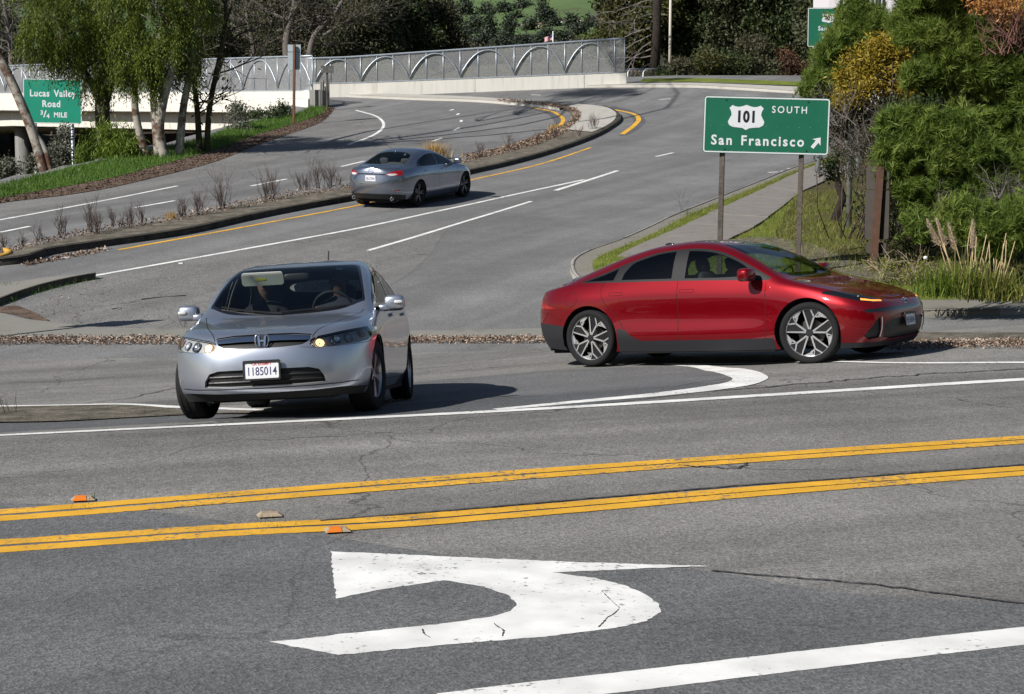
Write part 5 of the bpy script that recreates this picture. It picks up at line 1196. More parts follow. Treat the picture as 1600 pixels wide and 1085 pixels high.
for k, (x, y, rx, ry, mat, lab) in enumerate(((1070, 112, 28, 18, F_dul, 'rounded dull shrub by the pale pole foot'), (1105, 95, 30, 32, F_con, 'olive shrub in the far bed, second from the pale pole'), (1140, 105, 32, 26, F_dark, 'dark green shrub in the middle of the far bed'), (1175, 85, 26, 30, F_dul, 'greyish twiggy shrub in the far bed'), (1200, 108, 26, 22, F_euc, 'low dark shrub near the right end of the far bed'), (1232, 105, 28, 26, F_ora, 'reddish-brown shrub left of the pine tips'), (1040, 122, 14, 10, F_dark, 'small shrub at the handrail end'))):
    if mat is F_ora: mat = leafmat('russet_leaves', [(0, G(.05, .022, .015)), (.5, G(.10, .05, .03)), (1, G(.16, .10, .05))], .2)
    shrub('far_shrub', lab, [(x, y, rx, ry), (x + rx * .3, y + ry * .5, rx * .7, ry * .6)], 100, 5200, mat, (.20, .09), group=gS, base=8.8)
bed = strip('planting_bed', PL([(1000, 134), (1100, 134), (1262, 140.5), (1330, 143)]), [(p[0] + .3, p[1] + 1.4) for p in PL([(1000, 134), (1100, 134), (1262, 140.5), (1330, 143)])], M_grass_g, None, 30, 6, 0.2, offB=.25); tag(bed, 'planted strip with grass edge behind the far sidewalk', 'planting bed', kind='structure')

# --- right hand pines: needle tufts on branches
def pine(name, label, blobs, Y, tufts, trunk_px, needles=30, ln=.17):
    tufts = int(tufts * 2.6)
    t = empty(name); tag(t, label, 'tree', 'pines on the right hillside'); B = pxblobs(blobs, Y, .8); m = MB(); bx = at(trunk_px[0], trunk_px[1], Y); bz = hill_z(bx.x, Y) - .2
    tr = [Vector((bx.x, Y + 2.6, bz + k * .5)) + Vector((RNG.normal() * .05, RNG.normal() * .05, 0)) for k in range(7)]; m.tube(tr, list(np.linspace(.12, .05, 7)), 8)
    nodes = []
    for c, r in B:
        a = min(tr, key=lambda q: abs(q.z - (c[2] - .3))); pts = limb(m, a, c, .06, .022, .06, 6, 5)
        for _ in range(9):
            e = Vector(c) + Vector(rdir(1)[0] * np.array(r) * RNG.uniform(.5, .95)); q = pts[RNG.integers(2, 6)]; nodes += limb(m, q, e, .022, .008, .1, 5, 4)
    m.build('trunk', K_barkd, t, True)
    S, d = in_blobs(lumpy(B, 11, .28, .5), tufts, .2); S = S + RNG.normal(size=S.shape) * .09; d = unit(d + np.array([0, -.12, .55]) + rdir(tufts) * .45)
    axis = np.repeat(d, needles, 0); base = np.repeat(S, needles, 0) - axis * RNG.uniform(0, .22, (len(axis), 1)); D = unit(axis * .75 + rdir(len(axis)) * .62)
    leaves('needles', base, D, RNG.uniform(.7, 1.15, len(D)) * ln, .017, F_pine, t, 'tri')
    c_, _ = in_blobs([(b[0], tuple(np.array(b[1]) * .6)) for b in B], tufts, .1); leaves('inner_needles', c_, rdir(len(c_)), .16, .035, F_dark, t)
    return t
pine('pine_tree', 'large bushy pine filling the right edge', [(1470, 60, 60, 45), (1440, 25, 48, 35), (1520, 100, 60, 42), (1560, 60, 55, 50), (1500, -20, 90, 45), (1455, 110, 38, 28), (1590, 130, 45, 55), (1570, 210, 48, 50), (1520, 165, 35, 22)], 30.5, 3000, (1540, 300))
pine('pine_tree', 'spreading lower pine behind the brown sign post', [(1420, 215, 42, 32), (1460, 245, 55, 38), (1400, 250, 30, 28), (1520, 260, 55, 42), (1450, 300, 45, 28), (1540, 310, 45, 32), (1395, 190, 26, 22), (1440, 190, 34, 22), (1480, 210, 40, 26), (1590, 280, 40, 45)], 29.6, 2300, (1500, 330))
pine('pine_tree', 'narrow dark pine overlapping the far route sign', [(1350, 40, 34, 30), (1335, 15, 26, 26), (1300, 80, 26, 26), (1285, 115, 26, 22), (1275, 140, 24, 18), (1320, 60, 26, 24), (1370, 65, 24, 20)], 36, 1300, (1345, 240), ln=.2)
pine('pine_tree', 'low pine boughs above the pampas grass', [(1445, 350, 18, 14), (1525, 345, 38, 20), (1570, 370, 38, 22), (1590, 340, 30, 26), (1500, 330, 24, 14)], 27.6, 900, (1575, 400))
shrub('dense_shrub', 'dense dark evergreen brush behind the pines', [(1420, 120, 50, 45), (1470, 180, 55, 55), (1540, 180, 60, 60), (1590, 100, 50, 60), (1430, 220, 50, 45), (1500, 60, 70, 50), (1560, 260, 50, 45), (1400, 60, 30, 40), (1600, 200, 40, 60), (1320, 190, 40, 45), (1370, 195, 40, 55), (1310, 150, 30, 30)], 37, 20000, F_dark, (.16, .07), stem=False)
# yellow shrub, twiggy scrub
shrub('yellow_shrub', 'golden yellow leafy shrub beside the pines', [(1345, 100, 34, 24), (1380, 85, 34, 24), (1400, 105, 30, 22), (1360, 125, 40, 16), (1325, 125, 20, 12), (1405, 60, 16, 16), (1330, 155, 28, 12), (1400, 140, 30, 10)], 32.5, 9000, F_yel, (.10, .032), base=1.2)
shrub('orange_shrub', 'orange leaved shrub at the top right corner', [(1560, 10, 40, 14), (1590, 25, 24, 12), (1540, 0, 24, 8)], 29.6, 1500, F_ora, (.09, .03), stem=False)
shrub('green_shrub', 'glossy green shrub between the pines', [(1420, 180, 20, 16), (1445, 165, 22, 12), (1400, 165, 16, 12), (1300, 265, 14, 16), (1380, 225, 14, 12)], 30.4, 2200, F_dark, (.07, .035))
def scrub(name, label, spots, Y, mat, h, n, depth=2, leafn=0, fm=None):
    t = empty(name); tag(t, label, 'shrub'); m = MB(); pts = []
    for x, y, sx in spots:
        b = at(x, y, Y); zb = max(hill_z(b.x, Y) - .05, b.z - 1.0) if y > 250 else b.z
        for _ in range(n): pts += twig(m, (b.x + RNG.normal() * sx * Y / F_PX, Y + RNG.normal() * .3, b.z - .1), (RNG.normal() * .7, RNG.normal() * .5, .9), h * RNG.uniform(.6, 1.2), .011, depth, .7, .05, 3, 3)
    m.build('twigs', mat, t)
    if leafn: tp = np.array([tuple(p) for p in pts]); q = tp[RNG.integers(0, len(tp), leafn)] + RNG.normal(size=(leafn, 3)) * .06; leaves('foliage', q, rdir(leafn), .06, .028, fm, t)
    return t
scrub('twiggy_shrub', 'tangled grey leafless shrub under the yellow shrub', [(1320, 235, 22), (1350, 225, 25), (1375, 240, 22), (1400, 215, 20), (1335, 270, 20), (1305, 190, 14)], 31.2, K_twig, .62, 16, 2, 1500, F_dul)
scrub('twiggy_shrub', 'dark tangled scrub behind the brown post', [(1400, 330, 18), (1420, 370, 20), (1400, 400, 18), (1440, 390, 18), (1395, 290, 14)], 31.0, K_twigd, .6, 13, 2, 3000, F_dark)
scrub('twiggy_shrub', 'reddish bare twigs at the top right', [(1575, 75, 18), (1590, 60, 14)], 29.4, simple('twig_red', (.16, .075, .06), .9), .55, 14, 2)
scrub('twiggy_shrub', 'grey dead twigs between the lower pine boughs', [(1545, 345, 22), (1580, 330, 18), (1500, 350, 18), (1570, 300, 16)], 28.6, K_twig, .5, 9, 2)
scrub('twiggy_shrub', 'low dry brush right of the brown post foot', [(1400, 425, 16), (1425, 440, 18), (1450, 425, 14)], 28.0, simple('twig_straw', (.26, .21, .15), .9), .4, 12, 1, 900, F_dgr)

# --- pampas clump
pg = empty('pampas_grass'); tag(pg, 'pampas grass clump with feathery plumes at the right corner', 'grass clump'); m = MB(); pv = []
PY = 24.6
def pxz(x, y): return at(x, y, PY)
for bx_, by_, tx, ty in ((1492, 440, 1449, 345), (1500, 445, 1463, 343), (1508, 450, 1482, 350), (1520, 440, 1520, 345)):
    a, c = pxz(bx_, by_), pxz(tx, ty); limb(m, a, c, .012, .006, .03, 6, 4); d = (c - a).normalized()
    for k in range(420):
        s_ = RNG.random(); p = c - d * (.42 * s_) + Vector(RNG.normal(size=3)) * .008; pv.append((p, (d * .8 + Vector(RNG.normal(size=3)) * (.25 + .25 * s_)).normalized(), .05 + .06 * s_))
for k in range(26): a = pxz(RNG.uniform(1490, 1580), RNG.uniform(450, 470)); limb(m, a, a + Vector((RNG.normal() * .12, RNG.normal() * .1, RNG.uniform(.4, 1.0))), .010, .007, .03, 4, 4)
for a, c in (((1487, 450), (1527, 411)), ((1528, 420), (1572, 470)), ((1530, 418), (1552, 455))): limb(m, pxz(*a), pxz(*c), .012, .009, .02, 4, 4)
m.build('canes', simple('cane_straw', (.46, .35, .20), .8), pg, True); leaves('plumes', np.array([tuple(p[0]) for p in pv]), np.array([tuple(p[1]) for p in pv]), np.array([p[2] for p in pv]), .007, F_plume, pg, 'tri')
def blades(cx, cy, n, ln, spread, Y, wid=.014, sd=10):
    o = np.array(tuple(at(cx, cy, Y))); V, Fc = [], []
    for k in range(n):
        a = RNG.uniform(0, 2 * math.pi); lean = RNG.uniform(.15, 1.0) * spread; L_ = ln * RNG.uniform(.6, 1.15); h = np.array([math.cos(a), math.sin(a) * .6, 0]); s_ = np.array([-h[1], h[0], 0]) * wid; b0 = o + RNG.normal(size=3) * np.array([sd * Y / F_PX, .15, .02]); i0 = len(V)
        for q in range(4): f = q / 3; p = b0 + h * lean * L_ * f ** 1.4 + np.array([0, 0, L_ * (f - .55 * lean * f * f)]); w_ = s_ * (1 - f * .85); V += [p - w_, p + w_]
        for q in range(3): Fc.append((i0 + 2 * q, i0 + 2 * q + 1, i0 + 2 * q + 3, i0 + 2 * q + 2))
    return V, Fc
for (cx, cy, n, ln, sp, mt, nm) in ((1475, 462, 260, .62, 1.0, F_bri, 'leaf_blades'), (1545, 468, 260, .55, .8, F_dgr, 'dry_blades'), (1510, 462, 160, .8, .6, F_dgr, 'dry_blades'), (1580, 470, 160, .6, .8, F_dgr, 'dry_blades')):
    V_, F_ = blades(cx, cy, n, ln, sp, PY - .3, sd=18); mesh_np(nm, np.array(V_), np.array(F_), mt, pg)
tag(blob('litter_bag', tuple(at(1446, 403, 26.5)), (.035, .03, .03), simple('white_plastic', (.7, .7, .72), .5), None, .9), 'scrap of white plastic litter left of the pampas plumes', 'litter')
# ------------------------------------------------------------------ red fastback
def place_car(root, rear, front, up_hint=None, side=1):
    """stand the car so that its contact points hit the given world points"""
def red_car():
    root = empty('fastback_sedan'); red = car_paint('red_metallic_paint', (0.17, 0.0006, 0.0045), 0.45, 0.36)
    def L(f, t, w, z): return dict(f=f, t=t, w=w, z=z)
    Z8 = [(2.12, .735), (2.0, .785), (1.8, .845), (1.5, .915), (1.25, .965), (1.1, 1.03), (.7, 1.25), (.35, 1.405), (.05, 1.475), (-.2, 1.492), (-.6, 1.467), (-1.0, 1.395), (-1.4, 1.285), (-1.8, 1.155), (-2.1, 1.055), (-2.35, .975), (-2.42, .95)]
    Z6 = [(2.2, .70), (2.0, .765), (1.8, .825), (1.5, .905), (1.2, .975), (1.05, 1.04), (.7, 1.225), (.35, 1.375), (.05, 1.44), (-.2, 1.452), (-.6, 1.428), (-1.0, 1.348), (-1.4, 1.225), (-1.8, 1.10), (-2.1, 1.022), (-2.43, .94)]
    levels = [
        L(2.20, -2.42, [(-2.6, .80), (-1.9, .86), (-.9, .88), (.9, .88), (1.9, .85), (2.4, .80)], [(-2.6, .26), (-2.2, .23), (-1.6, .19), (0, .165), (1.6, .17), (2.4, .165)]),
        L(2.30, -2.49, [(-2.6, .86), (-1.5, .93), (-.7, .938), (.7, .935), (1.5, .93), (2.4, .86)], [(-2.6, .40), (-2.0, .37), (-1, .375), (.9, .37), (1.7, .33), (2.4, .29)]),
        L(2.325, -2.525, [(-2.6, .86), (-1.5, .94), (-.7, .905), (.6, .903), (1.5, .94), (2.4, .87)], [(-2.6, .60), (-1.5, .60), (0, .56), (1.5, .56), (2.4, .47)]),
        L(2.315, -2.50, [(-2.6, .84), (-1.5, .93), (-.6, .915), (.5, .912), (1.5, .925), (2.4, .86)], [(-2.6, .78), (-1.9, .84), (-.8, .84), (.6, .80), (1.5, .74), (2.0, .66), (2.4, .57)]),
        L(2.28, -2.46, [(-2.6, .76), (-1.6, .835), (-.6, .86), (.5, .86), (1.2, .865), (1.6, .855), (2.4, .80)], [(-2.6, .88), (-2.2, .96), (-1.8, 1.005), (-1.2, 1.025), (-.4, 1.01), (.4, .985), (.95, .955), (1.4, .90), (1.8, .81), (2.1, .71), (2.4, .62)]),
        L(2.24, -2.45, [(-2.6, .66), (-1.9, .72), (-1.5, .71), (-1.0, .665), (-.5, .64), (0, .645), (.3, .675), (.7, .745), (1.05, .80), (1.4, .79), (2.3, .72)], [(2.3, .66), (2.1, .735), (1.8, .82), (1.4, .92), (1.15, .985), (1.0, 1.045), (.7, 1.19), (.35, 1.335), (.05, 1.40), (-.3, 1.412), (-.7, 1.374), (-1.1, 1.275), (-1.45, 1.155), (-1.75, 1.07), (-2.1, .985), (-2.45, .92)]),
        L(2.19, -2.44, [(-2.6, .54), (-1.9, .60), (-1.5, .61), (-1.0, .585), (-.5, .56), (0, .565), (.3, .60), (.7, .675), (1.05, .735), (1.4, .70), (2.3, .60)], Z6),
        L(2.15, -2.43, [(-2.6, .30), (-1, .32), (.5, .34), (1.2, .40), (2.3, .34)], [(x, a - 0.0 * a) for x, a in Z8]),
        L(2.12, -2.42, [(-2.6, 0), (2.4, 0)], Z8)]
    z8, z6 = pchip(*zip(*sorted(Z8))), pchip(*zip(*sorted(Z6)))
    levels[7]['z'] = [(x, float(z8(x) - 0.2 * (z8(x) - z6(x)))) for x in np.linspace(-2.43, 2.15, 40)]
    spec = dict(levels=levels, xs=1.68, xr=-1.68, nf=3.5, nr=3.0, ax=1.475, wz=0.352, arch=0.405, hw=0.93, floor=0.15, nose=2.3, tail=-2.5)
    B = Body(spec); side = lambda c: c.y > 0.42; up = lambda c: c.z > 0.9
    for xw in (1.475, -1.475): B.cut(None, circle2(xw, 0.352, 0.405, 48), 'side', lambda c: c.y > 0.45)
    # lower cladding
    B.cut('cladding', [(-1.02, .46), (-.95, .44), (-.82, .34), (-.72, .305), (.3, .30), (1.05, .305), (1.08, .1), (-1.06, .1), (-1.06, .46)], 'side', side, ('body',))
    B.cut('rear_cladding', [(-1.80, .50), (-2.0, .53), (-2.6, .57), (-2.6, .1), (-1.7, .1), (-1.86, .30)], 'side', lambda c: True, ('body',))
    B.cut('front_lip', [(1.80, .235), (2.0, .225), (2.4, .215), (2.4, .1), (1.75, .1)], 'side', lambda c: True, ('body',))
    # glass house
    B.cut('window_surround', curve2([(1.02, 1.000), (.86, 1.085), (.55, 1.24), (.3, 1.338), (.05, 1.384), (-.25, 1.390), (-.6, 1.358), (-.95, 1.265), (-1.3, 1.15), (-1.62, 1.055)], 40) + curve2([(-1.62, 1.040), (-1.2, 1.030), (-.4, 1.018), (.4, .995), (.98, .972)], 20), 'side', lambda c: c.y > 0.4 and c.z > .9, ('body',))
    B.cut('front_window', curve2([(.84, 1.030), (.70, 1.13), (.45, 1.255), (.2, 1.332), (.0, 1.358), (-.12, 1.364)], 20) + [(-.12, 1.040), (.3, 1.030)], 'side', lambda c: c.y > 0.4 and c.z > .9, ('window_surround',))
    B.cut('rear_window', [(-.30, 1.044)] + curve2([(-.30, 1.364), (-.5, 1.348), (-.72, 1.30), (-.90, 1.235), (-.99, 1.13)], 16) + [(-1.01, 1.055)], 'side', lambda c: c.y > 0.4 and c.z > .9, ('window_surround',))
    B.cut('quarter_window', [(-1.13, 1.055), (-1.11, 1.12), (-1.09, 1.195), (-1.3, 1.12), (-1.55, 1.055)], 'side', lambda c: c.y > 0.4 and c.z > .9, ('window_surround',))
    B.cut('windshield', curve2([(1.24, 0), (1.22, .3), (1.14, .55), (1.03, .68)], 14) + curve2([(1.0, .685), (.7, .628), (.4, .565), (.28, .53)], 10) + curve2([(.26, .50), (.33, .3), (.36, 0)], 8), 'top', lambda c: c.z > 0.94 and c.x > 0, ('body',))
    B.cut('roof_panel', curve2([(.355, 0), (.325, .3), (.25, .505)], 8) + curve2([(.0, .50), (-.5, .49), (-.72, .49)], 8) + curve2([(-.74, .47), (-.68, .3), (-.66, 0)], 8), 'top', lambda c: c.z > 1.2, ('body',))
    B.cut('back_glass', curve2([(-.70, 0), (-.72, .3), (-.78, .475)], 8) + curve2([(-1.2, .53), (-1.66, .565)], 8) + curve2([(-1.74, .5), (-1.80, .3), (-1.82, 0)], 8), 'top', lambda c: c.z > 1.0, ('body',))
    # panels
    dw = 0.007
    B.seam([(.965, .96), (.965, .7), (.955, .5), (.95, .30)], 'side', dw, side); B.seam([(-.205, 1.02), (-.205, .7), (-.20, .5), (-.20, .30)], 'side', dw, side)
    B.seam(curve2([(-1.265, 1.035), (-1.285, .95), (-1.265, .86), (-1.20, .76), (-1.06, .60), (-.96, .46)], 16), 'side', dw, side)
    B.cut('door_front', [(.962, 1.0), (.962, .5), (.948, .30), (-.197, .30), (-.202, 1.04)], 'side', side, ('body',))
    B.cut('door_rear', [(-.208, 1.04), (-.203, .30), (-.72, .303), (-.82, .34), (-.95, .44)] + curve2([(-.965, .46), (-1.065, .60), (-1.205, .76), (-1.27, .86), (-1.29, .95), (-1.27, 1.045)], 14), 'side', side, ('body',))
    for x0 in (-1.16, .0 - .17):
        r = [(x0, .905), (x0 + .19, .905), (x0 + .19, .868), (x0, .868), (x0, .905)]
        for a, b in zip(r[:-1], r[1:]): B.seam([a, b], 'side', 0.005, side, ('door_front', 'door_rear'))
    B.seam([(p[0], p[1]) for p in circle2(-1.72, .84, .088, 24)] + [(-1.632, .84)], 'side', 0.005, side)
    B.seam(curve2([(1.20, .76), (1.4, .745), (1.7, .70), (1.98, .60), (2.06, .50)], 14), 'top', 0.006, lambda c: c.z > .7); B.seam(curve2([(2.06, .50), (2.14, .35), (2.17, 0)], 10), 'top', 0.006, lambda c: c.z > .68)
    B.seam(curve2([(-1.70, .58), (-1.9, .60), (-2.2, .58), (-2.4, .50)], 10), 'top', 0.006, lambda c: c.z > .85)
    B.seam([(-1.845, .56), (-2.05, .66), (-2.3, .70)], 'side', 0.005, side)
    # lamps and front graphics
    fr = lambda c: c.x > 1.5
    B.cut('headlight', curve2([(.905, .815), (.86, .822), (.74, .79), (.62, .745), (.52, .695)], 12) + [(.49, .668), (.56, .662), (.70, .668), (.80, .690), (.86, .735)], 'front', lambda c: c.x > 1.68, ('body',))
    B.cut('signal_strip', [(.78, .702), (.66, .680), (.53, .674), (.52, .690), (.66, .700), (.76, .722)], 'front', lambda c: c.x > 1.68, ('headlight',))
    B.cut('nose_band', [(0, .602), (.5, .602), (.70, .600), (.80, .596), (.80, .562), (.70, .563), (.5, .564), (0, .564)], 'front', lambda c: c.x > 1.6, ('body',))
    B.cut('side_intake', [(.80, .30), (.77, .36), (.70, .46), (.645, .505), (.635, .27), (.74, .255)], 'front', fr, ('body',))
    B.cut('lower_intake', [(0, .475), (.44, .47), (.56, .43), (.60, .36), (.56, .27), (.40, .245), (0, .245)], 'front', fr, ('body',))
    B.cut('tail_lamp', [(-1.98, .735), (-2.14, .775), (-2.30, .845), (-2.6, .88), (-2.6, .745), (-2.2, .735)], 'side', lambda c: c.x < -1.9 and c.y > .3, ('body',))
    B.cut('tail_lamp_bar', [(0, .86), (.42, .86), (.42, .80), (0, .80)], 'front', lambda c: c.x < -2.2, ('body',))
    # build the parts
    body = B.part('body', red, root)[0]; B.part('panel_gap', C_seam, root, off=-0.003)
    B.part('cladding', C_char, root, True, obname='sill_cladding', off=.002); B.part('rear_cladding', C_char, root, off=.002); B.part('front_lip', C_char, root, off=.002)
    B.part('window_surround', C_satin, root, True)
    for nm, ob in (('front_window', 'side_window'), ('rear_window', 'side_window'), ('quarter_window', 'side_window')): B.part(nm, C_tint, root, True, off=-.003, obname=ob)
    B.part('windshield', C_glass, root); B.part('back_glass', C_tint, root); B.part('roof_panel', red, root)
    d1 = B.part('door_front', red, root, True, obname='door'); d2 = B.part('door_rear', red, root, True, obname='door')
    B.part('headlight', C_gloss, root, True); B.part('signal_strip', C_drl, root, True, off=.002, obname='turn_signal')
    B.part('nose_band', C_gloss, root, off=.003); B.part('side_intake', C_black, root, True, off=-.02, obname='air_intake'); B.part('lower_intake', C_black, root, off=-.015)
    B.part('tail_lamp', C_red, root, True); B.part('tail_lamp_bar', C_red, root)
    for nm in ('body', 'door_front', 'door_rear', 'window_surround'): B.part(nm, C_cabin, root, off=-0.02, obname='cabin_liner', src=nm, keepn=False)
    common(B, root, spec, red)
    for sg in (1, -1):
        wheel(root, 1.475, sg * (0.93 - 0.135), 0.352, 0.25, 0.285, 'fan', math.radians(9), 0.35); wheel(root, -1.475, sg * (0.935 - 0.135), 0.352, 0.25, 0.285, 'fan', 0, 0.12)
        mr = blob('door_mirror', (.80, sg * 1.035, 1.055), (.085, .125, .075), red, root, 0.6); blob('mirror_base', (.80, sg * .93, 1.0), (.055, .085, .022), C_gloss, mr, 0.6)
        blob('mirror_cap', (.80, sg * 1.02, 1.008), (.082, .12, .035), C_gloss, mr, 0.6)
        # bright blade beside the air intake
        pts = [B.hit((3, sg * .625 if sg > 0 else .625, z), (-1, 0, 0)) for z in (.28, .36, .44, .50)]
        MB().tube([(p.x + .006, sg * p.y, p.z) for p in pts if p], .007, 6).build('intake_blade', C_alloy, root)
        # jewel in the lamp
        p = B.hit((3, .74, .745), (-1, 0, 0))
        if p: blob('projector_lamp', (p.x + .002, sg * .74, .745), (.008, .016, .008), C_refl, root, 1.0)
    # ducktail spoilers
    def spoiler(name, x0, x1, hw, dz, mat, th=.022, lip=.05):
        m = MB(); n = 20; prof = []
        for k in range(n + 1):
            y = -hw + 2 * hw * k / n; q = B.hit((x0, abs(y), 3), (0, 0, -1)); e = (1 - (abs(y) / hw) ** 4)
            zz = q.z if q else 1.0; xx = x0 + .10 * (abs(y) / hw) ** 2
            m.v += [(xx + .10, y, zz + .005), (x1 + .13 * (abs(y) / hw) ** 2, y, zz + dz * (.6 + .4 * e)), (x1 + .13 * (abs(y) / hw) ** 2, y, zz + dz * (.6 + .4 * e) - th), (xx + .02, y, zz - .02)]
        for k in range(n):
            for j in range(4): m.f.append((k * 4 + j, k * 4 + (j + 1) % 4, k * 4 + 4 + (j + 1) % 4, k * 4 + 4 + j))
        m.f += [(0, 1, 2, 3), (n * 4 + 3, n * 4 + 2, n * 4 + 1, n * 4)]
        m.build(name, mat, root)
    spoiler('rear_spoiler', -1.80, -2.02, .60, -.028, C_gloss, .022); spoiler('tail_lip', -2.28, -2.44, .56, -.012, C_gloss, .018)
    # emblem: slanted letter inside an oval outline on the nose
    p = B.hit((3, 0.0001, .655), (-1, 0, 0)); M = facing((p.x + .004, 0, .66), (1, 0, .55)); e = MB()
    e.tube([M @ Vector((.062 * math.cos(a), .034 * math.sin(a), 0)) for a in np.linspace(0, 2 * math.pi, 25)], .0045, 5, False)
    for a, b in (((-.035, -.026), (-.012, .030)), ((.012, -.030), (.035, .026)), ((-.024, -.003), (.024, .004))): e.tube([M @ Vector((*a, 0)), M @ Vector((*b, 0))], .005, 5)
    e.build('emblem', C_chrome, root)
    p = B.hit((3, 0.0001, .44), (-1, 0, 0)); plate(root, facing((p.x + .022, 0, .44), (1, 0, 0.05)), '9JEB804', True, ink=C_plated)
    # cabin
    seats(root, [(.25, .38, .25, .40), (.25, -.38, .25, .40), (-.72, 0, .58, .36)], .38, .6, C_seat)
    db = blob('dashboard', (.93, 0, .86), (.34, .72, .13), C_cabin, root, .5); blob('instrument_hood', (.72, .36, .98), (.10, .2, .035), C_cabin, db, .5)
    Mw = Matrix.Translation((.60, .38, .94)) @ Matrix.Rotation(math.radians(-66), 4, 'Y')
    MB().tube([Mw @ Vector((.18 * math.cos(a), .18 * math.sin(a), 0)) for a in np.linspace(0, 2 * math.pi, 29)], .014, 6, False).tube([Mw @ Vector((0, -.17, 0)), Mw @ Vector((0, .17, 0))], .016, 6).build('steering_wheel', C_cabin, root, True)
    blob('rear_view_mirror', (.40, 0, 1.335), (.02, .12, .035), C_black, root, .5)
    m = MB(); M = facing((1.02, -.50, 1.045), (.5, 0, 1)); m.prism(rrect(.14, .055, .006), 0, .002, M); m.build('dash_card', C_platew, root)
    blob('roof_antenna', (-.78, 0, 1.455), (.07, .02, .03), C_gloss, root, .8)
    return root
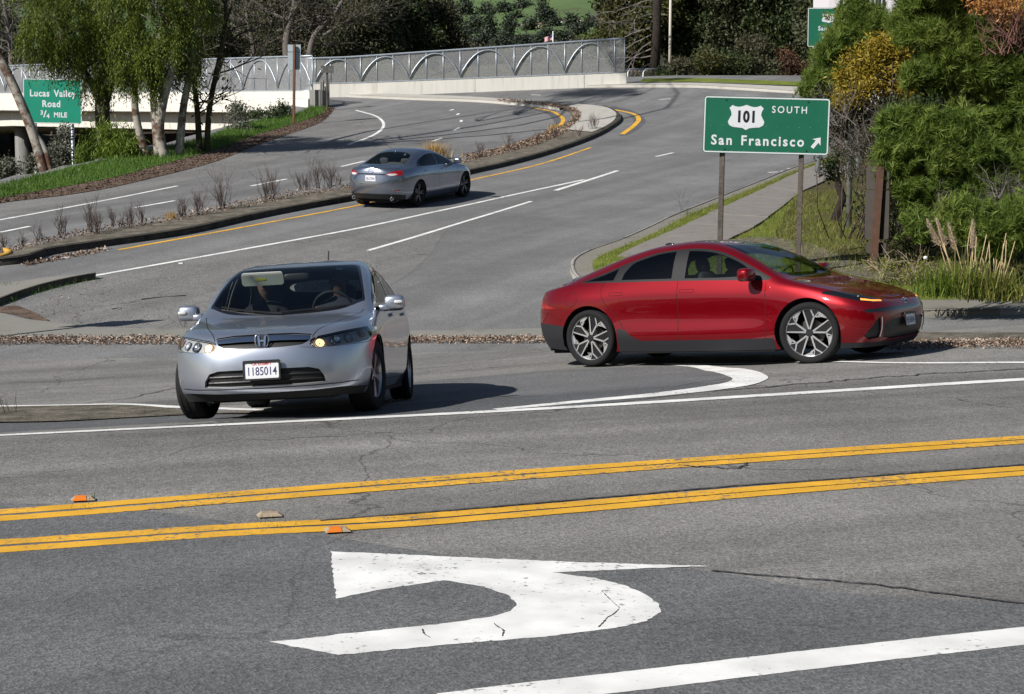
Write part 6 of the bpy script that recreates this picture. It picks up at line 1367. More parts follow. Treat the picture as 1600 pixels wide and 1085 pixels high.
# ------------------------------------------------------------------ silver sedan coming towards the camera
def silver_car():
    root = empty('silver_sedan'); pm = car_paint('silver_blue_paint', (0.50, 0.54, 0.62), 0.85, 0.30)
    def L(f, t, w, z): return dict(f=f, t=t, w=w, z=z)
    Z8 = [(2.09, .725), (1.95, .758), (1.7, .795), (1.4, .838), (1.2, .865), (1.08, .888), (.9, .995), (.5, 1.22), (.2, 1.355), (-.05, 1.405), (-.4, 1.442), (-.9, 1.415), (-1.2, 1.33), (-1.5, 1.185), (-1.75, 1.06), (-1.88, 1.035), (-2.1, 1.025), (-2.18, 1.01)]
    Z6 = [(2.15, .70), (1.95, .745), (1.7, .790), (1.4, .835), (1.12, .875), (.95, .95), (.6, 1.16), (.3, 1.295), (.05, 1.362), (-.3, 1.402), (-.8, 1.378), (-1.15, 1.295), (-1.45, 1.16), (-1.7, 1.035), (-1.85, 1.015), (-2.2, 1.0)]
    z8, z6 = pchip(*zip(*sorted(Z8))), pchip(*zip(*sorted(Z6)))
    Z7 = [(x, float(z8(x) - 0.2 * (z8(x) - z6(x)))) for x in np.linspace(-2.19, 2.12, 40)]
    levels = [
        L(2.10, -2.12, [(-2.3, .70), (-1.8, .78), (-.9, .80), (.9, .80), (1.8, .80), (2.3, .74)], [(-2.3, .25), (-1.8, .22), (0, .17), (1.7, .17), (2.3, .165)]),
        L(2.225, -2.20, [(-2.3, .78), (-1.4, .85), (-.5, .85), (.5, .85), (1.4, .86), (2.3, .80)], [(-2.3, .36), (-1.5, .31), (0, .30), (1.5, .28), (2.3, .245)]),
        L(2.245, -2.25, [(-2.3, .80), (-1.4, .872), (-.5, .872), (.5, .872), (1.4, .876), (2.3, .82)], [(-2.3, .56), (-1.5, .56), (0, .53), (1.5, .50), (2.3, .44)]),
        L(2.225, -2.24, [(-2.3, .78), (-1.4, .862), (-.5, .858), (.5, .86), (1.4, .868), (2.3, .80)], [(-2.3, .78), (-1.5, .83), (0, .80), (.8, .77), (1.4, .70), (1.9, .625), (2.3, .57)]),
        L(2.195, -2.21, [(-2.3, .72), (-1.5, .80), (-.5, .815), (.5, .815), (1.0, .815), (1.5, .81), (2.3, .76)], [(-2.3, .93), (-1.9, .985), (-1.3, .99), (-.4, .965), (.4, .915), (.95, .855), (1.4, .79), (1.8, .722), (2.05, .665), (2.3, .62)]),
        L(2.165, -2.19, [(-2.3, .66), (-1.75, .72), (-1.5, .70), (-1.2, .66), (-.8, .635), (0, .645), (.3, .675), (.7, .74), (1.0, .79), (1.4, .76), (2.3, .68)], [(2.2, .665), (2.05, .705), (1.8, .765), (1.4, .826), (1.08, .866), (.92, .925), (.6, 1.12), (.3, 1.262), (.05, 1.328), (-.3, 1.355), (-.8, 1.325), (-1.15, 1.25), (-1.45, 1.115), (-1.65, 1.03), (-1.85, 1.015), (-2.2, .98)]),
        L(2.14, -2.18, [(-2.3, .57), (-1.75, .64), (-1.5, .63), (-1.2, .60), (-.8, .575), (0, .582), (.3, .615), (.7, .685), (1.0, .735), (1.4, .68), (2.3, .57)], Z6),
        L(2.11, -2.18, [(-2.3, .31), (-1, .33), (.5, .38), (1.1, .44), (2.3, .33)], Z7), L(2.09, -2.18, [(-2.6, 0), (2.4, 0)], Z8)]
    spec = dict(levels=levels, xs=1.36, xr=-1.40, nf=2.8, nr=2.8, ax=1.35, wz=0.318, arch=0.355, hw=0.868, floor=0.15, nose=2.2, tail=-2.2)
    B = Body(spec); side = lambda c: c.y > 0.42; fr = lambda c: c.x > 1.45
    for xw in (1.35, -1.35): B.cut(None, circle2(xw, 0.318, 0.355, 44), 'side', lambda c: c.y > 0.45)
    # glass
    B.cut('windshield_border', curve2([(1.10, 0), (1.07, .3), (.99, .60), (.90, .705)], 14) + curve2([(.86, .706), (.5, .642), (.16, .585)], 10) + curve2([(.12, .56), (.165, .3), (.185, 0)], 8), 'top', lambda c: c.z > .86 and c.x > 0, ('body',))
    B.cut('windshield', curve2([(1.045, 0), (1.015, .3), (.945, .59), (.865, .682)], 14) + curve2([(.83, .680), (.5, .617), (.20, .562)], 10) + curve2([(.165, .535), (.20, .3), (.215, 0)], 8), 'top', lambda c: c.z > .86 and c.x > 0, ('windshield_border',))
    wc = lambda c: c.y > .4 and c.z > .88
    B.cut('window_surround', curve2([(.94, .915), (.78, 1.01), (.5, 1.155), (.2, 1.275), (-.05, 1.318), (-.35, 1.330), (-.75, 1.305), (-1.05, 1.235), (-1.27, 1.12), (-1.34, 1.03)], 36) + curve2([(-1.33, 1.0), (-.8, .985), (-.2, .965), (.4, .93), (.90, .885)], 18), 'side', wc, ('body',))
    B.cut('front_window', curve2([(.66, 1.075), (.48, 1.158), (.2, 1.252), (-.03, 1.293), (-.15, 1.303)], 14) + [(-.19, .992), (.2, .978), (.60, .965)], 'side', wc, ('window_surround',))
    B.cut('vent_window', [(.86, .975), (.68, 1.062), (.64, .968)], 'side', wc, ('window_surround',))
    B.cut('rear_window', [(-.26, .996)] + curve2([(-.23, 1.305), (-.45, 1.306), (-.74, 1.280), (-1.0, 1.215), (-1.2, 1.11), (-1.26, 1.04)], 16) + [(-1.20, 1.015)], 'side', wc, ('window_surround',))
    B.cut('back_glass', curve2([(-1.02, 0), (-1.04, .3), (-1.12, .47)], 8) + curve2([(-1.4, .545), (-1.60, .575)], 6) + curve2([(-1.70, .5), (-1.76, .3), (-1.78, 0)], 8), 'top', lambda c: c.z > 1.0, ('body',))
    # panels
    B.seam([(.885, .905), (.90, .7), (.89, .5), (.87, .26)], 'side', .006, side); B.seam([(-.215, .975), (-.22, .7), (-.21, .26)], 'side', .006, side)
    B.seam(curve2([(-1.30, 1.0), (-1.27, .86), (-1.13, .70), (-1.0, .5), (-.98, .35), (-.97, .26)], 14), 'side', .006, side); B.seam([(.87, .26), (-.97, .26)], 'side', .006, side)
    B.cut('door_front', [(.883, .95), (.897, .7), (.887, .5), (.868, .263), (-.207, .263), (-.217, .7), (-.212, .99)], 'side', side, ('body',))
    B.cut('door_rear', [(-.218, .99), (-.223, .7), (-.213, .263), (-.967, .263), (-.977, .35)] + curve2([(-.997, .5), (-1.127, .70), (-1.267, .86), (-1.297, 1.02)], 12), 'side', side, ('body',))
    B.seam(curve2([(2.12, .41), (2.0, .455), (1.8, .53), (1.4, .635), (1.06, .715)], 18), 'top', .007, lambda c: c.z > .66)
    B.cut('hood', [(2.3, 0), (2.3, .36)] + curve2([(2.12, .407), (2.0, .451), (1.8, .526), (1.4, .631), (1.06, .711)], 16) + curve2([(1.0, .60), (1.08, .3), (1.105, 0)], 8), 'top', lambda c: c.z > .690, ('body',))
    B.cut('bonnet_gap', [(0, .712), (.25, .708), (.40, .692), (.40, .682), (.25, .697), (0, .700)], 'front', fr, ('body', 'hood'))  # thin dark opening along the bonnet's front edge
    # front graphics
    B.cut('headlight', [(.385, .612), (.40, .655), (.47, .676)] + curve2([(.52, .684), (.64, .708), (.75, .728), (.83, .742)], 8) + [(.862, .735), (.852, .672), (.825, .622)] + curve2([(.76, .604), (.62, .588), (.48, .578)], 6) + [(.42, .582)], 'front', lambda c: c.x > 1.62, ('body', 'hood'))
    B.cut('grille', curve2([(0, .700), (.2, .697), (.395, .678)], 8) + [(.382, .635)] + curve2([(.33, .608), (.2, .597), (0, .592)], 8), 'front', fr, ('body', 'hood', 'bonnet_gap'))
    B.cut('grille_bar', curve2([(0, .692), (.2, .689), (.39, .670)], 8) + [(.382, .642)] + curve2([(.3, .644), (.15, .648), (0, .646)], 8), 'front', fr, ('grille',))
    B.cut('lower_intake', [(0, .420), (.38, .418), (.46, .398), (.505, .335), (.51, .290), (.30, .280), (0, .278)], 'front', fr, ('body',))
    B.cut('lip', [(0, .262), (.4, .266), (.60, .272), (.75, .285), (.76, .262), (.6, .246), (.4, .236), (0, .230)], 'front', fr, ('body',))
    B.cut('lower_valance', [(0, .230), (.4, .236), (.6, .240), (.83, .236), (.83, .1), (0, .1)], 'front', lambda c: c.x > 1.72, ('body',))
    B.seam([(.30, .590), (.42, .578), (.60, .582), (.80, .60), (.86, .62)], 'front', .004, lambda c: c.x > 1.6)
    B.cut('tail_lamp', [(-1.80, .86), (-1.86, .975), (-2.4, .985), (-2.4, .83), (-2.05, .83)], 'side', lambda c: c.x < -1.6 and c.y > .42, ('body',))
    # build
    B.part('body', pm, root); B.part('panel_gap', C_seam, root, off=-.003); B.part('hood', pm, root)
    B.part('windshield_border', C_gloss, root); B.part('windshield', C_glass, root); B.part('window_surround', C_gloss, root, True)
    for nm in ('front_window', 'vent_window', 'rear_window'): B.part(nm, C_tint, root, True, off=-.003, obname='side_window')
    B.part('back_glass', C_glass, root); B.part('door_front', pm, root, True, obname='door'); B.part('door_rear', pm, root, True, obname='door')
    B.part('bonnet_gap', C_black, root, off=-.008); B.part('grille', C_black, root, off=-.02); B.part('grille_bar', C_chrome, root, off=.006)
    B.part('lower_intake', C_black, root, off=-.03, obname='air_intake'); B.part('lip', pm, root, off=.012, obname='bumper_lip'); B.part('lower_valance', C_under, root); B.part('tail_lamp', C_red, root, True)
    lens = B.part('headlight', C_lens, root, True)
    B.part('headlight', C_refl, root, True, off=-.035, obname='lamp_reflector', src='headlight')
    B.part('headlight', C_lampdark, root, True, off=-.055, obname='lamp_housing', src='headlight')
    for nm in ('body', 'door_front', 'door_rear', 'window_surround', 'hood', 'windshield_border'): B.part(nm, C_headl if nm in ('body', 'window_surround') else C_cabin, root, off=-0.02, obname='cabin_liner', src=nm, keepn=False)
    for k, sg in enumerate((1, -1)):
        for y, z, r, mt, nm in ((.475, .622, .040, C_lit, 'lit_bulb'), (.60, .640, .044, C_chrome, 'lamp_bowl'), (.70, .655, .038, C_refl, 'lamp_bowl')):
            p = B.hit((3, y, z), (-1, 0, 0)); n = B.nrm(p); q = p - n * .018
            M = facing((q.x, sg * q.y, q.z), (n.x, sg * n.y, n.z)); MB().lathe([(r, 0.0), (r * .8, -.008), (r * .35, -.016), (0, -.018)], 18, M).build(nm, mt, lens[k], True)
            MB().tube([M @ Vector((r * math.cos(a), r * math.sin(a), 0)) for a in np.linspace(0, 2 * math.pi, 19)], .004, 5, False).build('lamp_ring', C_chrome, lens[k], True)
        p = B.hit((3, .79, .685), (-1, 0, 0)); n = B.nrm(p); q = p - n * .012; M = facing((q.x, sg * q.y, q.z), (n.x, sg * n.y, n.z)); MB().prism([(a[0], a[1]) for a in rrect(.075, .07, .02)], -.01, 0, M).build('amber_marker', C_amber, lens[k])
    for z in (.322, .368):
        pts = [B.hit((3, y, z), (-1, 0, 0)) for y in np.linspace(.001, .47, 10)]; ptl = [(p.x - .022, -p.y, p.z) for p in reversed(pts)] + [(p.x - .022, p.y, p.z) for p in pts[1:]]
        MB().tube(ptl, .009, 6).build('intake_slat', C_black, root)
    common(B, root, spec, pm)
    for sg in (1, -1):
        wheel(root, 1.35, sg * .742, .318, .205, .215, 'civic', math.radians(-8), .4); wheel(root, -1.35, sg * .758, .318, .205, .215, 'civic', 0, .9)
        mr = blob('door_mirror', (.70, sg * .955, .955), (.08, .098, .074), pm, root, .55); blob('mirror_stalk', (.72, sg * .86, .915), (.06, .06, .035), pm, mr, .6)
        blob('mirror_signal', (.785, sg * 1.0, .96), (.012, .040, .016), C_refl, mr, .7)
        # wipers
    for y0, y1, x0, x1 in ((.55, -.08, .99, 1.06), (-.02, -.60, 1.08, .93)):
        pts = []
        for t in np.linspace(0, 1, 8):
            x, y = x0 + (x1 - x0) * t, y0 + (y1 - y0) * t; q = B.hit((x, abs(y) + 1e-4, 3), (0, 0, -1)); pts.append((x, y, q.z + .012))
        MB().tube(pts, .008, 5).build('wiper', C_black, root)
    for sg in (1, -1):
        for x, z in ((.02, .865), (-1.0, .885)):
            p = B.hit((x, 3, z), (0, -1, 0)); blob('door_handle', (x, sg * (p.y + .014), z), (.10, .016, .018), pm, root, .6)
    # emblem: chrome rounded frame with a flared letter
    p = B.hit((3, .0001, .655), (-1, 0, 0)); M = facing((p.x + .022, 0, .652), (1, 0, .12)); e = MB(); fr_ = [(-.052, .044), (.052, .044), (.044, -.030), (.028, -.046), (-.028, -.046), (-.044, -.030), (-.052, .044)]
    e.tube([M @ Vector((*a, 0)) for a in curve2([(-.056, .030), (-.050, .046), (0, .050), (.050, .046), (.056, .030), (.048, -.030), (.036, -.046), (0, -.050), (-.036, -.046), (-.048, -.030), (-.056, .030)], 40)], .0055, 6, False)
    for sg in (1, -1): e.prism([(sg * .020, .044), (sg * .036, .044), (sg * .028, -.043), (sg * .013, -.043), (sg * .016, -.006), (0, -.006), (0, .010), (sg * .017, .010)][::sg], -.004, .005, M)
    e.build('emblem', C_chrome, root, True, 30)
    MB().prism([(.05, .04), (-.05, .04), (-.042, -.042), (.042, -.042)], -.012, -.006, M).build('emblem_back', C_black, root)
    p = B.hit((3, .0001, .42), (-1, 0, 0)); plate(root, facing((p.x + .03, 0, .412), (1, 0, .02)), '1185014', True, 'CA EXEMPT')
    # cabin
    seats(root, [(.20, .36, .24, .40), (.20, -.36, .24, .40), (-.68, 0, .56, .24)], .30, .6, C_seat)
    blob('dashboard', (.80, 0, .75), (.28, .70, .11), C_cabin, root, .5)
    Mw = Matrix.Translation((.52, .36, .93)) @ Matrix.Rotation(math.radians(-62), 4, 'Y')
    MB().tube([Mw @ Vector((.185 * math.cos(a), .185 * math.sin(a), 0)) for a in np.linspace(0, 2 * math.pi, 29)], .014, 6, False).tube([Mw @ Vector((0, -.17, 0)), Mw @ Vector((0, .17, 0))], .016, 6).build('steering_wheel', C_cabin, root, True)
    blob('rear_view_mirror', (.33, 0, 1.262), (.02, .125, .035), C_black, root, .5)
    M = facing((.30, -.33, 1.262), (.75, 0, -.35)); v = MB().prism(rrect(.40, .13, .03), 0, .015, M).build('sun_visor', C_visor, root)
    MB().prism(rrect(.10, .026, .004), .016, .018, M @ Matrix.Translation((-.02, .0, 0))).build('visor_label', simple('visor_label', (.5, .52, .06), .6), v)
    p = B.hit((.26, .40, 3), (0, 0, -1)); n = B.nrm(p); MB().prism(rrect(.06, .038, .005), -.012, -.009, facing(p, n)).build('windshield_sticker', simple('sticker_pale', (.55, .75, .72), .5), root)
    MB().tube([(-1.0, .1, 1.38), (-1.12, .1, 1.58)], .006, 6).build('aerial', C_black, root)
    return root
# ------------------------------------------------------------------ grey sedan driving away up the ramp
def grey_car():
    root = empty('grey_sedan'); pm = car_paint('blue_grey_paint', (0.27, 0.30, 0.37), 0.9, 0.25)
    def L(f, t, w, z): return dict(f=f, t=t, w=w, z=z)
    Z8 = [(2.22, .73), (2.1, .785), (1.8, .87), (1.4, .945), (1.05, 1.0), (.9, 1.055), (.5, 1.235), (.15, 1.375), (-.15, 1.435), (-.45, 1.448), (-.9, 1.405), (-1.3, 1.295), (-1.65, 1.17), (-1.88, 1.105), (-2.1, 1.095), (-2.30, 1.09), (-2.40, 1.07)]
    Z6 = [(2.25, .71), (2.05, .785), (1.8, .86), (1.4, .935), (1.0, 1.0), (.82, 1.06), (.5, 1.20), (.2, 1.315), (-.1, 1.382), (-.45, 1.40), (-.85, 1.365), (-1.25, 1.255), (-1.6, 1.13), (-1.82, 1.075), (-2.1, 1.065), (-2.42, 1.04)]
    z8, z6 = pchip(*zip(*sorted(Z8))), pchip(*zip(*sorted(Z6))); Z7 = [(x, float(z8(x) - 0.2 * (z8(x) - z6(x)))) for x in np.linspace(-2.41, 2.23, 40)]
    levels = [
        L(2.22, -2.36, [(-2.6, .74), (-1.9, .82), (-.9, .84), (.9, .84), (1.9, .82), (2.4, .78)], [(-2.6, .27), (-2.0, .24), (0, .18), (1.7, .18), (2.4, .18)]),
        L(2.33, -2.47, [(-2.6, .82), (-1.5, .90), (-.5, .895), (.5, .895), (1.5, .90), (2.4, .84)], [(-2.6, .40), (-1.6, .36), (0, .34), (1.5, .33), (2.4, .28)]),
        L(2.365, -2.505, [(-2.6, .84), (-1.5, .92), (-.6, .905), (.5, .905), (1.5, .92), (2.4, .85)], [(-2.6, .60), (-1.5, .62), (0, .58), (1.5, .56), (2.4, .48)]),
        L(2.345, -2.47, [(-2.6, .83), (-1.5, .915), (-.6, .895), (.5, .895), (1.5, .91), (2.4, .84)], [(-2.6, .84), (-1.7, .88), (0, .83), (1.2, .78), (1.9, .70), (2.4, .60)]),
        L(2.31, -2.44, [(-2.6, .75), (-1.6, .84), (-.6, .85), (.5, .845), (1.2, .85), (1.6, .845), (2.4, .78)], [(-2.6, .97), (-2.0, 1.01), (-1.4, 1.03), (-.5, 1.0), (.4, .965), (1.0, .93), (1.5, .875), (1.9, .78), (2.2, .68), (2.4, .64)]),
        L(2.28, -2.43, [(-2.6, .68), (-1.85, .735), (-1.6, .715), (-1.2, .645), (-.8, .605), (-.2, .605), (.2, .645), (.6, .72), (.95, .78), (1.4, .77), (2.4, .68)], [(2.3, .68), (2.1, .74), (1.8, .825), (1.4, .91), (1.05, .965), (.88, 1.01), (.5, 1.165), (.2, 1.275), (-.1, 1.345), (-.45, 1.36), (-.85, 1.325), (-1.25, 1.205), (-1.6, 1.09), (-1.85, 1.05), (-2.43, 1.01)]),
        L(2.25, -2.42, [(-2.6, .58), (-1.85, .64), (-1.6, .63), (-1.2, .575), (-.8, .54), (-.2, .54), (.2, .58), (.6, .655), (.95, .71), (1.4, .67), (2.4, .56)], Z6),
        L(2.23, -2.41, [(-2.6, .30), (-1, .31), (.5, .35), (1.1, .40), (2.4, .32)], Z7), L(2.22, -2.40, [(-2.6, 0), (2.4, 0)], Z8)]
    spec = dict(levels=levels, xs=1.40, xr=-1.55, nf=2.6, nr=2.8, ax=1.415, wz=0.342, arch=0.385, hw=0.91, floor=0.16, nose=2.3, tail=-2.45)
    B = Body(spec, 20, 90, 26, 5); side = lambda c: c.y > 0.42; rr = lambda c: c.x < -1.9; wc = lambda c: c.y > .4 and c.z > .88
    for xw in (1.415, -1.415): B.cut(None, circle2(xw, 0.342, 0.385, 40), 'side', lambda c: c.y > 0.45)
    B.cut('windshield', curve2([(1.08, 0), (1.04, .35), (.90, .665)], 10) + curve2([(.86, .66), (.5, .595), (.12, .53)], 8) + curve2([(.06, .49), (.14, .25), (.16, 0)], 6), 'top', lambda c: c.z > .97 and c.x > 0, ('body',))
    out = curve2([(.86, 1.0), (.62, 1.10), (.35, 1.21), (.05, 1.30), (-.3, 1.338), (-.7, 1.315), (-1.05, 1.235), (-1.30, 1.14), (-1.42, 1.06)], 28)
    B.cut('window_trim', out + curve2([(-1.40, 1.032), (-.8, 1.015), (-.2, 1.0), (.4, .975), (.84, .957)], 12), 'side', wc, ('body',))
    B.cut('window_surround', [(p[0], p[1] - .014) for p in out] + curve2([(-1.37, 1.042), (-.8, 1.022), (-.2, 1.008), (.4, .985), (.82, .968)], 12), 'side', wc, ('window_trim',))
    B.cut('front_window', curve2([(.62, 1.06), (.35, 1.175), (.05, 1.265), (-.12, 1.293)], 12) + [(-.19, 1.018), (.2, 1.006), (.56, .995)], 'side', wc, ('window_surround',))
    B.cut('rear_window', [(-.28, 1.022)] + curve2([(-.22, 1.302), (-.5, 1.302), (-.8, 1.265), (-1.05, 1.195), (-1.20, 1.13)], 12) + [(-1.22, 1.052)], 'side', wc, ('window_surround',))
    B.cut('back_glass', curve2([(-1.0, 0), (-1.02, .3), (-1.12, .49)], 8) + curve2([(-1.5, .565), (-1.70, .60)], 6) + curve2([(-1.78, .5), (-1.83, .3), (-1.85, 0)], 8), 'top', lambda c: c.z > 1.03, ('body',))
    B.seam([(.93, .93), (.95, .6), (.92, .30)], 'side', .008, side); B.seam([(-.22, 1.0), (-.23, .6), (-.21, .30)], 'side', .008, side)
    B.seam(curve2([(-1.30, 1.03), (-1.27, .88), (-1.12, .72), (-1.02, .52), (-1.0, .30)], 12), 'side', .008, side)
    B.cut('door_front', [(.926, .96), (.946, .6), (.916, .30), (-.206, .30), (-.226, .6), (-.216, 1.02)], 'side', side, ('body',))
    B.cut('door_rear', [(-.224, 1.02), (-.234, .6), (-.214, .30), (-.996, .30)] + curve2([(-1.016, .52), (-1.116, .72), (-1.266, .88), (-1.296, 1.04)], 10), 'side', side, ('body',))
    B.cut('tail_lamp', curve2([(.40, .905), (.50, .955), (.62, .985), (.78, 1.005), (.93, 1.012)], 10) + [(.94, .96), (.90, .905), (.70, .868), (.52, .862)], 'front', lambda c: c.x < -2.10 - 2.2 * max(0, c.y - .86), ('body',))
    B.cut('lamp_clear', [(.43, .905), (.50, .925), (.62, .925), (.68, .90), (.60, .872), (.52, .868)], 'front', lambda c: c.x < -1.98, ('tail_lamp',))
    B.cut('trunk_strip', curve2([(0, .925), (.2, .922), (.40, .915)], 6) + curve2([(.41, .895), (.2, .90), (0, .902)], 6), 'front', rr, ('body',))
    B.cut('plate_recess', [(0, .895), (.36, .893), (.46, .84), (.52, .775), (.40, .735), (.25, .715), (0, .71)], 'front', rr, ('body',))
    B.cut('reflector', [(.60, .500), (.80, .515), (.82, .490), (.62, .476)], 'front', lambda c: c.x < -2.22, ('body',))
    B.cut('rear_valance', [(0, .40), (.45, .40), (.70, .385), (.86, .34), (.90, .1), (0, .1)], 'front', lambda c: c.x < -2.0, ('body',))
    B.seam(curve2([(-1.83, .62), (-2.1, .63), (-2.38, .60)], 8), 'top', .007, lambda c: c.z > .98); B.seam([(.60, .865), (.50, .72), (.30, .655), (0, .65)], 'front', .007, rr)
    B.cut('headlight', [(.50, .66), (.60, .74), (.84, .80), (.86, .72), (.70, .65)], 'front', lambda c: c.x > 1.8, ('body',))
    B.part('body', pm, root); B.part('panel_gap', C_seam, root, off=-.003); B.part('windshield', C_glass, root); B.part('back_glass', C_glass, root)
    B.part('window_trim', C_chrome, root, True, off=.003); B.part('window_surround', C_gloss, root, True)
    for nm in ('front_window', 'rear_window'): B.part(nm, C_tint, root, True, off=-.003, obname='side_window')
    B.part('door_front', pm, root, True, obname='door'); B.part('door_rear', pm, root, True, obname='door')
    tl = B.part('tail_lamp', C_red, root, True, off=.003); B.part('lamp_clear', C_refl, root, True, off=.004, obname='reversing_lamp'); B.part('trunk_strip', C_gloss, root, off=.004)
    B.part('plate_recess', pm, root, off=-.014); B.part('reflector', C_red, root, True, off=.003); B.part('rear_valance', C_black, root); B.part('headlight', C_lens, root, True)
    B.part('headlight', C_refl, root, True, off=-.03, obname='lamp_reflector', src='headlight')
    for nm in ('body', 'door_front', 'door_rear', 'window_surround'): B.part(nm, C_cabin, root, off=-0.02, obname='cabin_liner', src=nm, keepn=False)
    common(B, root, spec, pm)
    for sg in (1, -1):
        wheel(root, 1.415, sg * .785, .342, .225, .268, 'gun', math.radians(-3), .4); wheel(root, -1.415, sg * .785, .342, .225, .268, 'gun', 0, .1)
        mr = blob('door_mirror', (.70, sg * 1.0, 1.06), (.08, .115, .075), pm, root, .6); blob('mirror_stalk', (.71, sg * .90, 1.0), (.045, .06, .03), C_black, mr, .6)
        for x, z in ((.02, .90), (-1.0, .92)):
            p = B.hit((x, 3, z), (0, -1, 0)); blob('door_handle', (x, sg * (p.y + .012), z), (.10, .014, .016), pm, root, .6)
        MB().lathe([(.042, 0), (.045, .06), (.037, .06), (.034, -.0)], 18, Matrix.Translation((-2.33, sg * .56, .275)) @ Matrix.Rotation(-math.pi / 2, 4, 'Y')).build('exhaust_tip', C_chrome, root, True)
    p = B.hit((-3, .0001, .80), (1, 0, 0)); plate(root, facing((p.x + .006, 0, .80), (-1, 0, 0)), '8JLZ904', False)
    # winged oval emblem and a line of small badges on the trunk
    p = B.hit((-3, .0001, .985), (1, 0, 0)); M = facing((p.x - .006, 0, .985), (-1, 0, .2)); e = MB()
    e.tube([M @ Vector((.075 * math.cos(a), .05 * math.sin(a), 0)) for a in np.linspace(0, 2 * math.pi, 25)], .006, 5, False); e.tube([M @ Vector((*q, 0)) for q in ((-.06, .028), (-.02, .016), (0, -.012), (.02, .016), (.06, .028))], .006, 5); e.build('emblem', C_chrome, root)
    p = B.hit((-3, .55, .80), (1, 0, 0)); MB().box((p.x - .003, -.55, .80), (.006, .12, .02)).build('badge', C_chrome, root)
    seats(root, [(.20, .37, .25, .40), (.20, -.37, .25, .40), (-.72, 0, .57, .36)], .38, .6, C_seat); blob('dashboard', (.86, 0, .86), (.30, .70, .125), C_cabin, root, .5)
    Mw = Matrix.Translation((.55, .37, .95)) @ Matrix.Rotation(math.radians(-64), 4, 'Y'); MB().tube([Mw @ Vector((.18 * math.cos(a), .18 * math.sin(a), 0)) for a in np.linspace(0, 2 * math.pi, 25)], .014, 6, False).build('steering_wheel', C_cabin, root, True)
    blob('roof_antenna', (-1.0, 0, 1.385), (.06, .015, .026), pm, root, .8)
    return root
# ------------------------------------------------------------------ traffic in place
def stand(root, fc, heading, ax, track, s=1.0):
    """put a car with its front axle centre at ground point fc, nose along heading (degrees from +X), wheels on the land"""
    a = math.radians(heading); h = Vector((math.cos(a), math.sin(a), 0)); l = Vector((-h.y, h.x, 0)); f = Vector((fc[0], fc[1], 0)); r = f - h * 2 * ax
    zz = lambda p: gz(p.x, p.y)
    fl, frr, rl, rrr = zz(f + l * track), zz(f - l * track), zz(r + l * track), zz(r - l * track)
    X = Vector((h.x, h.y, ((fl + frr) - (rl + rrr)) / 2 / (2 * ax))).normalized(); Yv = Vector((l.x, l.y, ((fl + rl) - (frr + rrr)) / 2 / (2 * track))); Zv = X.cross(Yv).normalized(); Yv = Zv.cross(X)
    M = Matrix((X, Yv, Zv)).transposed().to_4x4(); c = (f + r) / 2; M.translation = Vector((c.x, c.y, (fl + frr + rl + rrr) / 4 + 0.004)); root.matrix_world = M @ Matrix.Scale(s, 4)
    return M
rc = red_car(); tag(rc, 'glossy red fastback sedan with black and silver fan wheels turning right to left ahead', 'car')
rc['label'] = 'glossy red fastback sedan with black and silver fan-spoke wheels'
rf = Vector((3.53, 18.62)); ra = math.radians(-35.5); rl_ = Vector((-math.sin(ra), math.cos(ra)))
M_red = stand(rc, rf + rl_ * .80, -35.5, 1.475 * 1.02, .795, 1.02)
sc_ = silver_car(); tag(sc_, 'silver sedan with lit headlights facing the camera', 'car')
M_sil = stand(sc_, (-2.08, 14.5), math.degrees(math.atan2(-2.7, -.10)), 1.35 * 1.035, .76, 1.035)
gc = grey_car(); tag(gc, 'blue-grey sedan seen from behind driving up the ramp', 'car')
g0 = np.array(P(652, 322.5)); gh = math.radians(66.5); gl = np.array([-math.sin(gh), math.cos(gh)]); gfc = g0 + np.array([math.cos(gh), math.sin(gh)]) * 2.83 + gl * .80
M_gry = stand(gc, gfc, 66.5, 1.415 * 1.03, .785, 1.03)
# ------------------------------------------------------------------ far slope: trees, houses, flag, parked vehicles, building
def PF(x, y, Y0=118):
    for Yq in np.concatenate([np.arange(Y0, 400, 2), np.arange(400, 2200, 8)]):
        p = at(x, y, Yq)
        if p.z <= far_z(p.x, Yq): return float(Yq)
    return 1500.0
F_far = leafmat('far_leaves', [(0, G(.016, .026, .017)), (.5, G(.030, .044, .026)), (1, G(.060, .074, .040))], .1); F_farl = leafmat('far_light_leaves', [(0, G(.05, .08, .02)), (.5, G(.09, .13, .03)), (1, G(.15, .17, .05))], .15)
ORD = ['first', 'second', 'third', 'fourth', 'fifth', 'sixth', 'seventh', 'eighth', 'ninth', 'tenth', 'eleventh', 'twelfth', 'thirteenth', 'fourteenth', 'fifteenth', 'sixteenth', 'seventeenth', 'eighteenth', 'nineteenth', 'twentieth', 'twenty-first', 'twenty-second', 'twenty-third', 'twenty-fourth', 'twenty-fifth', 'twenty-sixth', 'twenty-seventh', 'twenty-eighth', 'twenty-ninth', 'thirtieth', 'thirty-first', 'thirty-second', 'thirty-third', 'thirty-fourth', 'thirty-fifth', 'thirty-sixth', 'thirty-seventh', 'thirty-eighth', 'thirty-ninth', 'fortieth']
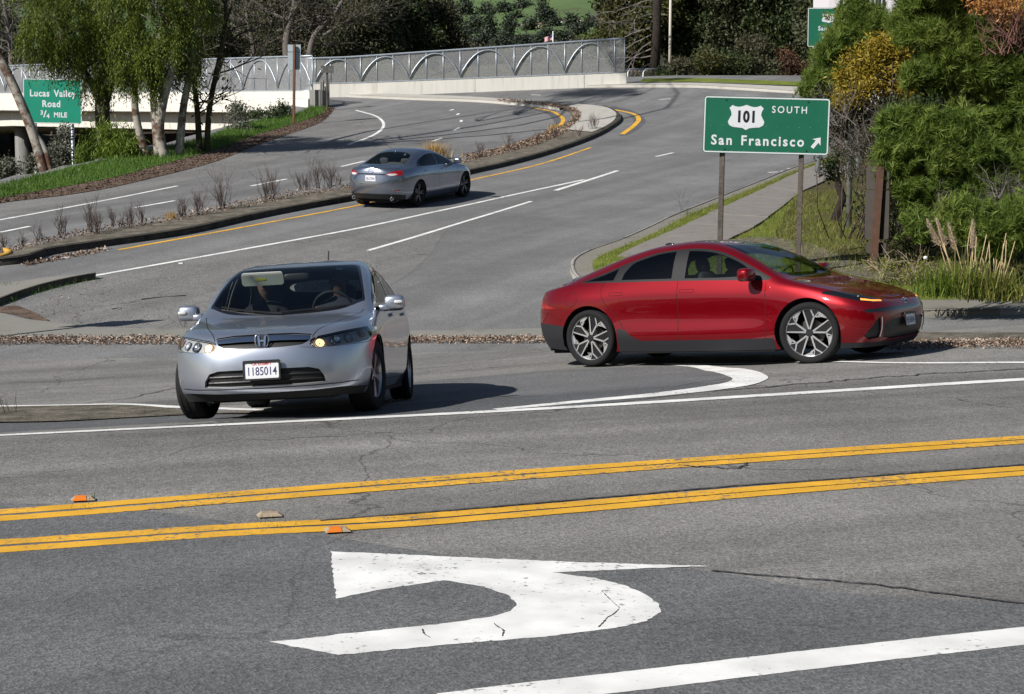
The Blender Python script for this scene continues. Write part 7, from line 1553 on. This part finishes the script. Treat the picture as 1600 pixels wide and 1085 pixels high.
ft = sorted([(728, 26, 32, 13, 'c'), (760, 24, 20, 14, 'r'), (787, 22, 18, 10, 'c'), (710, 40, 22, 16, 'r'), (740, 55, 35, 22, 'r'), (765, 62, 50, 20, 'c'), (795, 64, 46, 18, 'c'), (720, 72, 36, 26, 'r'), (750, 78, 30, 24, 'r'), (785, 80, 30, 24, 'r'), (815, 78, 26, 20, 'r'), (826, 50, 22, 14, 'r'), (848, 40, 46, 11, 'c'), (858, 36, 22, 8, 'r'), (866, 44, 20, 9, 'r'), (893, 46, 26, 10, 'r'), (905, 58, 24, 16, 'r'), (855, 66, 24, 20, 'r'), (880, 70, 24, 22, 'r'), (915, 74, 22, 22, 'l'), (935, 70, 26, 18, 'l'), (838, 74, 20, 18, 'r'), (925, 44, 20, 14, 'r'), (940, 52, 24, 14, 'r'), (700, 20, 20, 16, 'r'), (945, 34, 18, 14, 'r'), (820, 92, 22, 30, 'r'), (870, 92, 20, 30, 'r'), (775, 98, 24, 30, 'r'), (925, 92, 24, 26, 'r'), (800, 45, 8, 5, 'r'), (812, 14, 4, 4, 'r'), (822, 11, 3, 3, 'r'), (808, 30, 5, 5, 'r')])
for k, (x, y, h, w, kd) in enumerate(ft):
    Yq = PF(x, y); lf = (Yq * .0017, Yq * .0009); h = h * .82; w = w * .9
    bl = [(x, y - h * (.28 + .3 * j), w * (.62 - .19 * j), h * .22) for j in range(3)] if kd == 'c' else [(x, y - h * .5, w * .5, h * .42), (x - w * .25, y - h * .4, w * .3, h * .3), (x + w * .25, y - h * .6, w * .3, h * .3)]
    nm = {'c': 'pointed dark conifer', 'r': 'rounded dark tree', 'l': 'light green tree'}[kd]
    bigtree('far_tree', 'distant %s on the far slope, %s counted from the left' % (nm, ORD[k]), (x, y), bl, Yq, 700 + 40 * w, F_farl if kd == 'l' else F_far, lf, tr=h * Yq / F_PX * .03, group='trees on the far slope', per=5, zb=far_z(at(x, y, Yq).x, Yq) - .5, mult=1.0)
H_w = simple('house_wall_cream', (.62, .52, .36), .8); H_w2 = simple('house_wall_white', (.70, .68, .64), .8); H_r = simple('house_roof', (.16, .09, .07), .8); H_g = simple('window_dark', (.03, .035, .04), .2)
for x, y, w, h, mt, lab in ((839, 44, 13, 8, H_w, 'cream house in a gap of the far trees'), (875, 35, 14, 5, H_w2, 'low pale house right of the tall far conifer'), (903, 34, 9, 5, H_w2, 'small white house near the far palms'), (924, 35, 12, 6, H_w2, 'white house with dark roof at the right of the far slope'), (931, 42, 12, 6, H_w, 'cream house below the white one on the far slope'), (812, 41, 8, 4, H_w2, 'tiny pale house left of the cream one')):
    Yq = PF(x, y) - 6; s_ = Yq / F_PX; p = at(x, y, Yq); W_, H_ = w * s_, h * s_; z0 = p.z - .4; hs_ = empty('house'); tag(hs_, lab, 'house', 'houses on the far slope')
    MB().box((p.x, Yq, z0 + H_ * .3), (W_, W_ * .8, H_ * .6 + .8)).build('wall', mt, hs_)
    Mx = Matrix.Translation((p.x, Yq, z0 + H_ * .6 + .3)); MB().add([Mx @ Vector(v) for v in ((-W_ * .56, -W_ * .46, 0), (W_ * .56, -W_ * .46, 0), (W_ * .56, W_ * .46, 0), (-W_ * .56, W_ * .46, 0), (-W_ * .56, 0, H_ * .45), (W_ * .56, 0, H_ * .45))], [(0, 1, 5, 4), (2, 3, 4, 5), (0, 4, 3), (1, 2, 5), (3, 2, 1, 0)]).build('roof', H_r, hs_)
    for dx in (-.28, .05, .32): MB().box((p.x + dx * W_, Yq - W_ * .4 - .03, z0 + H_ * .32), (W_ * .14, .06, H_ * .26)).build('window', H_g, hs_)
# flag on its pole
fy = 170; fl = empty('flag'); tag(fl, 'striped flag flying on a thin pole above the fence', 'flag'); a, c = at(864, 112, fy), at(864, 49, fy); MB().tube([(a.x, fy, a.z - 2), (c.x, fy, c.z)], .06, 8).build('flagpole', S_wh, fl, True)
S_red = simple('flag_red', (.55, .03, .04), .7); S_blue = simple('flag_blue', (.02, .03, .14), .7)
tl_, br_ = at(863.5, 54, fy), at(851, 67, fy)
def fpt(u, v): return (tl_.x + (br_.x - tl_.x) * u, fy + .12 * math.sin(u * 7), tl_.z + .0 + (br_.z - tl_.z) * (v * .62 + .36 * u))
for k in range(13):
    m = MB(); n = 8
    for q in range(n + 1): m.v += [fpt(q / n, k / 13), fpt(q / n, (k + 1) / 13)]
    m.f = [(2 * q, 2 * q + 1, 2 * q + 3, 2 * q + 2) for q in range(n)]; m.build('stripe', S_red if k % 2 == 0 else S_wh, fl)
m = MB()
for q in range(5): 
    for v in (0, 7 / 13): p = fpt(q * .1, v); m.v.append((p[0], p[1] - .02, p[2]))
m.f = [(2 * q, 2 * q + 1, 2 * q + 3, 2 * q + 2) for q in range(4)]; m.build('canton', S_blue, fl)
# parked vehicles glimpsed through the fence
def small_vehicle(name, label, px, py, Yq, col, pickup, ang):
    v = empty(name); tag(v, label, 'car'); pm = car_paint(name + '_paint', col, .2, .35); p = at(px, py, Yq)
    prof = [(-2.2, .35), (-2.25, .8), (-2.1, .95), (-1.2, 1.0), (-.7, 1.55), (.9, 1.6), (1.5, 1.0 if not pickup else 1.0), (2.2, .95), (2.25, .4)] if not pickup else [(-2.5, .45), (-2.55, .95), (-1.4, 1.1), (-.8, 1.75), (.6, 1.75), (.75, 1.1), (2.6, 1.1), (2.6, .45)]
    M = Matrix.Translation((p.x, Yq, p.z)) @ Matrix.Rotation(ang, 4, 'Z'); R = M @ Matrix.Rotation(math.pi / 2, 4, 'X')
    MB().prism(prof, -.85, .85, R).build('body', pm, v)
    for y in (-.86, .86): MB().prism([(-.75, 1.08), (-.5, 1.5), (.55, 1.52), (.65, 1.08)], -.01, .01, M @ Matrix.Translation((0, y, 0)) @ Matrix.Rotation(math.pi / 2, 4, 'X')).build('side_window', H_g, v)
    MB().add([M @ Vector(q) for q in ((-1.22, -.7, 1.06), (-1.22, .7, 1.06), (-.80, .65, 1.5), (-.80, -.65, 1.5))], [(0, 1, 2, 3)]).build('windshield', H_g, v)
    for x in (-1.45, 1.5):
        for y in (-.8, .8): MB().lathe([(0, -.1), (.33, -.1), (.33, .1), (0, .1)], 16, M @ Matrix.Translation((x, y, .33)) @ Matrix.Rotation(math.pi / 2, 4, 'X')).build('wheel', C_rubber, v, True)
    g = MB().box(tuple(p + Vector((0, 0, -.02))), (9, 6, .04)); return v, g
for args in (('parked_van', 'white parked car seen through the arched fence', 818, 121, 142, (.75, .75, .76), False, 1.2), ('parked_pickup', 'red parked pickup seen through the arched fence', 872, 119, 146, (.30, .03, .04), True, .25), ('parked_car', 'grey parked car between the white and red ones behind the fence', 846, 120.5, 150, (.25, .27, .28), False, .2)):
    v, g = small_vehicle(*args); o = g.build('parking_lot', M_asph2); tag(o, 'patch of parking lot under the %s' % args[1].split(' seen')[0].split(' between')[0], 'parking lot', kind='structure')
# white building behind the pines at the top right
bd = empty('building'); tag(bd, 'white building with dark windows behind the pines at the top right', 'building'); a, c = at(1296, -60, 78), at(1404, 40, 78)
MB().box(((a.x + c.x) / 2, 80, (a.z + c.z) / 2 - 2), (c.x - a.x, 4, a.z - c.z + 4)).build('wall', simple('building_white', (.66, .64, .66), .8, var=.05), bd)
for x0, x1 in ((1312, 1324), (1362, 1371), (1373, 1382)):
    for y0, y1 in ((-22, -2), (0, 14)):
        p, q = at(x0, y0, 77.95), at(x1, y1, 77.95); w_ = MB().box(((p.x + q.x) / 2, 77.98, (p.z + q.z) / 2), (q.x - p.x, .12, p.z - q.z)).build('window', H_g, bd); MB().box(((p.x + q.x) / 2, 77.9, (p.z + q.z) / 2), (.04, .05, p.z - q.z)).build('mullion', H_w2, w_)

# ------------------------------------------------------------------ weeds, grass and litter
def on_px(x, y): q = P(x, y); return Vector((q[0], q[1], gz(*q)))
wd = sorted([(5, 402, 24, 4), (35, 397, 20, 4), (60, 389, 22, 3), (95, 378, 32, 8), (141, 373, 38, 8), (152, 376, 28, 8), (178, 364, 24, 5), (190, 366, 18, 5), (205, 363, 28, 6), (222, 359, 24, 5), (285, 348, 22, 8), (310, 345, 32, 9), (348, 336, 46, 12), (420, 320, 38, 18), (470, 306, 22, 5), (481, 305, 20, 5), (497, 302, 34, 8), (515, 301, 34, 9), (530, 297, 14, 6), (752, 249, 20, 5), (795, 240, 20, 5), (840, 232, 16, 5), (868, 222, 16, 5), (905, 219, 12, 3), (925, 208, 19, 4), (931, 207, 17, 4)])
for k, (x, y, h, sx) in enumerate(wd):
    b = on_px(x, y) + Vector((0, 0, .15)); s_ = b.y / F_PX; t = empty('dry_weed', b); tag(t, '%s brown weed stalk on the ramp median, counted from its left end' % ORD[k], 'weed', 'dry weeds along the median'); m = MB()
    for _ in range(4 + sx): twig(m, (RNG.normal() * sx * s_ * .4, RNG.normal() * .08, 0), (RNG.normal() * .25, RNG.normal() * .25, 1), h * s_ * RNG.uniform(.45, .95), .008, 2, .42, .32, 3, 4)
    m.build('stalks', K_dry, t)
for x, y, n, hp, sp, sd, lab in ((680, 249, 420, 30, .9, 9, 'big golden dry grass tuft behind the grey sedan'), (866, 208, 160, 14, .7, 4, 'small golden grass tuft near the median nose'), (268, 348, 160, 17, .7, 3, 'small golden grass tuft on the left half of the median'), (788, 237, 80, 8, .7, 3, 'tiny golden grass tuft on the right half of the median')):
    q = P(x, y); V_, F_ = blades(x, y - 3, n, hp * q[1] / F_PX, sp, q[1], .010 * q[1] / 40, sd); o = mesh_np('straw_tuft', np.array(V_), np.array(F_), F_straw); tag(o, lab, 'grass tuft', 'golden grass tufts on the median')
def sample(A, B, n, pw=1.0):
    a, b = catmull(A, 400), catmull(B, 400); i = RNG.integers(0, 400, n); t = RNG.random(n)[:, None] ** pw; q = a[i] * (1 - t) + b[i] * t + RNG.normal(size=(n, 2)) * .03; return np.concatenate([q, zf(q[:, 0], q[:, 1])[:, None]], 1)
def litter(label, A, B, n, off, l=.075, w=.05, pw=1.0, hump=.03, mat=None):
    q = sample(A, B, n, pw); q[:, 2] += off + RNG.random(n) * hump; d = rdir(n); d[:, 2] *= .35; o = leaves('leaf_litter', q, unit(d), RNG.uniform(.6, 1.3, n) * l, w, mat or F_litter); tag(o, label, 'leaf litter', kind='stuff'); return o
litter('fallen brown leaves along the gutter left and behind the silver sedan', PL([(-60, 529), (100, 529), (290, 529), (560, 529), (860, 529)]), PL([(-60, 540), (100, 540), (290, 539), (560, 537), (860, 537)]), 8000, .015, .05, .024, hump=.05)
litter('fallen brown leaves along the gutter right of the red car', PL([(1380, 536), (1500, 536), (1640, 537)]), PL([(1380, 546), (1500, 546), (1640, 547)]), 3000, .015, .045, .022, hump=.05)
litter('brown leaf litter on the far shoulder verge', lit0, lit1, 5500, .02, .075, .045, hump=.02, mat=F_litterd)
litter('scattered dry leaves on the ramp median', PL(mB[:14]), PL([(a[0] * .5 + b[0] * .5, a[1] * .5 + b[1] * .5) for a, b in zip(mA[:14], mB[:14])]), 4500, .13, .065, .042, hump=.04)
litter('heap of dry leaves at the median bend', PL([(720, 251), (790, 236), (850, 214), (884, 200), (896, 189), (890, 178), (850, 170), (780, 163)]), PL([(740, 255), (800, 243), (865, 222), (893, 205), (906, 190), (900, 177), (860, 167), (780, 160)]), 5000, .15, .085, .055, hump=.09)
litter('leaves and grit at the left end of the median kerb', PL([(35, 413), (90, 402), (150, 391), (165, 389)]), PL([(40, 417), (95, 407), (150, 396), (172, 391)]), 420, .01, .07, .05)
litter('grit and small debris scattered on the side street apron', PL([(60, 470), (200, 430), (330, 408)]), PL([(60, 505), (200, 512), (330, 512)]), 260, .006, .03, .02)
grs = sample(lit1, cre, 16000); grs[:, 2] += .02; d = unit(RNG.normal(size=(16000, 3)) * .45 + np.array([0, 0, 1])); o = leaves('grass', grs, d, RNG.uniform(.10, .24, 16000), .022, F_grs, None, 'tri'); tag(o, 'bright green grass blades on the left bank', 'grass', kind='stuff')
n = 36000; t = RNG.random(n) ** 1.0; i = RNG.integers(0, 160, n); q = KI[i] * (1 - t[:, None]) + KH2[i] * t[:, None] + RNG.normal(size=(n, 2)) * .06
keep = np.ones(n, bool)
for k in range(n):
    if inpoly(q[k, 0], q[k, 1], [tuple(p) for p in pl[::3]] + [tuple(p) for p in pr[::-3]]): keep[k] = False
q = q[keep]; n = len(q); z = zf(q[:, 0], q[:, 1]) + .125; o = leaves('grass', np.concatenate([q, z[:, None]], 1), unit(RNG.normal(size=(n, 3)) * .6 + np.array([0, 0, 1])), RNG.uniform(.04, .13, n), .012, F_dgr, None, 'tri'); tag(o, 'patchy yellow-green grass on the verge by the route sign', 'grass', kind='stuff')
n = 14000; i = RNG.integers(70, 160, n); t = RNG.random(n) * .16; q = KH2[i] * (1 - t[:, None]) + far_pts[i] * t[:, None]; z = np.array([hill_z(a, b) for a, b in q]); o = leaves('grass', np.concatenate([q, z[:, None]], 1), unit(RNG.normal(size=(n, 3)) * .6 + np.array([0, 0, .9])), RNG.uniform(.08, .26, n), .012, F_dgr, None, 'tri'); tag(o, 'rough dry grass at the foot of the brush on the right', 'grass', kind='stuff')
# dark brush filling the hillside under and behind the pines
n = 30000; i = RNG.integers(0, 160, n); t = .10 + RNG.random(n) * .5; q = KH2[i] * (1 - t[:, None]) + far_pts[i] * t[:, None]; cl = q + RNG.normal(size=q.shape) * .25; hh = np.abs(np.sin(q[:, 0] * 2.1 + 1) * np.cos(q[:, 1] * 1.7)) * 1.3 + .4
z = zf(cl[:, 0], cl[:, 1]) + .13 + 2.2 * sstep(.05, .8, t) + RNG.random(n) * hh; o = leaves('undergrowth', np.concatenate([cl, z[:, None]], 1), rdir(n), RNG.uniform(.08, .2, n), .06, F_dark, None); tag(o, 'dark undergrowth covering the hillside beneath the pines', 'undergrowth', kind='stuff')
def tuft(x, y, n, hp, sp, sd, lab, mat, wid=.008, dy=0):
    q = P(x, y); V_, F_ = blades(x, y, n, hp * q[1] / F_PX, sp, q[1], wid, sd); o = mesh_np('weed_tuft', np.array(V_), np.array(F_), mat); tag(o, lab, 'weed', kind='stuff')
tuft(125, 793, 26, 9, .8, 12, 'small green weed in the upper yellow line', F_grs, .003); tuft(430, 822, 60, 11, .7, 26, 'green weeds growing in the lower yellow lines', F_grs, .003); tuft(15, 449, 90, 12, .9, 14, 'grass tuft on the left corner island', F_grs, .006)
tuft(1085, 345, 60, 26, .8, 14, 'green leafy weed at the verge left of the first sign leg', F_grs, .01)
for k, (x, y, h, lab) in enumerate(((1065, 335, 55, 'tall thin dry weed on the verge left of the route sign'), (10, 648, 40, 'thin dry weed at the left edge of the gravel strip'), (290, 512, 20, 'thin dry weed beside the silver sedan mirror'), (220, 648, 9, 'short dry weeds on the gravel strip'))):
    b = on_px(x, y); t = empty('thin_weed', b); tag(t, lab, 'weed'); m = MB()
    for _ in range(4): twig(m, (RNG.normal() * .05, 0, 0), (RNG.normal() * .3, RNG.normal() * .2, 1), h * b.y / F_PX * RNG.uniform(.5, .9), .004, 2, .4, .2, 3, 2)
    m.build('stalks', K_dry, t)
# mossy growth along the left corner kerb
V_, F_ = [], []
for x, y in ((10, 474), (30, 468), (50, 461), (70, 455), (90, 450), (110, 446), (130, 442), (148, 438)):
    q = P(x, y + 1); v, f = blades(x, y + 1, 40, .10, .9, q[1], .006, 10); b = len(V_); V_ += v; F_ += [tuple(i + b for i in g) for g in f]
o = mesh_np('moss', np.array(V_), np.array(F_), F_grs, isl); o['kind'] = 'stuff'
# broken lane markers on the yellow lines
C_orange = simple('reflector_orange', (.75, .20, .02), .4); C_tan = simple('marker_base', (.34, .27, .19), .8, var=.3, vscale=20)
for x, y, lit, lab in ((130, 783, True, 'broken orange lane marker on the upper yellow line'), (527, 832, True, 'broken orange lane marker on the lower yellow line'), (421, 808, False, 'broken tan marker base between the yellow lines')):
    p = on_px(x, y); t = empty('lane_marker', p + Vector((0, 0, .01)), .3); tag(t, lab, 'lane marker'); MB().add([(-.075, -.05, 0), (.075, -.05, 0), (.075, .05, 0), (-.075, .05, 0), (-.05, -.03, .022), (.05, -.035, .018), (.055, .03, .02), (-.045, .035, .024)], [(0, 3, 2, 1), (4, 5, 6, 7), (0, 1, 5, 4), (1, 2, 6, 5), (2, 3, 7, 6), (3, 0, 4, 7)]).build('marker_base', C_tan, t)
    if lit: MB().add([(-.070, -.052, .002), (.02, -.052, .002), (.015, -.035, .026), (-.05, -.034, .028), (-.06, -.01, .03), (.01, -.01, .03)], [(0, 1, 2, 3), (3, 2, 5, 4)]).build('reflector', C_orange, t)
# sticks, scraps
for a, b, r, lab in (((221, 469), (291, 463), .012, 'thin dark stick lying on the side street apron'), ((125, 461), (162, 460), .006, 'fine twig near the left corner island'), ((176, 484), (190, 483), .01, 'short stick left of the silver sedan')):
    p, q = on_px(*a), on_px(*b); o = MB().tube([p + Vector((0, 0, r)), p.lerp(q, .5) + Vector((0, .12, r)), q + Vector((0, 0, r))], r, 6).build('stick', K_barkd); tag(o, lab, 'stick')
for x, y, w, lab in ((163, 390, .22, 'white scrap of litter by the median kerb'), (103, 404, .14, 'crumpled white litter in the kerb leaves'), (283, 413, .10, 'tan scrap beside the white ramp line')):
    p = on_px(x, y); M = Matrix.Translation(p + Vector((0, 0, .012))) @ Matrix.Rotation(RNG.uniform(0, 3), 4, 'Z'); o = MB().prism([(-w / 2, -w * .18), (w * .4, -w * .25), (w / 2, w * .15), (-w * .35, w * .22)], -.006, .02, M).build('litter_scrap', C_platew); tag(o, lab, 'litter')
# road sign just out of frame whose shadow lies on the apron
so = empty('sign_post'); tag(so, 'post sign outside the left edge casting a slab shadow on the apron', 'sign post'); bx, by = P(200, 503)[0] - 2.48, P(200, 503)[1] - 2.08; MB().tube([(bx, by, gz(bx, by) - .2), (bx, by, gz(bx, by) + 2.75)], .05, 4).build('post', S_wood, so); MB().box((bx, by - .06, gz(bx, by) + 2.35), (.95, .03, .75), .1).build('sign_panel', S_alu, so)

# ------------------------------------------------------------------ people in the silver sedan
def person(label, x, y, M, shirt, hair, drive):
    me = bpy.data.meshes.new('person'); V = []; E = []; R = []
    def add(p, r, par=None):
        V.append(p); R.append(r); 
        if par is not None: E.append((par, len(V) - 1))
        return len(V) - 1
    z = .50
    pel = add((x - .05, y, z + .06), (.16, .12)); ch = add((x - .12, y, z + .30), (.17, .12), pel); sh = add((x - .14, y, z + .48), (.16, .10), ch); nk = add((x - .12, y, z + .57), (.055, .055), sh); h0 = add((x - .085, y, z + .64), (.072, .085), nk); h1 = add((x - .09, y, z + .73), (.082, .10), h0); add((x - .10, y, z + .79), (.06, .075), h1)
    for s_ in (1, -1):
        a = add((x - .12, y + s_ * .19, z + .46), (.06, .06), sh)
        if drive: b = add((x + .06, y + s_ * .26, z + .26), (.045, .045), a); c = add((x + .26, y + s_ * .17, z + .42), (.032, .032), b); add((x + .32, y + s_ * .15, z + .45), (.03, .035), c)
        else: b = add((x - .02, y + s_ * .25, z + .20), (.045, .045), a); c = add((x + .18, y + s_ * .12, z + .10), (.032, .032), b); add((x + .26, y + s_ * .06, z + .10), (.03, .035), c)
        k = add((x + .18, y + s_ * .11, z + .06), (.085, .085), pel); kn = add((x + .42, y + s_ * .12, z + .10), (.062, .062), k); f = add((x + .55, y + s_ * .12, z - .16), (.045, .045), kn); add((x + .66, y + s_ * .12, z - .24), (.04, .035), f)
    me.from_pydata(V, E, []); o = link('person', me); md = o.modifiers.new('skin', 'SKIN')
    for i_, r in enumerate(R): me.skin_vertices[0].data[i_].radius = r
    me.skin_vertices[0].data[0].use_root = True; o.modifiers.new('sub', 'SUBSURF').levels = 2; o.modifiers['sub'].render_levels = 2
    bpy.context.view_layer.update(); ev = bpy.data.meshes.new_from_object(o.evaluated_get(bpy.context.evaluated_depsgraph_get())); o.modifiers.clear(); o.data = ev
    skin = simple('skin_' + label[:6], (.10, .055, .04), .7); ev.materials.clear(); ev.materials.append(shirt); ev.materials.append(skin)
    for p in ev.polygons:
        p.use_smooth = True; c = p.center
        hand = (c.x > x + .27 if drive else c.x > x + .2) and c.z > z + (.38 if drive else .06) and c.z < z + .55
        p.material_index = 1 if (c.z > z + .565 or (hand and drive)) else 0
    hm = blob('hair', (x - .125, y, z + .755), (.095, .092, .10), hair, o, .9); blob('nose', (x + .005, y, z + .70), (.018, .014, .022), skin, o, 1.0)
    for s_ in (1, -1): blob('ear', (x - .095, y + s_ * .088, z + .705), (.022, .01, .03), skin, o, 1.0); blob('eye', (x - .012, y + s_ * .034, z + .725), (.008, .013, .008), C_gloss, o, 1.0)
    blob('mouth', (x - .006, y, z + .665), (.006, .022, .005), skin, o, 1.0)
    o.matrix_world = M; tag(o, label, 'person'); return o
person('dark-haired driver in dark clothes holding the wheel of the silver sedan', .16, .36, M_sil @ Matrix.Scale(1.035, 4), simple('shirt_navy', (.02, .022, .035), .9), simple('hair_black', (.008, .007, .006), .6), True)
person('passenger in dark clothes beside the driver in the silver sedan', .14, -.36, M_sil @ Matrix.Scale(1.035, 4), simple('shirt_black', (.012, .012, .015), .9), simple('hair_dark', (.015, .011, .009), .6), False)

# ------------------------------------------------------------------ unseen trees added behind the viewpoint for the cars to mirror
for k, x in enumerate(np.arange(-62, 70, 7.5)):
    y = -30 - 4 * math.sin(k * 2.3); h = 9.5 + 2.2 * math.sin(k * 1.7 + 1); w = 10.5
    t = empty('reflection_tree', (x, y, 0)); tag(t, '%s tree from the left in the unseen row added behind the viewpoint' % ORD[k], 'tree', 'unseen trees added for car reflections')
    m = MB(); m.tube([(0, 0, -.3), (.1, 0, h * .4), (0, .1, h * .75)], [.3, .22, .1], 8); B_ = [((0, 0, h * .60), (w * .5, w * .5, h * .36)), ((w * .3, .5, h * .32), (w * .42, w * .35, h * .30)), ((-w * .3, -.5, h * .32), (w * .42, w * .35, h * .30))]
    for c, r in B_: limb(m, (0, 0, h * .3), c, .1, .03)
    m.build('trunk', K_bark, t, True); p, d = in_blobs(lumpy(B_, 7, .35, .6) + B_, 2600, .4); leaves('crown', p, unit(rdir(2600) + d * .4), RNG.uniform(.6, 1.2, 2600), .55, F_euc, t)
